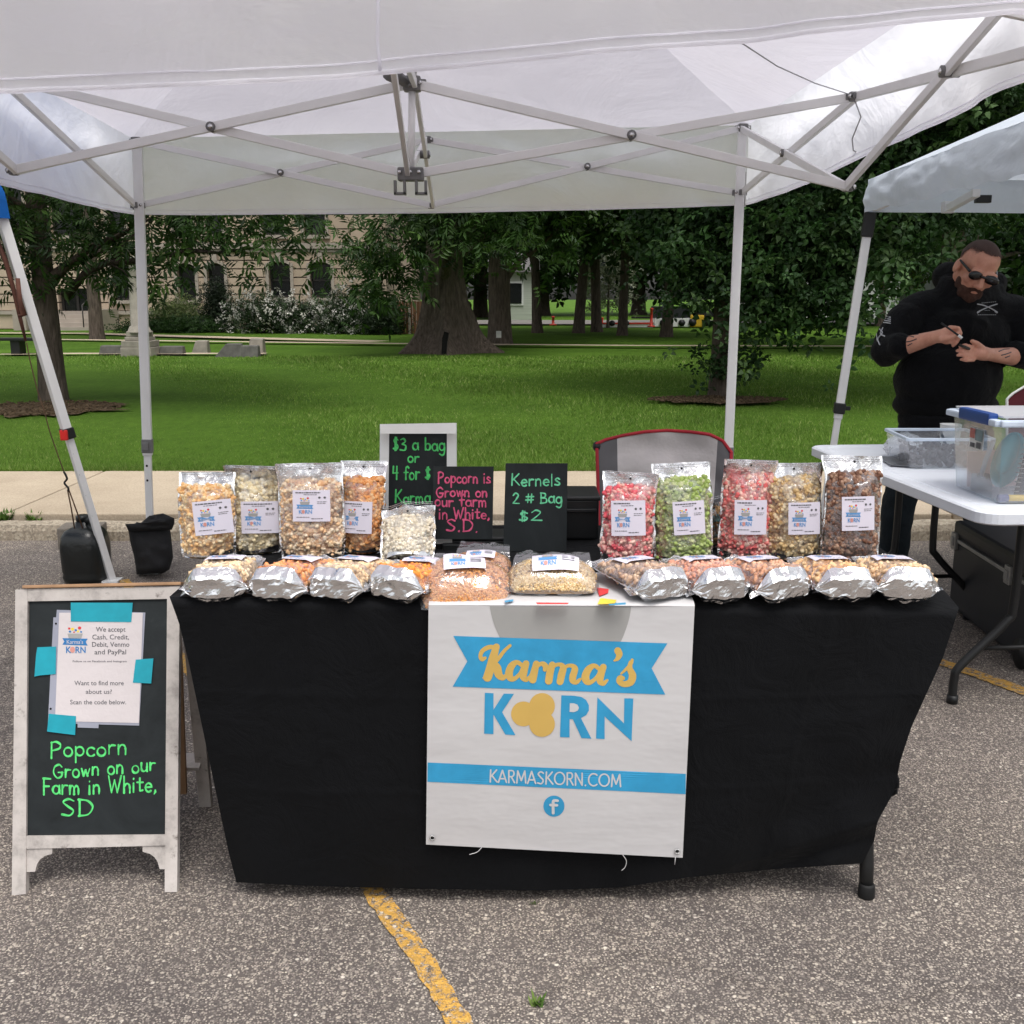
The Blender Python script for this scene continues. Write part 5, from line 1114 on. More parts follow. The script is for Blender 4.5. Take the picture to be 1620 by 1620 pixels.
for s_, x0, y0, x1, h in (("Kernels", 809, 768, 886, 19), ("2 # Bag", 811, 796, 889, 17), ("$2", 821, 824, 858, 17)): lay_strokes(m, strokes(s_, x0, y0, x1, h, .06), f3, n3, .0021)
m.build("handwriting", M_MINT, s3); m = MB(); c = at(846, 874, 2.68); m.box(c, (.14, .06, .06), bev=.004); m.build("stand", MBLK, s3)
def tbox(name, x0, x1, y0, Y, dep, label, cat, mt, bev=.006, Z=TZ + .008, lip=True):
    a, b_ = at(x0, y0, Y), at(x1, y0, Y); h = a.z - Z; c = Vector(((a.x + b_.x) / 2, Y + dep / 2, Z)); e = empty(name, c, label, cat)
    m = MB(); m.box(c + Vector((0, 0, h / 2)), (b_.x - a.x, dep, h - .004), bev=bev); m.build("body", mt, e)
    if lip: m = MB(); m.box(c + Vector((0, 0, h)), (b_.x - a.x + .008, dep + .008, .012), bev=.004); m.build("lid", mt, e)
    return e
M_BPL = mat("black_plastic", lin(22, 23, 25), .35, var=.1, spec=.5)
e = tbox("cash_box", 688, 802, 853, 2.66, .10, "black cash box under the pink lettered sign, with a white card", "box", M_BPL)
m = MB(); p = at(700, 866, 2.655); m.box(p, (.052, .003, .045)); o = m.build("card", M_WHT, e); m = MB(); m.box(at(698, 868, 2.65), (.028, .003, .026)); m.build("card_print", MBLK, o)
e = tbox("storage_bin", 874, 948, 789, 2.74, .16, "black plastic bin behind the green lettered kernels sign", "bin", M_BPL)
m = MB(); m.box(at(912, 808, 2.735), (.11, .008, .012), bev=.003); m.build("rim", M_BPL, e)
e = empty("tumbler", at(1040, 880, 2.66), "teal tumbler with a silver rim standing between the pink and green popcorn bags", "tumbler"); c = at(1036, 884, 2.68); c.z = TZ + .008; zt = at(1036, 783, 2.68).z - c.z
m = MB(); m.lathe(c, [(.034, 0), (.036, .004), (.044, zt * .8), (.045, zt * .86)], 24); m.build("cup", mat("teal_metal", lin(42, 128, 140), .35, var=.08), e); m = MB(); m.lathe(c + Vector((0, 0, zt * .86)), [(.045, 0), (.046, .006), (.043, .016), (.03, .02)], 24); m.build("lid", mat("smoky_plastic", lin(150, 156, 160), .2), e)

# ---------------------------------------------------------------- popcorn bags
M_POP = mat("popcorn", (1, 1, 1), .65, var=.12, vs=60, attr=True, bump=.5, bs=180, bdist=.003, spec=.3); M_FILM = film("clear_film", (.98, .98, .98, 1), .09, .10, .06, 26, .6); M_FILMH = film("silvery_film", (.9, .9, .9, 1), .34, .16, .16, 40, 1.)
def foilmat():
    t = NT("silver_foil"); v = t.coord(); t.b.inputs['Base Color'].default_value = (.84, .84, .85, 1); t.b.inputs['Metallic'].default_value = 1; t.b.inputs['Roughness'].default_value = .13
    q = t.new("TexVoronoi"); q.inputs['Scale'].default_value = 26; t.link(t.mix(v, t.new("TexNoise").outputs['Color'], .02), q.inputs[0]); t.bump(t.mix(q.outputs['Distance'], t.noise(v, 30, 4, .6, 1.5), .6), .36, .012); return t.m
M_FOIL = foilmat()
def ico(sub):
    bm = bmesh.new(); bmesh.ops.create_icosphere(bm, subdivisions=sub, radius=1); bm.verts.index_update(); V = np.array([q.co[:] for q in bm.verts]); Fc = np.array([[q.index for q in f.verts] for f in bm.faces]); bm.free(); return V, Fc
ICO1, ICO2, ICO3 = ico(1), ico(2), ico(3)
def popvariants(base, n=6):
    out = []
    for _ in range(n):
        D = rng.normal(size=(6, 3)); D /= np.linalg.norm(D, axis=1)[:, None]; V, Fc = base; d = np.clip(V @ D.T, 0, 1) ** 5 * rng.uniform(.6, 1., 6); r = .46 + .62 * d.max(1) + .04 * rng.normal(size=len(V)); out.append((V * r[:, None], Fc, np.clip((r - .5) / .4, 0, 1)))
    return out
POPS, POPS1 = popvariants(ICO3), popvariants(ICO2)
def randrot(n):
    q = rng.normal(size=(n, 4)); q /= np.linalg.norm(q, axis=1)[:, None]; w, x, y, z = q.T
    return np.stack([1 - 2 * (y * y + z * z), 2 * (x * y - z * w), 2 * (x * z + y * w), 2 * (x * y + z * w), 1 - 2 * (x * x + z * z), 2 * (y * z - x * w), 2 * (x * z - y * w), 2 * (y * z + x * w), 1 - 2 * (x * x + y * y)], 1).reshape(n, 3, 3)
def pieces(mb, P, r, light, dark, variants, palette=None):
    mb.sm = True; n = len(P); Rm = randrot(n); vi = rng.integers(0, len(variants), n)
    for k in range(len(variants)):
        idx = np.where(vi == k)[0]
        if not len(idx): continue
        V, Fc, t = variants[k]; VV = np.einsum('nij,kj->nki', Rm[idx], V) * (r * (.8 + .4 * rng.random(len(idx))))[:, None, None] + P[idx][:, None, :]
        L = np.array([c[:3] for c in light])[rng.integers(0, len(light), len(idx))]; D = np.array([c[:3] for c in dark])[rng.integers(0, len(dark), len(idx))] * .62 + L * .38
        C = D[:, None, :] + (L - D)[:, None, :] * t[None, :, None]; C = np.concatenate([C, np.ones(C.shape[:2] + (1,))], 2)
        FF = (Fc[None] + (np.arange(len(idx)) * len(V))[:, None, None]).reshape(-1, Fc.shape[1]); mb.np(VV.reshape(-1, 3), FF, C.reshape(-1, 4))
def sstep(a, b, x): t = min(1, max(0, (x - a) / (b - a))); return t * t * (3 - 2 * t)
def sticker(par, surf, x0, z0, w, h, rot, M_st, sfx=.0):
    ca, sa = math.cos(rot), math.sin(rot)
    def fn(u, v, e=.0022): a, b = (u - .5) * w, (v - .5) * h; x, z = x0 + a * ca - b * sa, z0 + a * sa + b * ca; return surf(x, z, e)
    m = MB(); m.grid(lambda u, v: fn(u, v), 8, 8); st = m.build("sticker", M_st, par, local=True)
    m = MB(); f2 = lambda x, y: fn(.10 + .46 * x, .24 + .56 * y, .0030); logo(m, f2); put_text(m, "Karma's", lambda x, y: fn(.10 + .46 * x, .24 + .56 * y, .0036), .16, .35, .12, w=.66); m.cur = 6
    def dash(x, y, L, hh):
        while L > 0: k = min(L, random.uniform(.03, .09)); m.add([fn(x, y, .003), fn(x + k, y, .003), fn(x + k, y + hh, .003), fn(x, y + hh, .003)], [(0, 1, 2, 3)]); x += k + .015; L -= k + .015
    dash(.08, .9, random.uniform(.45, .8), .035); dash(.3, .845, .35, .018); dash(.1, .13, .35, .02); dash(.5, .08, .3, .025); dash(.66, .62, .26, .016); dash(.66, .57, .22, .016)
    for cx_ in (.72, .86): m.add([fn(cx_ + .035 * math.cos(6.283 * i / 10), .76 + .035 * math.sin(6.283 * i / 10), .003) for i in range(10)], [tuple(range(10))])
    m.build("print", LM + [M_INK], st, local=True); return st
M_STK = mat("sticker_paper", lin(222, 217, 230), .45, var=.03)
LP = [mat("label_blue", lin(92, 150, 206), .5)] + LM[1:]
LM = LP
GB = "standing bags of flavoured popcorn"; GLY = "foil-bottomed bags of popcorn lying along the table edge"
def pouch(loc, rot, w, H, label, light, dark, st=None, lying=False, seed=0, group=GB, fill=.80, thick=1., npop=300):
    e = link(bpy.data.objects.new("popcorn_bag", None)); e.location = loc; e.rotation_euler = rot; tag(e, label, "popcorn bag", group); ORG[e.name] = Vector((0, 0, 0)); e.empty_display_size = .05
    hw0 = w / 2; zf = H * fill; ph = seed * 3.7
    if lying:
        tf = lambda z: thick * (.048 * (1 - .30 * sstep(0, .07, z)) * (1 - .45 * sstep(.08, zf, z)) * (1 - sstep(zf * .75, zf + .012, z) * .97) + .001); tb_ = lambda z: thick * (.026 * (1 - sstep(.1, zf, z)) + .001); hwf = lambda z: hw0 * (1.06 - .10 * sstep(0, .06, z)); pw = 2.7
    else:
        tf = lambda z: thick * ((.032 + .012 * sstep(0, .05, z)) * (1 - .30 * sstep(.1, zf, z)) * (1 - sstep(zf * .86, zf + .018, z) * .95) + .0015); tb_ = lambda z: thick * (.026 * (1 - sstep(.03, zf, z)) + .0012); hwf = lambda z: hw0 * (.93 + .05 * sstep(0, .05, z) + .02 * sstep(zf, H, z) - .035 * math.exp(-((z - zf * .5) / .06) ** 2) - .03 * math.exp(-((z - zf) / .02) ** 2) + .035 * vnoise(z * 20, ph)); pw = 2.2
    lean = lambda z: (0 if lying else .022 * sstep(zf * .85, H, z) ** 2 * math.sin(seed * 2.1))
    prof = (lambda s: min(1, max(0, (1 - abs(s)) / .42)) ** .85) if lying else (lambda s: 1 - abs(s) ** pw)
    def wr(s, z):
        a = sstep(zf * .55, zf, z) * .006 + .0022 + (.0035 * abs(s) ** 3)
        return a * (vnoise(s * 3.2 + ph, z * 42, 1) + .5 * vnoise(s * 8, z * 70 + ph, 5))
    def front(s, z, e_=0.): y = -tf(z) * prof(s) + wr(s, z) * (1 - s * s) - e_ + (0 if lying else .016 * sstep(zf * .8, H, z) * s * math.cos(seed * 1.7) + .006 * sstep(zf, H, z) * math.sin(s * 4 + seed)); return Vector((hwf(z) * s, y + lean(z), z))
    def back(s, z): y = tb_(z) * prof(s) + wr(s, z + .31) * .5 * (1 - s * s) + (0 if lying else .016 * sstep(zf * .8, H, z) * s * math.cos(seed * 1.7) + .006 * sstep(zf, H, z) * math.sin(s * 4 + seed)); return Vector((hwf(z) * s, y + lean(z), z))
    zs = zf + .012
    m = MB(); m.grid(lambda u, v: front(2 * u - 1, .004 + (zs - .004) * v, .002), 26, 32); m.build("clear_front", M_FILM, e, local=True)
    m = MB(); m.grid(lambda u, v: front(2 * u - 1, zs + (H - zs) * v, .002), 26, 8); hd = m.build("zip_header", M_FILMH, e, local=True)
    m = MB()
    for dz in (.018, .023): m.tube([front(-.98 + 1.96 * k / 12, zs + dz, .0035) for k in range(13)], .0009, 6)
    m.build("zip", M_FILMH, hd, local=True); m = MB(); c = front(0, H - .014, .003); m.tube([c, c + Vector((0, -.0008, 0))], .003, 10); m.build("hang_hole", MBLK, hd, local=True)
    m = MB(); m.grid(lambda u, v: back(2 * u - 1, H * v), 22, 32)
    for s_ in (-1, 1): m.grid(lambda u, v: Vector((front(s_, H * v).x + s_ * .006 * u, front(s_, H * v).y + .003 * vnoise(u * 2 + s_, v * 22, ph), H * v)), 2, 24)
    if not lying:
        m.grid(lambda u, v: Vector((front(2 * u - 1, 0).x, front(2 * u - 1, 0).y * (1 - v) + back(2 * u - 1, 0).y * v, .012 * math.sin(v * math.pi))), 16, 4)
        m.grid(lambda u, v: front(2 * u - 1, .004 + .018 * v * (.25 + .75 * abs(2 * u - 1) ** 1.5), .0032), 20, 3)
    m.build("foil_back", M_FOIL, e, local=True)
    if lying:
        m = MB(); nu, nv = 16, 11; r_ = np.random.default_rng(seed + 50); tilt_ = r_.uniform(-.006, .006)
        def capf(u, v):
            i, j = round(u * nu), round(v * nv); s_ = 2 * u - 1; inn = 0 < i < nu and 0 < j < nv
            s2, v2 = s_ + (r_.uniform(-.5, .5) / nu if inn else 0), v + (r_.uniform(-.25, .25) / nv if inn else 0)
            p = back(s2, 0).lerp(front(s2, 0), v2); w_ = min(1, (1 - abs(s_)) * 2.2)
            d_ = min((1 - abs(s_)) * 2.6, v2 * 5.5, (1 - v2) * 4.2, 1.); lip = max(0, 1 - v2 / .1)
            p.z = -(.026 * d_ + .009 * lip * w_ - .003) + tilt_ * s_ + w_ * (.0028 * vnoise(s_ * 3.3 + seed, v * 4) + r_.uniform(-.0009, .0009))
            return p
        m.grid(capf, nu, nv, False)
        for s_ in (-1, 1):                                # crumpled wings at the side seams
            q = [Vector((s_ * hw0 * .84, .006, -.002)), Vector((s_ * hw0 * 1.16, .012 + .01 * math.sin(seed), .012)), Vector((s_ * hw0 * 1.08, .006, .05)), Vector((s_ * hw0 * .9, -.012, .03))]
            m.add(q, [(0, 1, 2), (0, 2, 3)])
        m.build("foil_bottom", M_FOIL, e, local=True)
    n = npop; s_ = rng.uniform(-.86, .86, n * 2) if lying else rng.uniform(-.96, .96, n * 2); z_ = rng.uniform(.010, zf, n * 2); P = []
    for a, b in zip(s_, z_):
        y = -tf(b) * prof(a); dp = rng.random() ** 2 * .018; P.append((hwf(b) * a * .97, min(y + .0055 + dp, tb_(b) - .004), b))
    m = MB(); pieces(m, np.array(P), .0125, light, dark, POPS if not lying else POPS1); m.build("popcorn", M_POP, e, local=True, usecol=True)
    m = MB(); m.grid(lambda u, v: Vector((front(2 * u - 1, .006 + (zf - .012) * v).x * .9, front(2 * u - 1, .006 + (zf - .012) * v).y * .55 + .004, .006 + (zf - .012) * v)), 10, 12)
    o = m.build("popcorn_core", mat("popcorn_core_" + ("x"), tuple(.55 * (np.array(light[0][:3]) * .6 + np.array(dark[0][:3]) * .4)), .9), e, local=True); o['kind'] = 'thing'
    if st:
        x0, z0, sw, sh, rt = st
        yf = lambda a, b: -tf(b) * prof(max(-1, min(1, a / hwf(b))))
        yc = yf(x0, z0)
        def surf(x, z, ee): return Vector((x, yc + (.85 if lying else .25) * (yf(x, z) - yc) - (.006 if lying else .0085) - ee + lean(z), z))
        sticker(e, surf, x0, z0, sw, sh, rt, M_STK)
    return e
def stand(x0, x1, ytop, ybot, Y, label, light, dark, st, seed, tilt=R(-6), yaw=0., H=None, npop=300, roll=0., fill=.8, thick=1.):
    roll = roll + R(2.2) * math.sin(seed * 3.3); a, b_ = at(x0, ybot, Y), at(x1, ybot, Y); loc = Vector(((a.x + b_.x) / 2, Y, TZ + .010)); w = (b_.x - a.x) / math.cos(yaw) * 1.0
    top = at((x0 + x1) / 2, ytop, Y + .02).z; H = H or (top - loc.z) / math.cos(tilt); k = F_PX / (Y * CP - (TZ + .1 - CAM_H) * SP)
    s2 = None
    if st: sx0, sx1, sy0, sy1, rt = st; mxp = (sx0 + sx1) / 2; c = at(mxp, (sy0 + sy1) / 2, Y - .03); s2 = (c.x - loc.x, c.z - loc.z + .005, (sx1 - sx0) / k, (sy1 - sy0) / k, rt)
    return pouch(loc, (tilt, roll, yaw), w, H, label, light, dark, s2, False, seed, fill=fill, npop=npop, thick=thick)
L = lin
stand(288, 374, 748, 892, 2.55, "leftmost standing bag of pale caramel popcorn with a tilted label", [L(246, 216, 168), L(250, 230, 192), L(240, 194, 138)], [L(216, 152, 88), L(222, 166, 100)], (309, 368, 797, 850, R(5)), 1, fill=.84)
stand(360, 445, 737, 886, 2.60, "standing bag of buttery white popcorn beside the leftmost caramel bag", [L(252, 243, 220), L(250, 238, 206), L(246, 230, 190)], [L(222, 196, 142), L(210, 184, 128)], (383, 440, 798, 848, R(1)), 2, fill=.85)
stand(446, 546, 733, 892, 2.54, "wide standing bag of mixed tan popcorn with a silver zip top and high label", [L(246, 220, 182), L(242, 202, 158), L(248, 230, 202)], [L(202, 136, 90), L(190, 130, 88)], (466, 524, 781, 830, R(-1)), 3, fill=.82)
stand(541, 607, 730, 888, 2.60, "narrow standing bag of orange cheese popcorn left of the white framed chalkboard", [L(244, 188, 130), L(238, 168, 104), L(246, 204, 156)], [L(206, 116, 52), L(214, 128, 60)], (542, 588, 798, 848, R(-1)), 4, fill=.82)
stand(602, 686, 800, 893, 2.50, "short reclining bag of speckled white popcorn under the white framed chalkboard", [L(248, 238, 218), L(242, 230, 206), L(250, 242, 226)], [L(200, 180, 146), L(170, 152, 120)], None, 5, R(-42), 0, .148, fill=.82)
stand(950, 1030, 748, 896, 2.50, "standing bag of pinkish red popcorn in front of the grey camp chair", [L(240, 128, 132), L(248, 186, 178), L(234, 104, 114), L(246, 206, 190)], [L(206, 64, 80), L(216, 84, 94)], (967, 1020, 797, 852, R(4)), 6, yaw=R(-6), fill=.85)
stand(1036, 1126, 733, 898, 2.50, "standing bag of green popcorn, the only green one", [L(190, 204, 138), L(212, 216, 168), L(172, 192, 112)], [L(116, 138, 62), L(128, 144, 70)], (1067, 1116, 798, 850, R(2)), 7, fill=.84)
stand(1136, 1216, 727, 892, 2.54, "standing bag of strawberry red popcorn beside the green one", [L(240, 142, 136), L(248, 196, 184), L(234, 116, 114), L(246, 214, 196)], [L(202, 78, 78), L(212, 92, 90)], (1158, 1208, 796, 850, R(2)), 8, fill=.85)
stand(1214, 1298, 733, 888, 2.54, "standing bag of light tan popcorn between the red and brown ones", [L(234, 210, 164), L(240, 222, 184), L(226, 194, 140)], [L(176, 130, 76), L(160, 116, 64)], (1248, 1298, 800, 850, R(-1)), 9, fill=.85)
stand(1298, 1388, 722, 890, 2.50, "standing bag of dark brown chocolate popcorn, rightmost of the row", [L(150, 112, 92), L(186, 150, 126), L(126, 88, 70)], [L(70, 42, 32), L(84, 52, 40)], (1324, 1376, 791, 844, R(3)), 10, yaw=R(6), fill=.84)
stand(1112, 1142, 830, 888, 2.66, "small bag of brown and teal popcorn half hidden behind the green bag", [L(176, 130, 80), L(96, 150, 150), L(200, 160, 110)], [L(110, 66, 34), L(120, 76, 40)], None, 11, H=.12, npop=50, fill=.84, thick=.6)
def lie(px, py, yaw, label, light, dark, seed, w=.132, st=None, Lh=.235, Y=2.17, fill=.84, thick=1.):
    c = at(px, py, Y); loc = Vector((c.x, Y, TZ + .009 + .026 * thick)); return pouch(loc, (R(-90) + R(2), R(0), yaw), w, Lh, label, light, dark, st, True, seed, GLY, fill, thick, 260)
S1 = (.0, .13, .085, .075, 0)
lie(340, 926, R(4), "lying bag of pale popcorn, first from the left end of the table", [L(244, 226, 196), L(236, 208, 170)], [L(200, 160, 110)], 21, .138, S1)
lie(437, 926, R(-14), "lying bag of peach orange popcorn beside the first lying bag", [L(246, 190, 140), L(240, 160, 104)], [L(206, 110, 56)], 22, .134, S1)
lie(528, 926, R(-16), "lying bag of cream popcorn between the peach and bright orange ones", [L(242, 220, 186), L(236, 204, 164)], [L(196, 150, 104)], 23, .134, S1)
lie(624, 926, R(-28), "lying bag of bright orange popcorn next to the golden kernels", [L(246, 156, 70), L(250, 176, 100)], [L(216, 104, 24)], 24, .136, (.0, .12, .085, .075, R(20)))
lie(1050, 928, R(24), "lying bag of brownish popcorn on the corner of the banner", [L(204, 170, 146), L(222, 192, 166)], [L(140, 96, 74)], 25, .134, S1)
lie(1142, 927, R(10), "lying bag of pink-tinted popcorn in front of the strawberry bag", [L(240, 190, 166), L(232, 168, 142)], [L(198, 110, 90)], 26, .132, S1)
lie(1243, 927, R(14), "lying bag of rosy caramel popcorn in front of the light tan bag", [L(232, 190, 160), L(224, 172, 140)], [L(176, 110, 82)], 27, .132, S1)
lie(1340, 926, R(2), "lying bag of golden caramel popcorn in front of the chocolate bag", [L(240, 190, 140), L(236, 204, 160)], [L(200, 132, 80)], 28, .134, S1)
lie(1436, 926, R(-4), "lying bag of pale tan popcorn, last at the right end of the table", [L(242, 216, 180), L(236, 200, 160)], [L(196, 146, 100)], 29, .134, S1)
# kernel bags
def kernel_bag(px, py, w, d, h, yaw, label, light, dark, stk, seed, Y, droop=0., n=1900):
    c = at(px, py, Y); c.z = TZ + .016; e = link(bpy.data.objects.new("kernel_bag", None)); e.location = c; e.rotation_euler = (0, 0, yaw); ORG[e.name] = Vector((0, 0, 0)); tag(e, label, "kernel bag", "clear bags of unpopped kernels")
    def sf(u, v, g=0.):
        x, y = (2 * u - 1), (2 * v - 1); q = max(0, 1 - abs(x) ** 2.6) * max(0, 1 - abs(y) ** 2.4); z = (h + g) * q ** .42 * (1 + .12 * vnoise(u * 3 + seed, v * 3)) + .002
        X = x * (w / 2 + g) * (1 - .10 * abs(y) ** 3); Yy = y * (d / 2 + g) * (1 - .12 * abs(x) ** 3)
        return Vector((X, Yy, z - droop * max(0, -y) ** 2.0 ))
    m = MB(); m.grid(lambda u, v: sf(u, v, -.003), 24, 18); m.build("kernel_core", mat("kernel_core", tuple(np.array(dark[0][:3]) * .8), .8), e, local=True)
    P = np.array([tuple(sf(*rng.random(2) * .96 + .02)) for _ in range(n)] + [tuple(sf(.04 + .92 * rng.random(), .004 + .11 * rng.random() ** 1.5)) for _ in range(n // 2)]) - [0, 0, .001]; V, Fc = ICO1; vr = [(V * [1.25, .85, .65], Fc, np.clip(V[:, 0] * .6 + .5, 0, 1))]
    m = MB(); pieces(m, P, .0040, light, dark, vr); m.build("kernels", mat("kernel", (1, 1, 1), .3, var=.1, attr=True, spec=.5), e, local=True, usecol=True)
    m = MB(); m.grid(lambda u, v: sf(u, v, .004) + Vector((0, 0, .004 * vnoise(u * 8, v * 8, seed))), 30, 24); m.grid(lambda u, v: Vector((w * .46 * (2 * u - 1) * (1 - .1 * v), d / 2 * .9 + .06 * v, .02 + .03 * math.sin(v * 2) + .006 * vnoise(u * 6, v * 4, seed))), 16, 6); m.build("clear_bag", M_FILM, e, local=True)
    if stk:
        u0, u1, v0, v1 = stk
        def fn(a, b, ee=.0065): p = sf(u0 + (u1 - u0) * a, v0 + (v1 - v0) * b, .004); return p + Vector((0, -ee * .5, ee))
        m = MB(); m.grid(fn, 10, 10); s_ = m.build("sticker", M_STK, e, local=True); m = MB(); logo(m, lambda x, y: fn(.12 + .42 * x, .12 + .72 * y, .0075)); m.cur = 6
        for y in (.3, .4, .5, .7): m.add([fn(.64, y, .0075), fn(.9, y, .0075), fn(.9, y + .04, .0075), fn(.64, y + .04, .0075)], [(0, 1, 2, 3)])
        m.build("print", LM + [M_INK], s_, local=True)
    return e
KD, KL = [L(176, 106, 48)], [L(226, 160, 92), L(214, 142, 74), L(234, 178, 114)]; PD, PL_ = [L(176, 132, 76)], [L(226, 200, 150), L(216, 184, 128), L(234, 212, 170)]
kernel_bag(760, 905, .145, .13, .05, R(-4), "clear bag of golden kernels behind the front one, mostly hidden", KL, KD, (.3, .75, .2, .5), 2, 2.36, n=1200)
kernel_bag(735, 930, .205, .16, .062, R(4), "clear bag of golden kernels drooping over the banner's top edge", KL, KD, (.28, .72, .26, .66), 1, 2.235, .028)
kernel_bag(874, 930, .205, .15, .060, R(-2), "clear bag of pale kernels lying in the middle of the banner", PL_, PD, (.28, .78, .12, .62), 3, 2.26, .0)

# ---------------------------------------------------------------- camp chairs
M_CG = mat("grey_chair_fabric", lin(196, 190, 188), .85, var=.12, vs=8, bump=.4, bs=12, bdist=.02); M_CD = mat("dark_chair_mesh", lin(100, 98, 100), .85, var=.1); M_CR = mat("red_piping", lin(168, 32, 46), .6)
cc = empty("camp_chair", (at(1050, 880, 3.4).x, 3.4, 0), "grey camp chair with red piping behind the popcorn table", "chair")
top_ = [(944, 702), (957, 696), (985, 689), (1020, 683), (1055, 681), (1090, 683), (1122, 687), (1143, 697), (1157, 716)]
def chb(u, v):
    t_ = interp(top_, u); bx_ = 950 + 200 * u; y = t_[1] + (905 - t_[1]) * v; x = t_[0] + (bx_ - t_[0]) * v
    return at(x, y, 3.42 + .05 * math.sin(math.pi * u) - .10 * v + .03 * vnoise(u * 4, v * 9, 3) * math.sin(math.pi * u) + .012 * vnoise(u * 11, v * 16, 5) * math.sin(math.pi * u))
def strip(nm, u0, u1, mt): m = MB(); m.grid(lambda u, v: chb(u0 + (u1 - u0) * u, v), 16, 20); o = m.build(nm, mt, cc); return o
strip("backrest", .15, .86, M_CG); strip("side_panel", 0, .15, M_CD); strip("side_panel", .86, 1, M_CD)
m = MB(); m.tube([chb(0, k / 12) for k in range(12, -1, -1)] + [chb(k / 30, 0) for k in range(31)] + [chb(1, k / 12) for k in range(13)], .006, 6); m.build("piping", M_CR, cc)
sx0, sx1 = at(950, 880, 3.4).x, at(1150, 880, 3.4).x
m = MB(); m.grid(lambda u, v: Vector((sx0 + (sx1 - sx0) * u, 3.0 + .36 * v, .43 - .05 * math.sin(math.pi * u))), 12, 8); m.build("seat", M_CD, cc)
for x in (sx0, sx1):
    for y0, y1 in ((2.98, 3.42), (3.42, 2.98)): m = MB(); m.tube([(x, y0, 0), (x, y1, .62 if y1 < 3.2 else .66)], .010, 8); m.build("leg", MBLK, cc)
    m = MB(); m.box((x, 3.16, .63), (.07, .40, .02), bev=.006); m.build("armrest", M_CD, cc)
m = MB(); m.ell(at(944, 706, 3.43), (.014, .02, .018)); m.build("corner_cap", MBLK, cc)
rc = empty("camp_chair", (at(1625, 640, 5.6).x, 5.6, 0), "maroon camp chair with white piping at the right edge behind the storage tote", "chair")
o_ = [(1593, 632), (1600, 624), (1640, 600), (1700, 596), (1720, 640)]
def rch(u, v): t_ = interp(o_, u); return at(t_[0], t_[1] + (860 - t_[1]) * v, 5.6 - .12 * v + .05 * math.sin(math.pi * u))
m = MB(); m.grid(rch, 16, 12); m.build("backrest", mat("maroon_fabric", lin(88, 22, 34), .8), rc); m = MB(); m.tube([rch(0, k / 6) for k in range(6, -1, -1)] + [rch(k / 24, 0) for k in range(25)], .007, 6); m.build("piping", M_WHT, rc)
q0 = rch(0, .9); q1 = rch(1, .9); m = MB(); m.grid(lambda u, v: Vector((q0.x + (q1.x - q0.x) * u, 5.1 + .4 * v, .42)), 8, 6); m.build("seat", M_CD, rc)
for x in (q0.x, q1.x):
    for y in (5.1, 5.52): m = MB(); m.tube([(x, y, .0), (x, y, .44)], .011, 8); m.build("leg", MBLK, rc)

# ---------------------------------------------------------------- weights at the tent legs
jc = atz(128, 924, 0); jc.y += .09; jg = empty("weight_jug", jc, "black plastic jug hung as a weight beside the blue canopy's leg", "jug")
M_JUG = mat("black_jug_plastic", lin(24, 27, 27), .3, var=.15, bump=.25, bs=14, bdist=.02, spec=.5); m = MB()
m.lathe(jc, [(.085, 0), (.1, .006), (.106, .03), (.101, .045), (.105, .06), (.107, .17), (.105, .20), (.098, .232), (.082, .258), (.056, .272), (.036, .278), (.032, .30), (.02, .304)], 40, .55); m.build("body", M_JUG, jg)
m = MB(); p = jc + Vector((.035, -.03, .20)); m.tube([p + Vector((.04, 0, 0)), p + Vector((.065, -.02, .06)), p + Vector((.02, 0, .115)), p + Vector((-.03, .02, .10))], .016, 10); m.build("handle", M_JUG, jg); m = MB(); m.lathe(jc + Vector((0, 0, .305)), [(.034, 0), (.034, .022), (.028, .027)], 18); m.build("cap", M_JUG, jg)
def loft(name, outl, Y, bulge, mt, par, nu=18, nv=20, seed=0, amp=.012):
    """pillow from left/right outline pairs (picture coordinates, top to bottom)"""
    m = MB(); Lf = [q[0] for q in outl]; Rt = [q[1] for q in outl]
    def sf(u, v, sg):
        a, b = interp(Lf, v), interp(Rt, v); x, y = a[0] + (b[0] - a[0]) * u, a[1] + (b[1] - a[1]) * u; k = (max(0, 1 - (2 * u - 1) ** 2)) ** .5 * (.25 + .75 * min(1, v * 2.2)) * min(1, (1 - v) * 9 + .25)
        return at(x, y, Y + sg * bulge * k + amp * k * (vnoise(u * 3 + seed, v * 6) + .6 * vnoise(u * 8, v * 14 + seed, 4)))
    m.grid(lambda u, v: sf(u, v, -1), nu, nv); m.grid(lambda u, v: sf(u, v, 1), nu, nv, True, True); return m.build(name, mt, par)
sbg = empty("sandbag", atz(240, 908, 0), "black fabric sandbag slumped round the tent's rear left pole", "sandbag"); M_BAGC = mat("black_canvas", lin(24, 24, 26), .8, var=.2, bump=.5, bs=25, bdist=.01)
loft("body", [((216, 826), (268, 834)), ((203, 838), (270, 842)), ((206, 858), (272, 860)), ((212, 880), (274, 882)), ((215, 900), (268, 901)), ((216, 909), (258, 907))], 5.05, .085, M_BAGC, sbg)
loft("flap", [((236, 816), (258, 812)), ((222, 828), (276, 820)), ((198, 829), (276, 828)), ((204, 842), (272, 838))], 5.0, .03, M_BAGC, sbg, seed=3)
td = empty("tie_down", at(108, 770, 4.8), "rusty tie-down strap, cord and hook hanging from the blue canopy to the jug", "tie-down"); M_RUST = mat("rusty_strap", lin(88, 54, 42), .8, var=.3, vs=20); M_CORD = mat("brown_cord", lin(84, 62, 44), .8)
m = MB(); m.tube([at(-4, 380, 4.72), at(8, 410, 4.72), at(22, 460, 4.73), at(33, 508, 4.74), at(41, 540, 4.75)], [.014, .018, .016, .014, .009], 8, True, .5); m.build("strap", M_RUST, td)
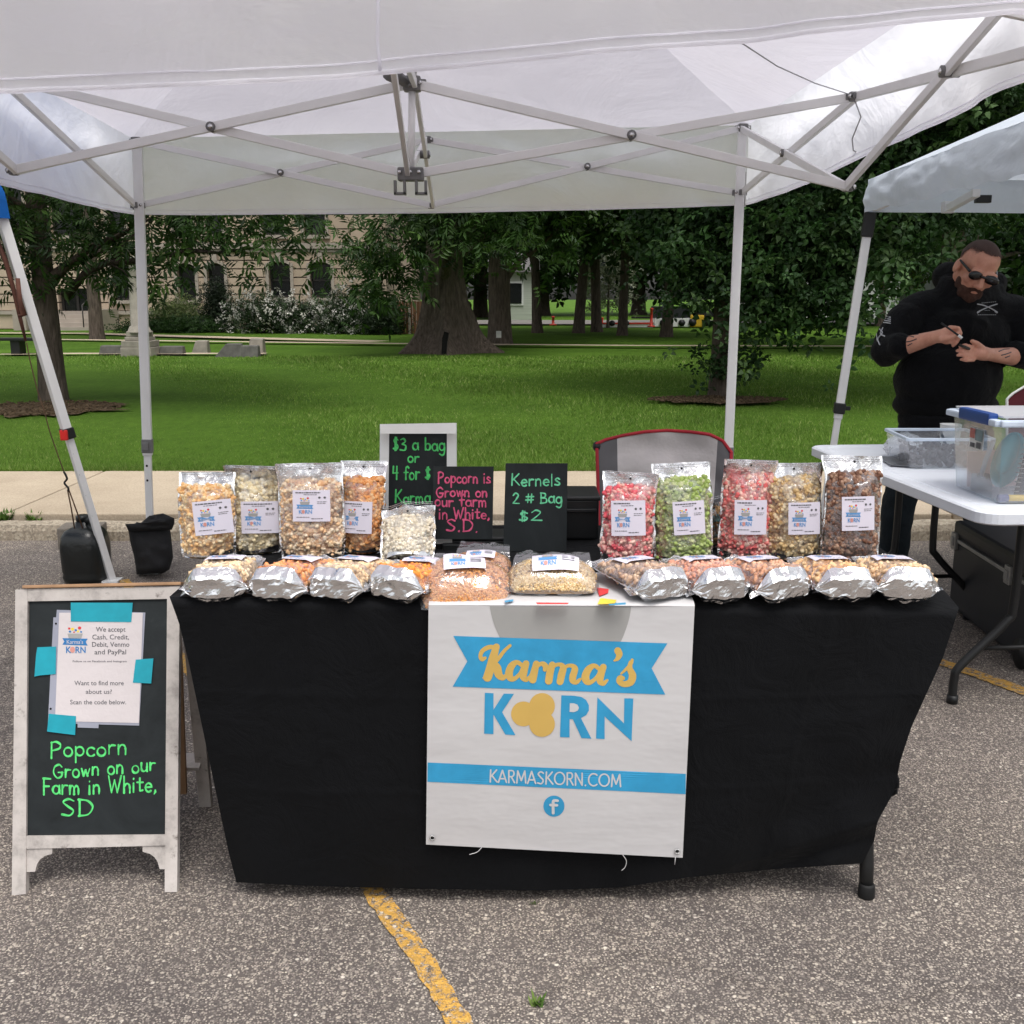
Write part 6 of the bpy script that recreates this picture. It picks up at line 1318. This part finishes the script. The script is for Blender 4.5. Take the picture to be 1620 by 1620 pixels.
m = MB(); m.tube([at(28, 440, 4.70), at(31, 475, 4.7), at(38, 498, 4.7), at(30, 500, 4.7)], [.010, .012, .014, .008], 8); m.build("ratchet", M_RUST, td)
m = MB(); P = [at(42, 542, 4.75), at(48, 572, 4.75), at(60, 620, 4.76), at(70, 650, 4.76), at(78, 680, 4.77), at(90, 715, 4.78), at(101, 746, 4.79)]; m.tube(crom([tuple(q) for q in P]), .0028, 5); m.build("cord", M_CORD, td)
m = MB(); m.tube(crom([tuple(at(x, y, 4.79)) for x, y in [(101, 746), (106, 757), (102, 764), (108, 772), (108, 776)]]), .005, 6); m.build("hook", MBLK, td)
m = MB(); m.tube([at(107, 775, 4.8), at(113, 805, 4.84), at(118, 836, 4.88)], .0035, 5); m.tube([at(109, 775, 4.8), at(120, 805, 4.83), at(131, 836, 4.86)], .0035, 5); m.build("bungee", M_CORD, td)
p = atz(132, 862, 0); m = MB(); m.box(p + Vector((.01, -.02, .06)), (.23, .17, .125), Euler((0, 0, .12)), bev=.008); tag(m.build("concrete_block", M_BLOCK, loc=p), "grey concrete block on the asphalt by the kerb behind the black jug", "block")

# ---------------------------------------------------------------- next stall: folding table and what stands on it
M_HDPE = mat("white_table_plastic", lin(218, 222, 230), .4, var=.03, bump=.15, bs=200)
a_, b2 = atz(1277, 704, .74), atz(1556, 812, .74); ax = (b2 - a_).normalized(); bx2 = Vector((-ax.y, ax.x, 0)); bx2 = bx2 if bx2.x > 0 else -bx2; Lt = (b2 - a_).length
nt2 = empty("folding_table", (a_ + ax * Lt / 2 + bx2 * .38) - Vector((0, 0, .74)), "white plastic folding table of the next stall with black bent legs", "table")
def rr_(inset, z, rad=.07):
    P = []; 
    for cx_, cy_, a0 in ((Lt - inset - rad, .76 - inset - rad, 0), (inset + rad, .76 - inset - rad, 90), (inset + rad, inset + rad, 180), (Lt - inset - rad, inset + rad, 270)):
        for k in range(7): t_ = R(a0 + 90 * k / 6); q = a_ + ax * (cx_ + rad * math.cos(t_)) + bx2 * (cy_ + rad * math.sin(t_)); P.append(Vector((q.x, q.y, z)))
    return P
m = MB(); rings = [rr_(.012, .695), rr_(0, .702), rr_(0, .734), rr_(.006, .74), rr_(.05, .74), rr_(.054, .737), rr_(.062, .737), rr_(.066, .74)]; n = len(rings[0]); vs_ = [q for g in rings for q in g]
m.add(vs_, [(i * n + j, i * n + (j + 1) % n, (i + 1) * n + (j + 1) % n, (i + 1) * n + j) for i in range(len(rings) - 1) for j in range(n)] + [tuple(range(n))[::-1], tuple((len(rings) - 1) * n + j for j in range(n))]); m.build("tabletop", M_HDPE, nt2)
def tl_(s_, t_, z): q = a_ + ax * s_ + bx2 * t_; return Vector((q.x, q.y, z))
fo = atz(1506, 1112, 0); fs, ft2 = (fo - a_).dot(ax), (fo - a_).dot(bx2)
for sg, off in ((fs, 0), (.32, 0)):
    w0 = .12 if off == 0 else .12
    for tside in (0, 1):
        f = (lambda t_: t_) if not tside else (lambda t_: .76 - t_); t0 = ft2
        P = [tl_(sg, f(t0 + .19), .70), tl_(sg, f(t0 + .19), .36), tl_(sg, f(t0 + .165), .29), tl_(sg, f(t0 + .02), .14), tl_(sg, f(t0), .09), tl_(sg, f(t0), .0)]
        m = MB(); m.tube(crom([tuple(q) for q in P], 6), .015, 12); l = m.build("leg", MBLK, nt2); m = MB(); m.tube([P[-1], P[-1] + Vector((0, 0, .03))], .019, 12); m.build("foot", MBLK, l)
    m = MB(); m.tube([tl_(sg, t0 + .09, .2), tl_(sg, .76 - t0 - .09, .2)], .009, 8); m.tube([tl_(sg, t0 + .19, .62), tl_(sg, .76 - t0 - .19, .62)], .009, 8); m.build("crossbar", MBLK, nt2)
m = MB(); m.tube([tl_(fs, .38, .6), tl_(fs - .4, .38, .68)], .009, 8); m.build("brace", MBLK, nt2)
# storage tote
M_CLR = film("clear_tote_plastic", (.88, .93, .96, 1), .06, .12, .17, 8, .2); M_TB = mat("blue_handle_plastic", lin(36, 68, 132), .4); M_TR = mat("pale_rim_plastic", lin(196, 208, 224), .35)
n0, n1_ = atz(1580, 797, .742), atz(1537, 780, .742); e1 = (n1_ - n0); e1.z = 0; Ls = .30; e1.normalize(); e2 = Vector((-e1.y, e1.x, 0)); e2 = e2 if e2.x > 0 else -e2; zt = .742 + .275
tote = empty("storage_tote", n0 + e1 * .15 + e2 * .22, "clear plastic storage tote with blue handles on the white folding table", "tote")
def tq(a, b, z, fl=0): k = fl; return n0 + e1 * (a + (a - .15) * k) + e2 * (b + (b - .22) * k) + Vector((0, 0, z - .742))
def tring(z, k): return [tq(a, b, z, k) for a, b in ((0, 0), (.30, 0), (.30, .44), (0, .44))]
m = MB(); r0, r1 = tring(.745, 0), tring(zt - .02, .10); m.add(r0 + r1, [(0, 1, 5, 4), (1, 2, 6, 5), (2, 3, 7, 6), (3, 0, 4, 7), (3, 2, 1, 0)]); m.build("bin", M_CLR, tote)
def ringtube(z, k, r): P = tring(z, k); P2 = []; 
m = MB(); P = tring(zt - .012, .16); Q = tring(zt, .15)
for i in range(4): m.bar(P[i], P[(i + 1) % 4], .03, .022, .006)
m.build("rim", M_TR, tote)
m = MB(); a, b_ = P[0].lerp(P[1], .12), P[0].lerp(P[1], .72); m.bar(a + Vector((0, 0, .008)), b_ + Vector((0, 0, .008)), .034, .04, .008); m.build("handle", M_TB, tote); m = MB(); m.bar(P[3].lerp(P[2], .2), P[3].lerp(P[2], .8), .03, .045, .008); m.build("handle", M_TB, tote)
m = MB(); q = [P[i].lerp((P[0] + P[2]) / 2, .06) + Vector((0, 0, .016)) for i in range(4)]; m.poly(q, .006, (0, 0, 1)); m.build("lid", film("lid_plastic", (.8, .84, .9, 1), .16, .2, .45, 8, .2), tote)
m = MB(); c = [tq(a, -.004, z, .06) for a, z in ((.10, .90), (.19, .90), (.19, .97), (.10, .97))]; m.poly([q_ + Vector((-.004, -.004, 0)) for q_ in c]); st_ = m.build("price_sticker", M_WHT, tote)
m = MB()
for a0, a1, z0, z1, k_ in ((.155, .187, .935, .967, 0), (.105, .15, .93, .967, 1), (.11, .14, .905, .925, 2), (.15, .18, .905, .92, 2)): m.cur = k_; m.poly([tq(a, -.006, z, .06) + Vector((-.006, -.006, 0)) for a, z in ((a0, z0), (a1, z0), (a1, z1), (a0, z1))])
m.build("print", [mat("dull_red_print", lin(176, 110, 102), .6), mat("dull_green_print", lin(120, 138, 140), .6), M_INK], st_)
nbk = empty("notebook", tq(.03, .2, .75), "dark spiral notebook standing inside the clear tote", "notebook"); m = MB(); m.poly([tq(.018, .06, .757), tq(.018, .25, .757), tq(.03, .27, .965), tq(.03, .10, .965)], .012, e1); m.build("cover", mat("navy_cover", lin(52, 56, 68), .6), nbk)
for k in range(14): m = MB(); p = tq(.018, .06, .757).lerp(tq(.03, .10, .965), (k + .5) / 14); m.tube([p + e2 * .006 - e1 * .004, p - e2 * .008 - e1 * .002, p - e2 * .008 + e1 * .014, p + e2 * .006 + e1 * .016], .0016, 5); m.build("spiral_ring", M_STL, nbk)
M_TQ = mat("turquoise_plastic", lin(56, 160, 172), .4, var=.15); M_TQ2 = mat("aqua_plastic", lin(118, 186, 186), .4)
tp_ = empty("turquoise_pouch", tq(.2, .08, .75), "turquoise pouch bunched in the clear tote beside the notebook", "pouch"); m = MB()
for a, b, z, r in ((.16, .10, .86, (.055, .04, .1)), (.11, .07, .89, (.035, .03, .075)), (.2, .12, .83, (.05, .04, .07))): m.ell(tq(a, b, z), r, Euler((.1, .25, .4)).to_matrix(), 3)
remesh(m, "body", M_TQ, tp_, .008, 4); m = MB(); m.tube([tq(.13, .03, .93), tq(.16, .025, .86), tq(.19, .03, .80)], .008, 8); m.build("zip_pull", M_TR, tp_)
tap = tag(MB().tube([tq(.22, .05, .75), tq(.22, .05, .80)], .035, 20).build("tape_roll", mat("slate_grey", lin(92, 104, 112), .5), loc=tq(.22, .05, .75)), "grey roll lying at the bottom of the clear tote", "tape roll")
hl = empty("highlighter", tq(.012, .05, .76), "yellow highlighter with a blue cap lying at the front of the tote", "marker"); m = MB(); m.tube([tq(.014, .03, .758), tq(.013, .12, .758)], .011, 12); m.build("barrel", mat("marker_yellow", lin(226, 186, 60), .4), hl); m = MB(); m.tube([tq(.013, .0 + .004, .758), tq(.014, .034, .758)], .0125, 12); m.build("cap", mat("marker_blue", lin(58, 66, 120), .4), hl)
ppr = tag(MB().poly([tq(.26, .02, .75), tq(.27, .2, .75), tq(.285, .2, .88), tq(.28, .02, .87)], .004, e1).build("pink_paper", mat("pink_paper", lin(222, 196, 196), .7), loc=tq(.26, .1, .75)), "pale pink paper leaning inside the tote's far end", "paper")
# clear tray of dark stones
tc = at(1490, 738, 3.95); tc.z = .742; tray = empty("clear_tray", tc, "low clear plastic box of dark stones on the white folding table", "box"); x0, x1 = at(1436, 735, 3.95).x, at(1560, 735, 3.95).x; m = MB()
lo = [(x0 + .01, 3.95), (x1, 3.95), (x1 + .02, 4.22), (x0 + .03, 4.22)]; hi = [(x0 - .012, 3.935), (x1 + .015, 3.935), (x1 + .035, 4.24), (x0 + .012, 4.24)]; zh = .742 + .115
m.add([(x, y, .744) for x, y in lo] + [(x, y, zh) for x, y in hi], [(0, 1, 5, 4), (1, 2, 6, 5), (2, 3, 7, 6), (3, 0, 4, 7), (3, 2, 1, 0)]); m.build("bin", M_CLR, tray); m = MB()
for i in range(4): m.bar(Vector((*hi[i], zh)), Vector((*hi[(i + 1) % 4], zh)), .014, .012, .003)
m.build("rim", M_TR, tray); m = MB(); P = np.array([(rng.uniform(x0 + .03, x1 - .02), rng.uniform(3.975, 4.19), .752 + .07 * rng.random() ** 1.6) for _ in range(170)]); V, Fc = ICO2
for p in P: s_ = rng.uniform(.008, .015); m.ell(p, (s_ * 1.3, s_, s_ * .8), Euler(rng.uniform(0, 6, 3)).to_matrix(), 1)
o = m.build("stones", mat("dark_stone", lin(62, 62, 68), .6, var=.4, vs=30), loc=tc); tag(o, kind='stuff')
m = MB(); m.poly([at(x, y, 4.0) * 1 for x, y in []] or [(x0 - .05, 3.99, .745), (x0 + .06, 3.95, .745), (x0 + .06, 4.2, .745), (x0 - .03, 4.2, .745)], .006, (0, 0, 1)); tag(m.build("tray_lid", mat("smoke_lid", lin(86, 88, 92), .3), loc=(x0, 4.05, .745)), "dark lid lying flat under the left end of the stone box", "lid")
cp_ = at(1503, 688, 4.32); cup = empty("paper_cup", (cp_.x, 4.32, .742), "small white tub behind the clear box of stones", "tub"); m = MB(); m.lathe((cp_.x, 4.32, .742), [(.032, 0), (.034, .004), (.040, .125), (.042, .128), (.038, .128), (.034, .02)], 20, .7); m.build("wall", M_WHT, cup)
m = MB(); m.tube([at(1496, 704, 4.1), at(1489, 684, 4.28)], .006, 8); tag(m.build("dark_pen", mat("pen_navy", lin(34, 52, 68), .4), loc=at(1492, 690, 4.2)), "dark pen leaning against the white tub", "pen")
pb_ = at(1440, 702, 4.2); m = MB(); m.sm = False
bm = bmesh.new(); bmesh.ops.create_icosphere(bm, subdivisions=4, radius=1); bm.verts.index_update()
V_ = []
for q in bm.verts: c = q.co; k = 1 + .28 * vnoise(c.x * 3, c.y * 3, c.z * 3) + .22 * abs(vnoise(c.x * 7, c.y * 7, c.z * 7)); V_.append(Vector((pb_.x + c.x * .075 * k, 4.25 + c.y * .06 * k, .742 + max(.002, .035 + c.z * .055 * k))))
m.add(V_, [[q.index for q in f.verts] for f in bm.faces]); bm.free(); tag(m.build("crumpled_bag", film("crumpled_plastic", (.96, .97, .98, 1), .25, .12, .25, 60, .8), loc=(pb_.x, 4.25, .742)), "crumpled clear plastic bag left of the stone box", "plastic bag")
# black road case below the table
f0, f1_ = atz(1499, 963, 0), atz(1612, 1056, 0); d1 = (f1_ - f0); d1.z = 0; Lc = d1.length + .06; d1.normalize(); d2 = Vector((-d1.y, d1.x, 0)); d2 = d2 if d2.x > 0 else -d2; hC = at(1493, 822, f0.y).z
cs = empty("storage_case", f0 + d1 * Lc / 2 + d2 * .25, "large black case with silver trim on the asphalt under the white folding table", "case"); Rm_ = Matrix((d1, d2, Vector((0, 0, 1)))).transposed(); cc_ = f0 + d1 * Lc / 2 + d2 * .26
M_CASE = mat("black_case_plastic", lin(36, 38, 42), .5, var=.12); M_TRIM = mat("grey_trim", lin(150, 150, 148), .4, .4); zs_ = hC - .085
m = MB(); m.box(cc_ + Vector((0, 0, zs_ / 2 + .01)), (Lc, .52, zs_ - .02), Rm_, .02); m.build("body", M_CASE, cs); m = MB(); m.box(cc_ + Vector((0, 0, (zs_ + hC) / 2 + .006)), (Lc + .01, .53, hC - zs_ - .012), Rm_, .02); m.build("lid", M_CASE, cs)
m = MB(); m.box(cc_ + Vector((0, 0, zs_)), (Lc + .016, .536, .016), Rm_, .003); m.build("trim", M_TRIM, cs)
for t_ in (.04, .74): p = f0 + d1 * Lc * t_ - d2 * .008 + Vector((0, 0, zs_ - .005)); m = MB(); m.box(p, (.05, .018, .075), Rm_, .004); m.box(p - d2 * .01, (.03, .01, .04), Rm_, .003); m.build("latch", M_TRIM, cs)
m = MB(); p = f0 + d1 * (Lc - .05) + Vector((0, 0, .06)); m.tube([p - d2 * .01, p + d2 * .05], .06, 20); m.build("wheel", MBLK, cs)

# ---------------------------------------------------------------- the man in black
YP = 5.05
def Pm(x, y, d=0.): return at(x, y, YP + d)
man = empty("person", (Pm(1495, 880).x, 5.15, 0), "bearded man in a black hoodie and wraparound sunglasses, pen in hand, behind the white table", "person")
def skinmat():
    t = NT("skin"); v = t.coord(); t.bump(t.noise(v, 220, 4), .25, .003); c = t.ramp(t.noise(v, 16, 6, .7), [(.3, lin(190, 130, 108)), (.7, lin(216, 160, 136))]); t.link(c, t.b.inputs['Base Color']); t.b.inputs['Roughness'].default_value = .5; t.b.inputs['Subsurface Weight'].default_value = .08; t.b.inputs['Subsurface Radius'].default_value = (.02, .008, .004); return t.m
M_SKIN = skinmat(); M_HOOD = clothmat("black_hoodie", lin(10, 11, 14), .9); M_JEAN = clothmat("dark_jeans", lin(26, 33, 38), .5)
HR = Euler((0, 0, R(4))).to_matrix() @ Euler((0, R(15), 0)).to_matrix() @ Euler((R(30), 0, 0)).to_matrix(); HC = Pm(1543, 428, -.02); HS = 1.05
def hd_(x, y, z): return HC + HR @ (Vector((x, y, z)) * HS)
neck = Pm(1522, 462, .10)
shL, shR = Pm(1447, 494, .10), Pm(1600, 498, .12); elL, elR = Pm(1402, 556, .02), Pm(1630, 566, .03); wrL, wrR = Pm(1480, 533, -.24), Pm(1566, 561, -.22)
def blob(k):                                            # shared torso and limbs; k scales the girth
    m = MB(); cap(m, neck + Vector((0, .02, -.06)), .12 * k, Pm(1512, 520, .08), .19 * k); m.ell(Pm(1513, 538, .08), (.255 * k, .165 * k, .21 * k), sub=3); m.ell(Pm(1500, 600, .03), (.262 * k, .20 * k, .19 * k), sub=3); m.ell(Pm(1497, 640, .05), (.255 * k, .18 * k, .10 * k), sub=3)
    cap(m, Pm(1500, 490, .1), .12 * k, shL, .098 * k); cap(m, Pm(1540, 490, .1), .12 * k, shR, .098 * k); cap(m, shL, .098 * k, elL, .073 * k); cap(m, Pm(1432, 506, .07), .094 * k, Pm(1410, 540, .04), .084 * k); cap(m, shR, .098 * k, elR, .073 * k); return m
m = blob(.8)
m.ell(hd_(0, .012, .045), (.083 * HS, .1 * HS, .09 * HS), HR, 3); m.ell(hd_(0, -.025, -.03), (.066 * HS, .075 * HS, .075 * HS), HR, 3); m.ell(hd_(0, -.07, -.085), (.035 * HS, .03 * HS, .028 * HS), HR, 2)
for s_ in (-1, 1):
    m.ell(hd_(s_ * .084, .012, -.005), (.012 * HS, .026 * HS, .036 * HS), HR, 2); m.ell(hd_(s_ * .042, -.068, -.012), (.03 * HS, .025 * HS, .028 * HS), HR, 2); m.ell(hd_(s_ * .034, -.086, .034), (.032 * HS, .016 * HS, .012 * HS), HR, 2); m.ell(hd_(s_ * .014, -.108, -.026), .011 * HS, HR, 2)
cap(m, hd_(0, -.09, .022), .011 * HS, hd_(0, -.114, -.022), .015 * HS); m.ell(hd_(0, -.094, -.052), (.026 * HS, .012 * HS, .008 * HS), HR, 2); m.ell(hd_(0, -.092, -.064), (.022 * HS, .012 * HS, .008 * HS), HR, 2)
cap(m, hd_(0, .03, -.03), .070, neck + Vector((0, .03, -.04)), .082)
cap(m, elL, .055, wrL, .030); cap(m, elR, .055, wrR, .030)
# writing hand: closed round the pen
hL = Pm(1499, 531, -.29); cap(m, wrL, .030, Pm(1494, 531, -.285), .034); m.ell(hL, (.044, .030, .040), sub=3)
for i, (kx, ky, tx, ty, ux, uy) in enumerate([(1503, 518, 1516, 519, 1520, 527), (1507, 525, 1518, 526.5, 1518, 534), (1508, 532, 1517, 534.5, 1514, 541), (1505, 539, 1512, 542, 1508, 547)]):
    cap(m, Pm(kx, ky, -.30), .0105, Pm(tx, ty, -.335 + .006 * i), .0095); cap(m, Pm(tx, ty, -.335 + .006 * i), .0095, Pm(ux, uy, -.315 + .004 * i), .0085)
cap(m, Pm(1490, 536, -.31), .015, Pm(1503, 534, -.335), .012); cap(m, Pm(1503, 534, -.335), .012, Pm(1513, 529, -.342), .010)
# receiving hand: open, fingers curled round a small dark thing
cap(m, wrR, .030, Pm(1553, 559, -.27), .034); m.ell(Pm(1546, 559, -.28), (.042, .032, .030), sub=3)
for i, (kx, ky, tx, ty, ux, uy) in enumerate([(1538, 551, 1527, 546, 1519, 548), (1537, 557, 1524, 553.5, 1514, 555), (1537, 563, 1524, 561.5, 1515, 562), (1540, 569, 1529, 570, 1521, 568.5)]):
    cap(m, Pm(kx, ky, -.30), .0105, Pm(tx, ty, -.325 - .008 * i), .0092); cap(m, Pm(tx, ty, -.325 - .008 * i), .0092, Pm(ux, uy, -.33 + .012 * (i % 2)), .008)
cap(m, Pm(1554, 551, -.29), .015, Pm(1545, 543, -.305), .012); cap(m, Pm(1545, 543, -.305), .012, Pm(1538, 540, -.315), .010)
hipL, hipR, knL, knR, anL, anR = Pm(1455, 690, .08), Pm(1532, 690, .08), Pm(1424, 785, .06), Pm(1548, 790, .06), Pm(1412, 890, .10), Pm(1556, 890, .10)
def legs(m, k):
    m.ell(Pm(1494, 672, .08), (.225 * k, .16 * k, .13 * k), sub=3)
    for h, kn, an in ((hipL, knL, anL), (hipR, knR, anR)): cap(m, h, .118 * k, kn, .088 * k); cap(m, kn, .088 * k, an, .066 * k)
legs(m, .8); m_body = remesh(m, "body", M_SKIN, man, .0052, 2)
m = blob(1.0); m.ell(Pm(1506, 442, .13), (.062, .08, .08), sub=3); m.ell(Pm(1568, 458, .14), (.06, .08, .05), sub=3); cap(m, Pm(1500, 452, .08), .055, Pm(1518, 478, -.02), .045); cap(m, Pm(1566, 460, .08), .05, Pm(1535, 482, -.02), .045); cap(m, Pm(1500, 440, .16), .08, Pm(1568, 450, .17), .075)
cap(m, elL, .073, Pm(1425, 546, -.08), .058); cap(m, elR, .073, Pm(1608, 561, -.06), .058); m.tube([Pm(1422, 547, -.07), Pm(1429, 545, -.095)], .062, 16); m.tube([Pm(1611, 561, -.05), Pm(1604, 560, -.075)], .062, 16)
hoodie = remesh(m, "hoodie", M_HOOD, man, .011, 4)
tx = bpy.data.textures.new("fold", 'CLOUDS'); tx.noise_scale = .16; md = hoodie.modifiers.new("folds", 'DISPLACE'); md.texture = tx; md.strength = .03; md.texture_coords = 'LOCAL'; md.mid_level = .5
m = MB(); m.lathe(Pm(1497, 660, .05) - Vector((0, 0, .03)), [(.222, -.012), (.232, 0), (.236, .03), (.23, .05)], 40); 
for i in range(len(m.v)): c = Pm(1497, 660, .05); x, y, z = m.v[i]; m.v[i] = (x, c.y + (y - c.y) * .74, z)
m.build("hem_band", M_HOOD, hoodie)
m = MB(); legs(m, 1.0); jeans = remesh(m, "jeans", M_JEAN, man, .012, 3); md = jeans.modifiers.new("folds", 'DISPLACE'); md.texture = tx; md.strength = .03; md.texture_coords = 'LOCAL'
for an in (anL, anR):
    m = MB(); cap(m, Vector((an.x, an.y + .03, .05)), .048, Vector((an.x + .01, an.y - .17, .042)), .042); m.box((an.x + .005, an.y - .07, .012), (.10, .30, .024), bev=.01); remesh(m, "shoe", MBLK, man, .009, 3)
# hair, beard, sunglasses
t = NT("buzzed_hair"); v = t.coord(); a = t.new("VertexColor"); a.layer_name = "Col"; t.b.inputs['Base Color'].default_value = lin(74, 54, 48); t.b.inputs['Roughness'].default_value = .85
q = t.new("Math", operation='ADD'); t.link(t.noise(v, 420, 3, .7), q.inputs[0]); se = t.new("SeparateColor"); t.link(a.outputs[0], se.inputs[0]); t.link(se.outputs[0], q.inputs[1])
r_ = t.ramp(q.outputs[0], [(.78, (0, 0, 0)), (1.0, (1, 1, 1))]); tr = t.new("BsdfTransparent"); mx = t.new("MixShader"); t.link(r_, mx.inputs[0]); t.link(tr.outputs[0], mx.inputs[1]); t.link(t.b.outputs[0], mx.inputs[2]); t.link(mx.outputs[0], t.out.inputs[0]); M_HAIR = t.m; M_BEARD = mat("reddish_beard", lin(74, 48, 38), .9, var=.5, vs=60, bump=1., bs=140, bdist=.01)
bm = bmesh.new(); bmesh.ops.create_icosphere(bm, subdivisions=5, radius=1); bmesh.ops.delete(bm, geom=[q for q in bm.verts if (q.co.z + .25 * q.co.y * 1.0 < (.22 if q.co.y < 0 else -.35)) or (q.co.y < -.55 and q.co.z < .66)], context='VERTS'); bm.verts.index_update(); m = MB(); m.sm = True
m.add([hd_(q.co.x * .0848, .012 + q.co.y * .1018, .045 + q.co.z * .0918) for q in bm.verts], [[q.index for q in f.verts] for f in bm.faces]); 
for i, q in enumerate(bm.verts):
    ed = (q.co.z + .25 * q.co.y - (.22 if q.co.y < 0 else -.35)) * 1.1; k = min(.5, max(0, ed)) + .12; m.c[i] = (k, k, k, 1)
bm.free(); m.build("hair", M_HAIR, man, usecol=True)
m = MB()
for x, y, z, r in ((0, -.088, -.088, (.036, .026, .03)), (0, -.082, -.118, (.036, .026, .036)), (0, -.075, -.148, (.026, .02, .034)), (-.038, -.066, -.078, (.02, .028, .034)), (.038, -.066, -.078, (.02, .028, .034)), (-.058, -.03, -.055, (.010, .028, .034)), (.058, -.03, -.055, (.010, .028, .034))): m.ell(hd_(x, y, z), tuple(q * HS for q in r), HR, 2)
for s_ in (-1, 1): cap(m, hd_(0, -.105, -.042), .009, hd_(s_ * .03, -.094, -.054), .009); cap(m, hd_(s_ * .03, -.094, -.054), .009, hd_(s_ * .035, -.083, -.08), .010)
remesh(m, "beard", M_BEARD, man, .006, 2)
M_LENS = mat("black_lens", lin(12, 12, 14), .08, var=.0, spec=.6); sg_ = m = MB()
for s_ in (-1, 1): m.ell(hd_(s_ * .036, -.096, .016), (.039 * HS, .017 * HS, .022 * HS), HR @ Euler((0, 0, -s_ * .35)).to_matrix(), 3); cap(m, hd_(s_ * .066, -.078, .022), .007, hd_(s_ * .090, .0, .026), .005)
cap(m, hd_(-.012, -.108, .022), .006, hd_(.012, -.108, .022), .006); m.build("sunglasses", M_LENS, man)
bpy.context.view_layer.update()
dg = bpy.context.evaluated_depsgraph_get()
from mathutils.bvhtree import BVHTree
_bv = {}
def cast(o, px, py, e=.003):
    if o.name not in _bv:
        ev = o.evaluated_get(dg); me = ev.to_mesh(); _bv[o.name] = BVHTree.FromPolygons([o.matrix_world @ v.co for v in me.vertices], [p.vertices[:] for p in me.polygons]); ev.to_mesh_clear()
    for k in range(14):
        d = ray(px + 2 * k, py).normalized(); h = _bv[o.name].ray_cast(CAMV, d)
        if h[0]: break
    return (h[0] if h[0] else Pm(px, py, -.1)) - d * e
M_PRT = mat("faded_white_print", lin(176, 178, 182), .8)
def ptube(o, segs, r, nm, mt, par=None):
    m = MB()
    for P in segs: m.tube([cast(o, *q) for q in crom(P, 4)], r, 6, True, .3, Vector((0, -1, 0)))
    return m.build(nm, mt, par or o)
ptube(hoodie, [[(1546, 494), (1556, 489), (1568, 484), (1578, 481)], [(1578, 494), (1568, 488), (1556, 483), (1546, 481)]], .0028, "crossed_print", M_PRT); ptube(hoodie, [[(1546, 495), (1550, 492)], [(1578, 495), (1574, 492)]], .0042, "crossed_print", M_PRT)
ptube(hoodie, [[(1553 + 3 * k, 479.5 - .3 * k), (1554.6 + 3 * k, 479.3 - .3 * k)] for k in range(8)] + [[(1558 + 2.2 * k, 491), (1559 + 2.2 * k, 490.8)] for k in range(4)] + [[(1547 + 3 * k, 498), (1548.8 + 3 * k, 498)] for k in range(10)], .0014, "lettering", M_PRT)
ptube(hoodie, [[(1391, 500 + 3.2 * k), (1400, 500.6 + 3.2 * k), (1409, 502 + 3.2 * k)] for k in range(4)], .0026, "flag_print", M_PRT); ptube(hoodie, [[(1390, 520), (1396, 526), (1389, 536), (1392, 546)], [(1397, 518), (1393, 528), (1400, 532)], [(1387, 528), (1388, 540)]], .0034, "sleeve_print", M_PRT)
ptube(m_body, [[(1432, 536), (1438, 532), (1446, 533)], [(1430, 541), (1440, 540), (1450, 536)], [(1436, 547), (1443, 543)], [(1445, 530), (1453, 529)], [(1580, 556), (1588, 553), (1597, 552)], [(1584, 562), (1592, 560), (1600, 557)], [(1590, 566), (1598, 563)]], .0026, "tattoo", mat("tattoo_ink", lin(70, 66, 68), .6))
pen = empty("marker_pen", Pm(1510, 525, -.36), "thin dark pen with a white tip held in the man's right hand", "pen"); m = MB(); m.tube([Pm(1489, 511, -.33), Pm(1517, 531, -.355)], .0045, 10); m.build("barrel", mat("pen_black", lin(22, 22, 24), .4), pen); m = MB(); m.tube([Pm(1516, 530.3, -.354), Pm(1522, 535, -.36)], .0065, 10); m.build("tip", M_WHT, pen)
m = MB(); m.box(Pm(1526, 549, -.335), (.05, .03, .012), Euler((.2, .3, .5)), bev=.004); tag(m.build("small_case", mat("dark_gadget", lin(44, 48, 46), .4), loc=Pm(1526, 549, -.335)), "small dark flat object in the man's open left hand", "small object")

# ---------------------------------------------------------------- weeds
def weed(px, py, z, r, n, label):
    p = atz(px, py, z); m = MB()
    for i in range(n):
        a = random.uniform(0, 6.283); L_ = r * random.uniform(.5, 1); q = p + Vector((random.uniform(-1, 1) * r * .35, random.uniform(-1, 1) * r * .25, 0)); t_ = q + Vector((math.cos(a) * L_ * .6, math.sin(a) * L_ * .5, L_ * random.uniform(.4, 1.))); s_ = Vector((-math.sin(a), math.cos(a), 0)) * r * .07
        k = random.choice([lin(92, 124, 54), lin(116, 140, 70), lin(74, 104, 44)]); m.add([q - s_, q + s_, t_.lerp(q, .4) + s_ * 1.2, t_, t_.lerp(q, .4) - s_ * 1.2], [(0, 1, 2, 3, 4)], k)
    return tag(m.build("weed", M_BLADE, loc=p, usecol=True), label, "weed", "weeds in the cracks")
weed(6, 826, .07, .10, 60, "green weed in the kerb crack at the far left"); weed(55, 826, .07, .08, 50, "green weed in the kerb crack behind the black jug"); weed(850, 1590, .0, .03, 20, "tiny green weed in the asphalt at the bottom of the picture"); weed(843, 1432, .0, .022, 7, "faint tiny weed in the asphalt below the banner"); weed(1218, 818, .07, .08, 40, "green weed at the kerb between the tan and strawberry bags")
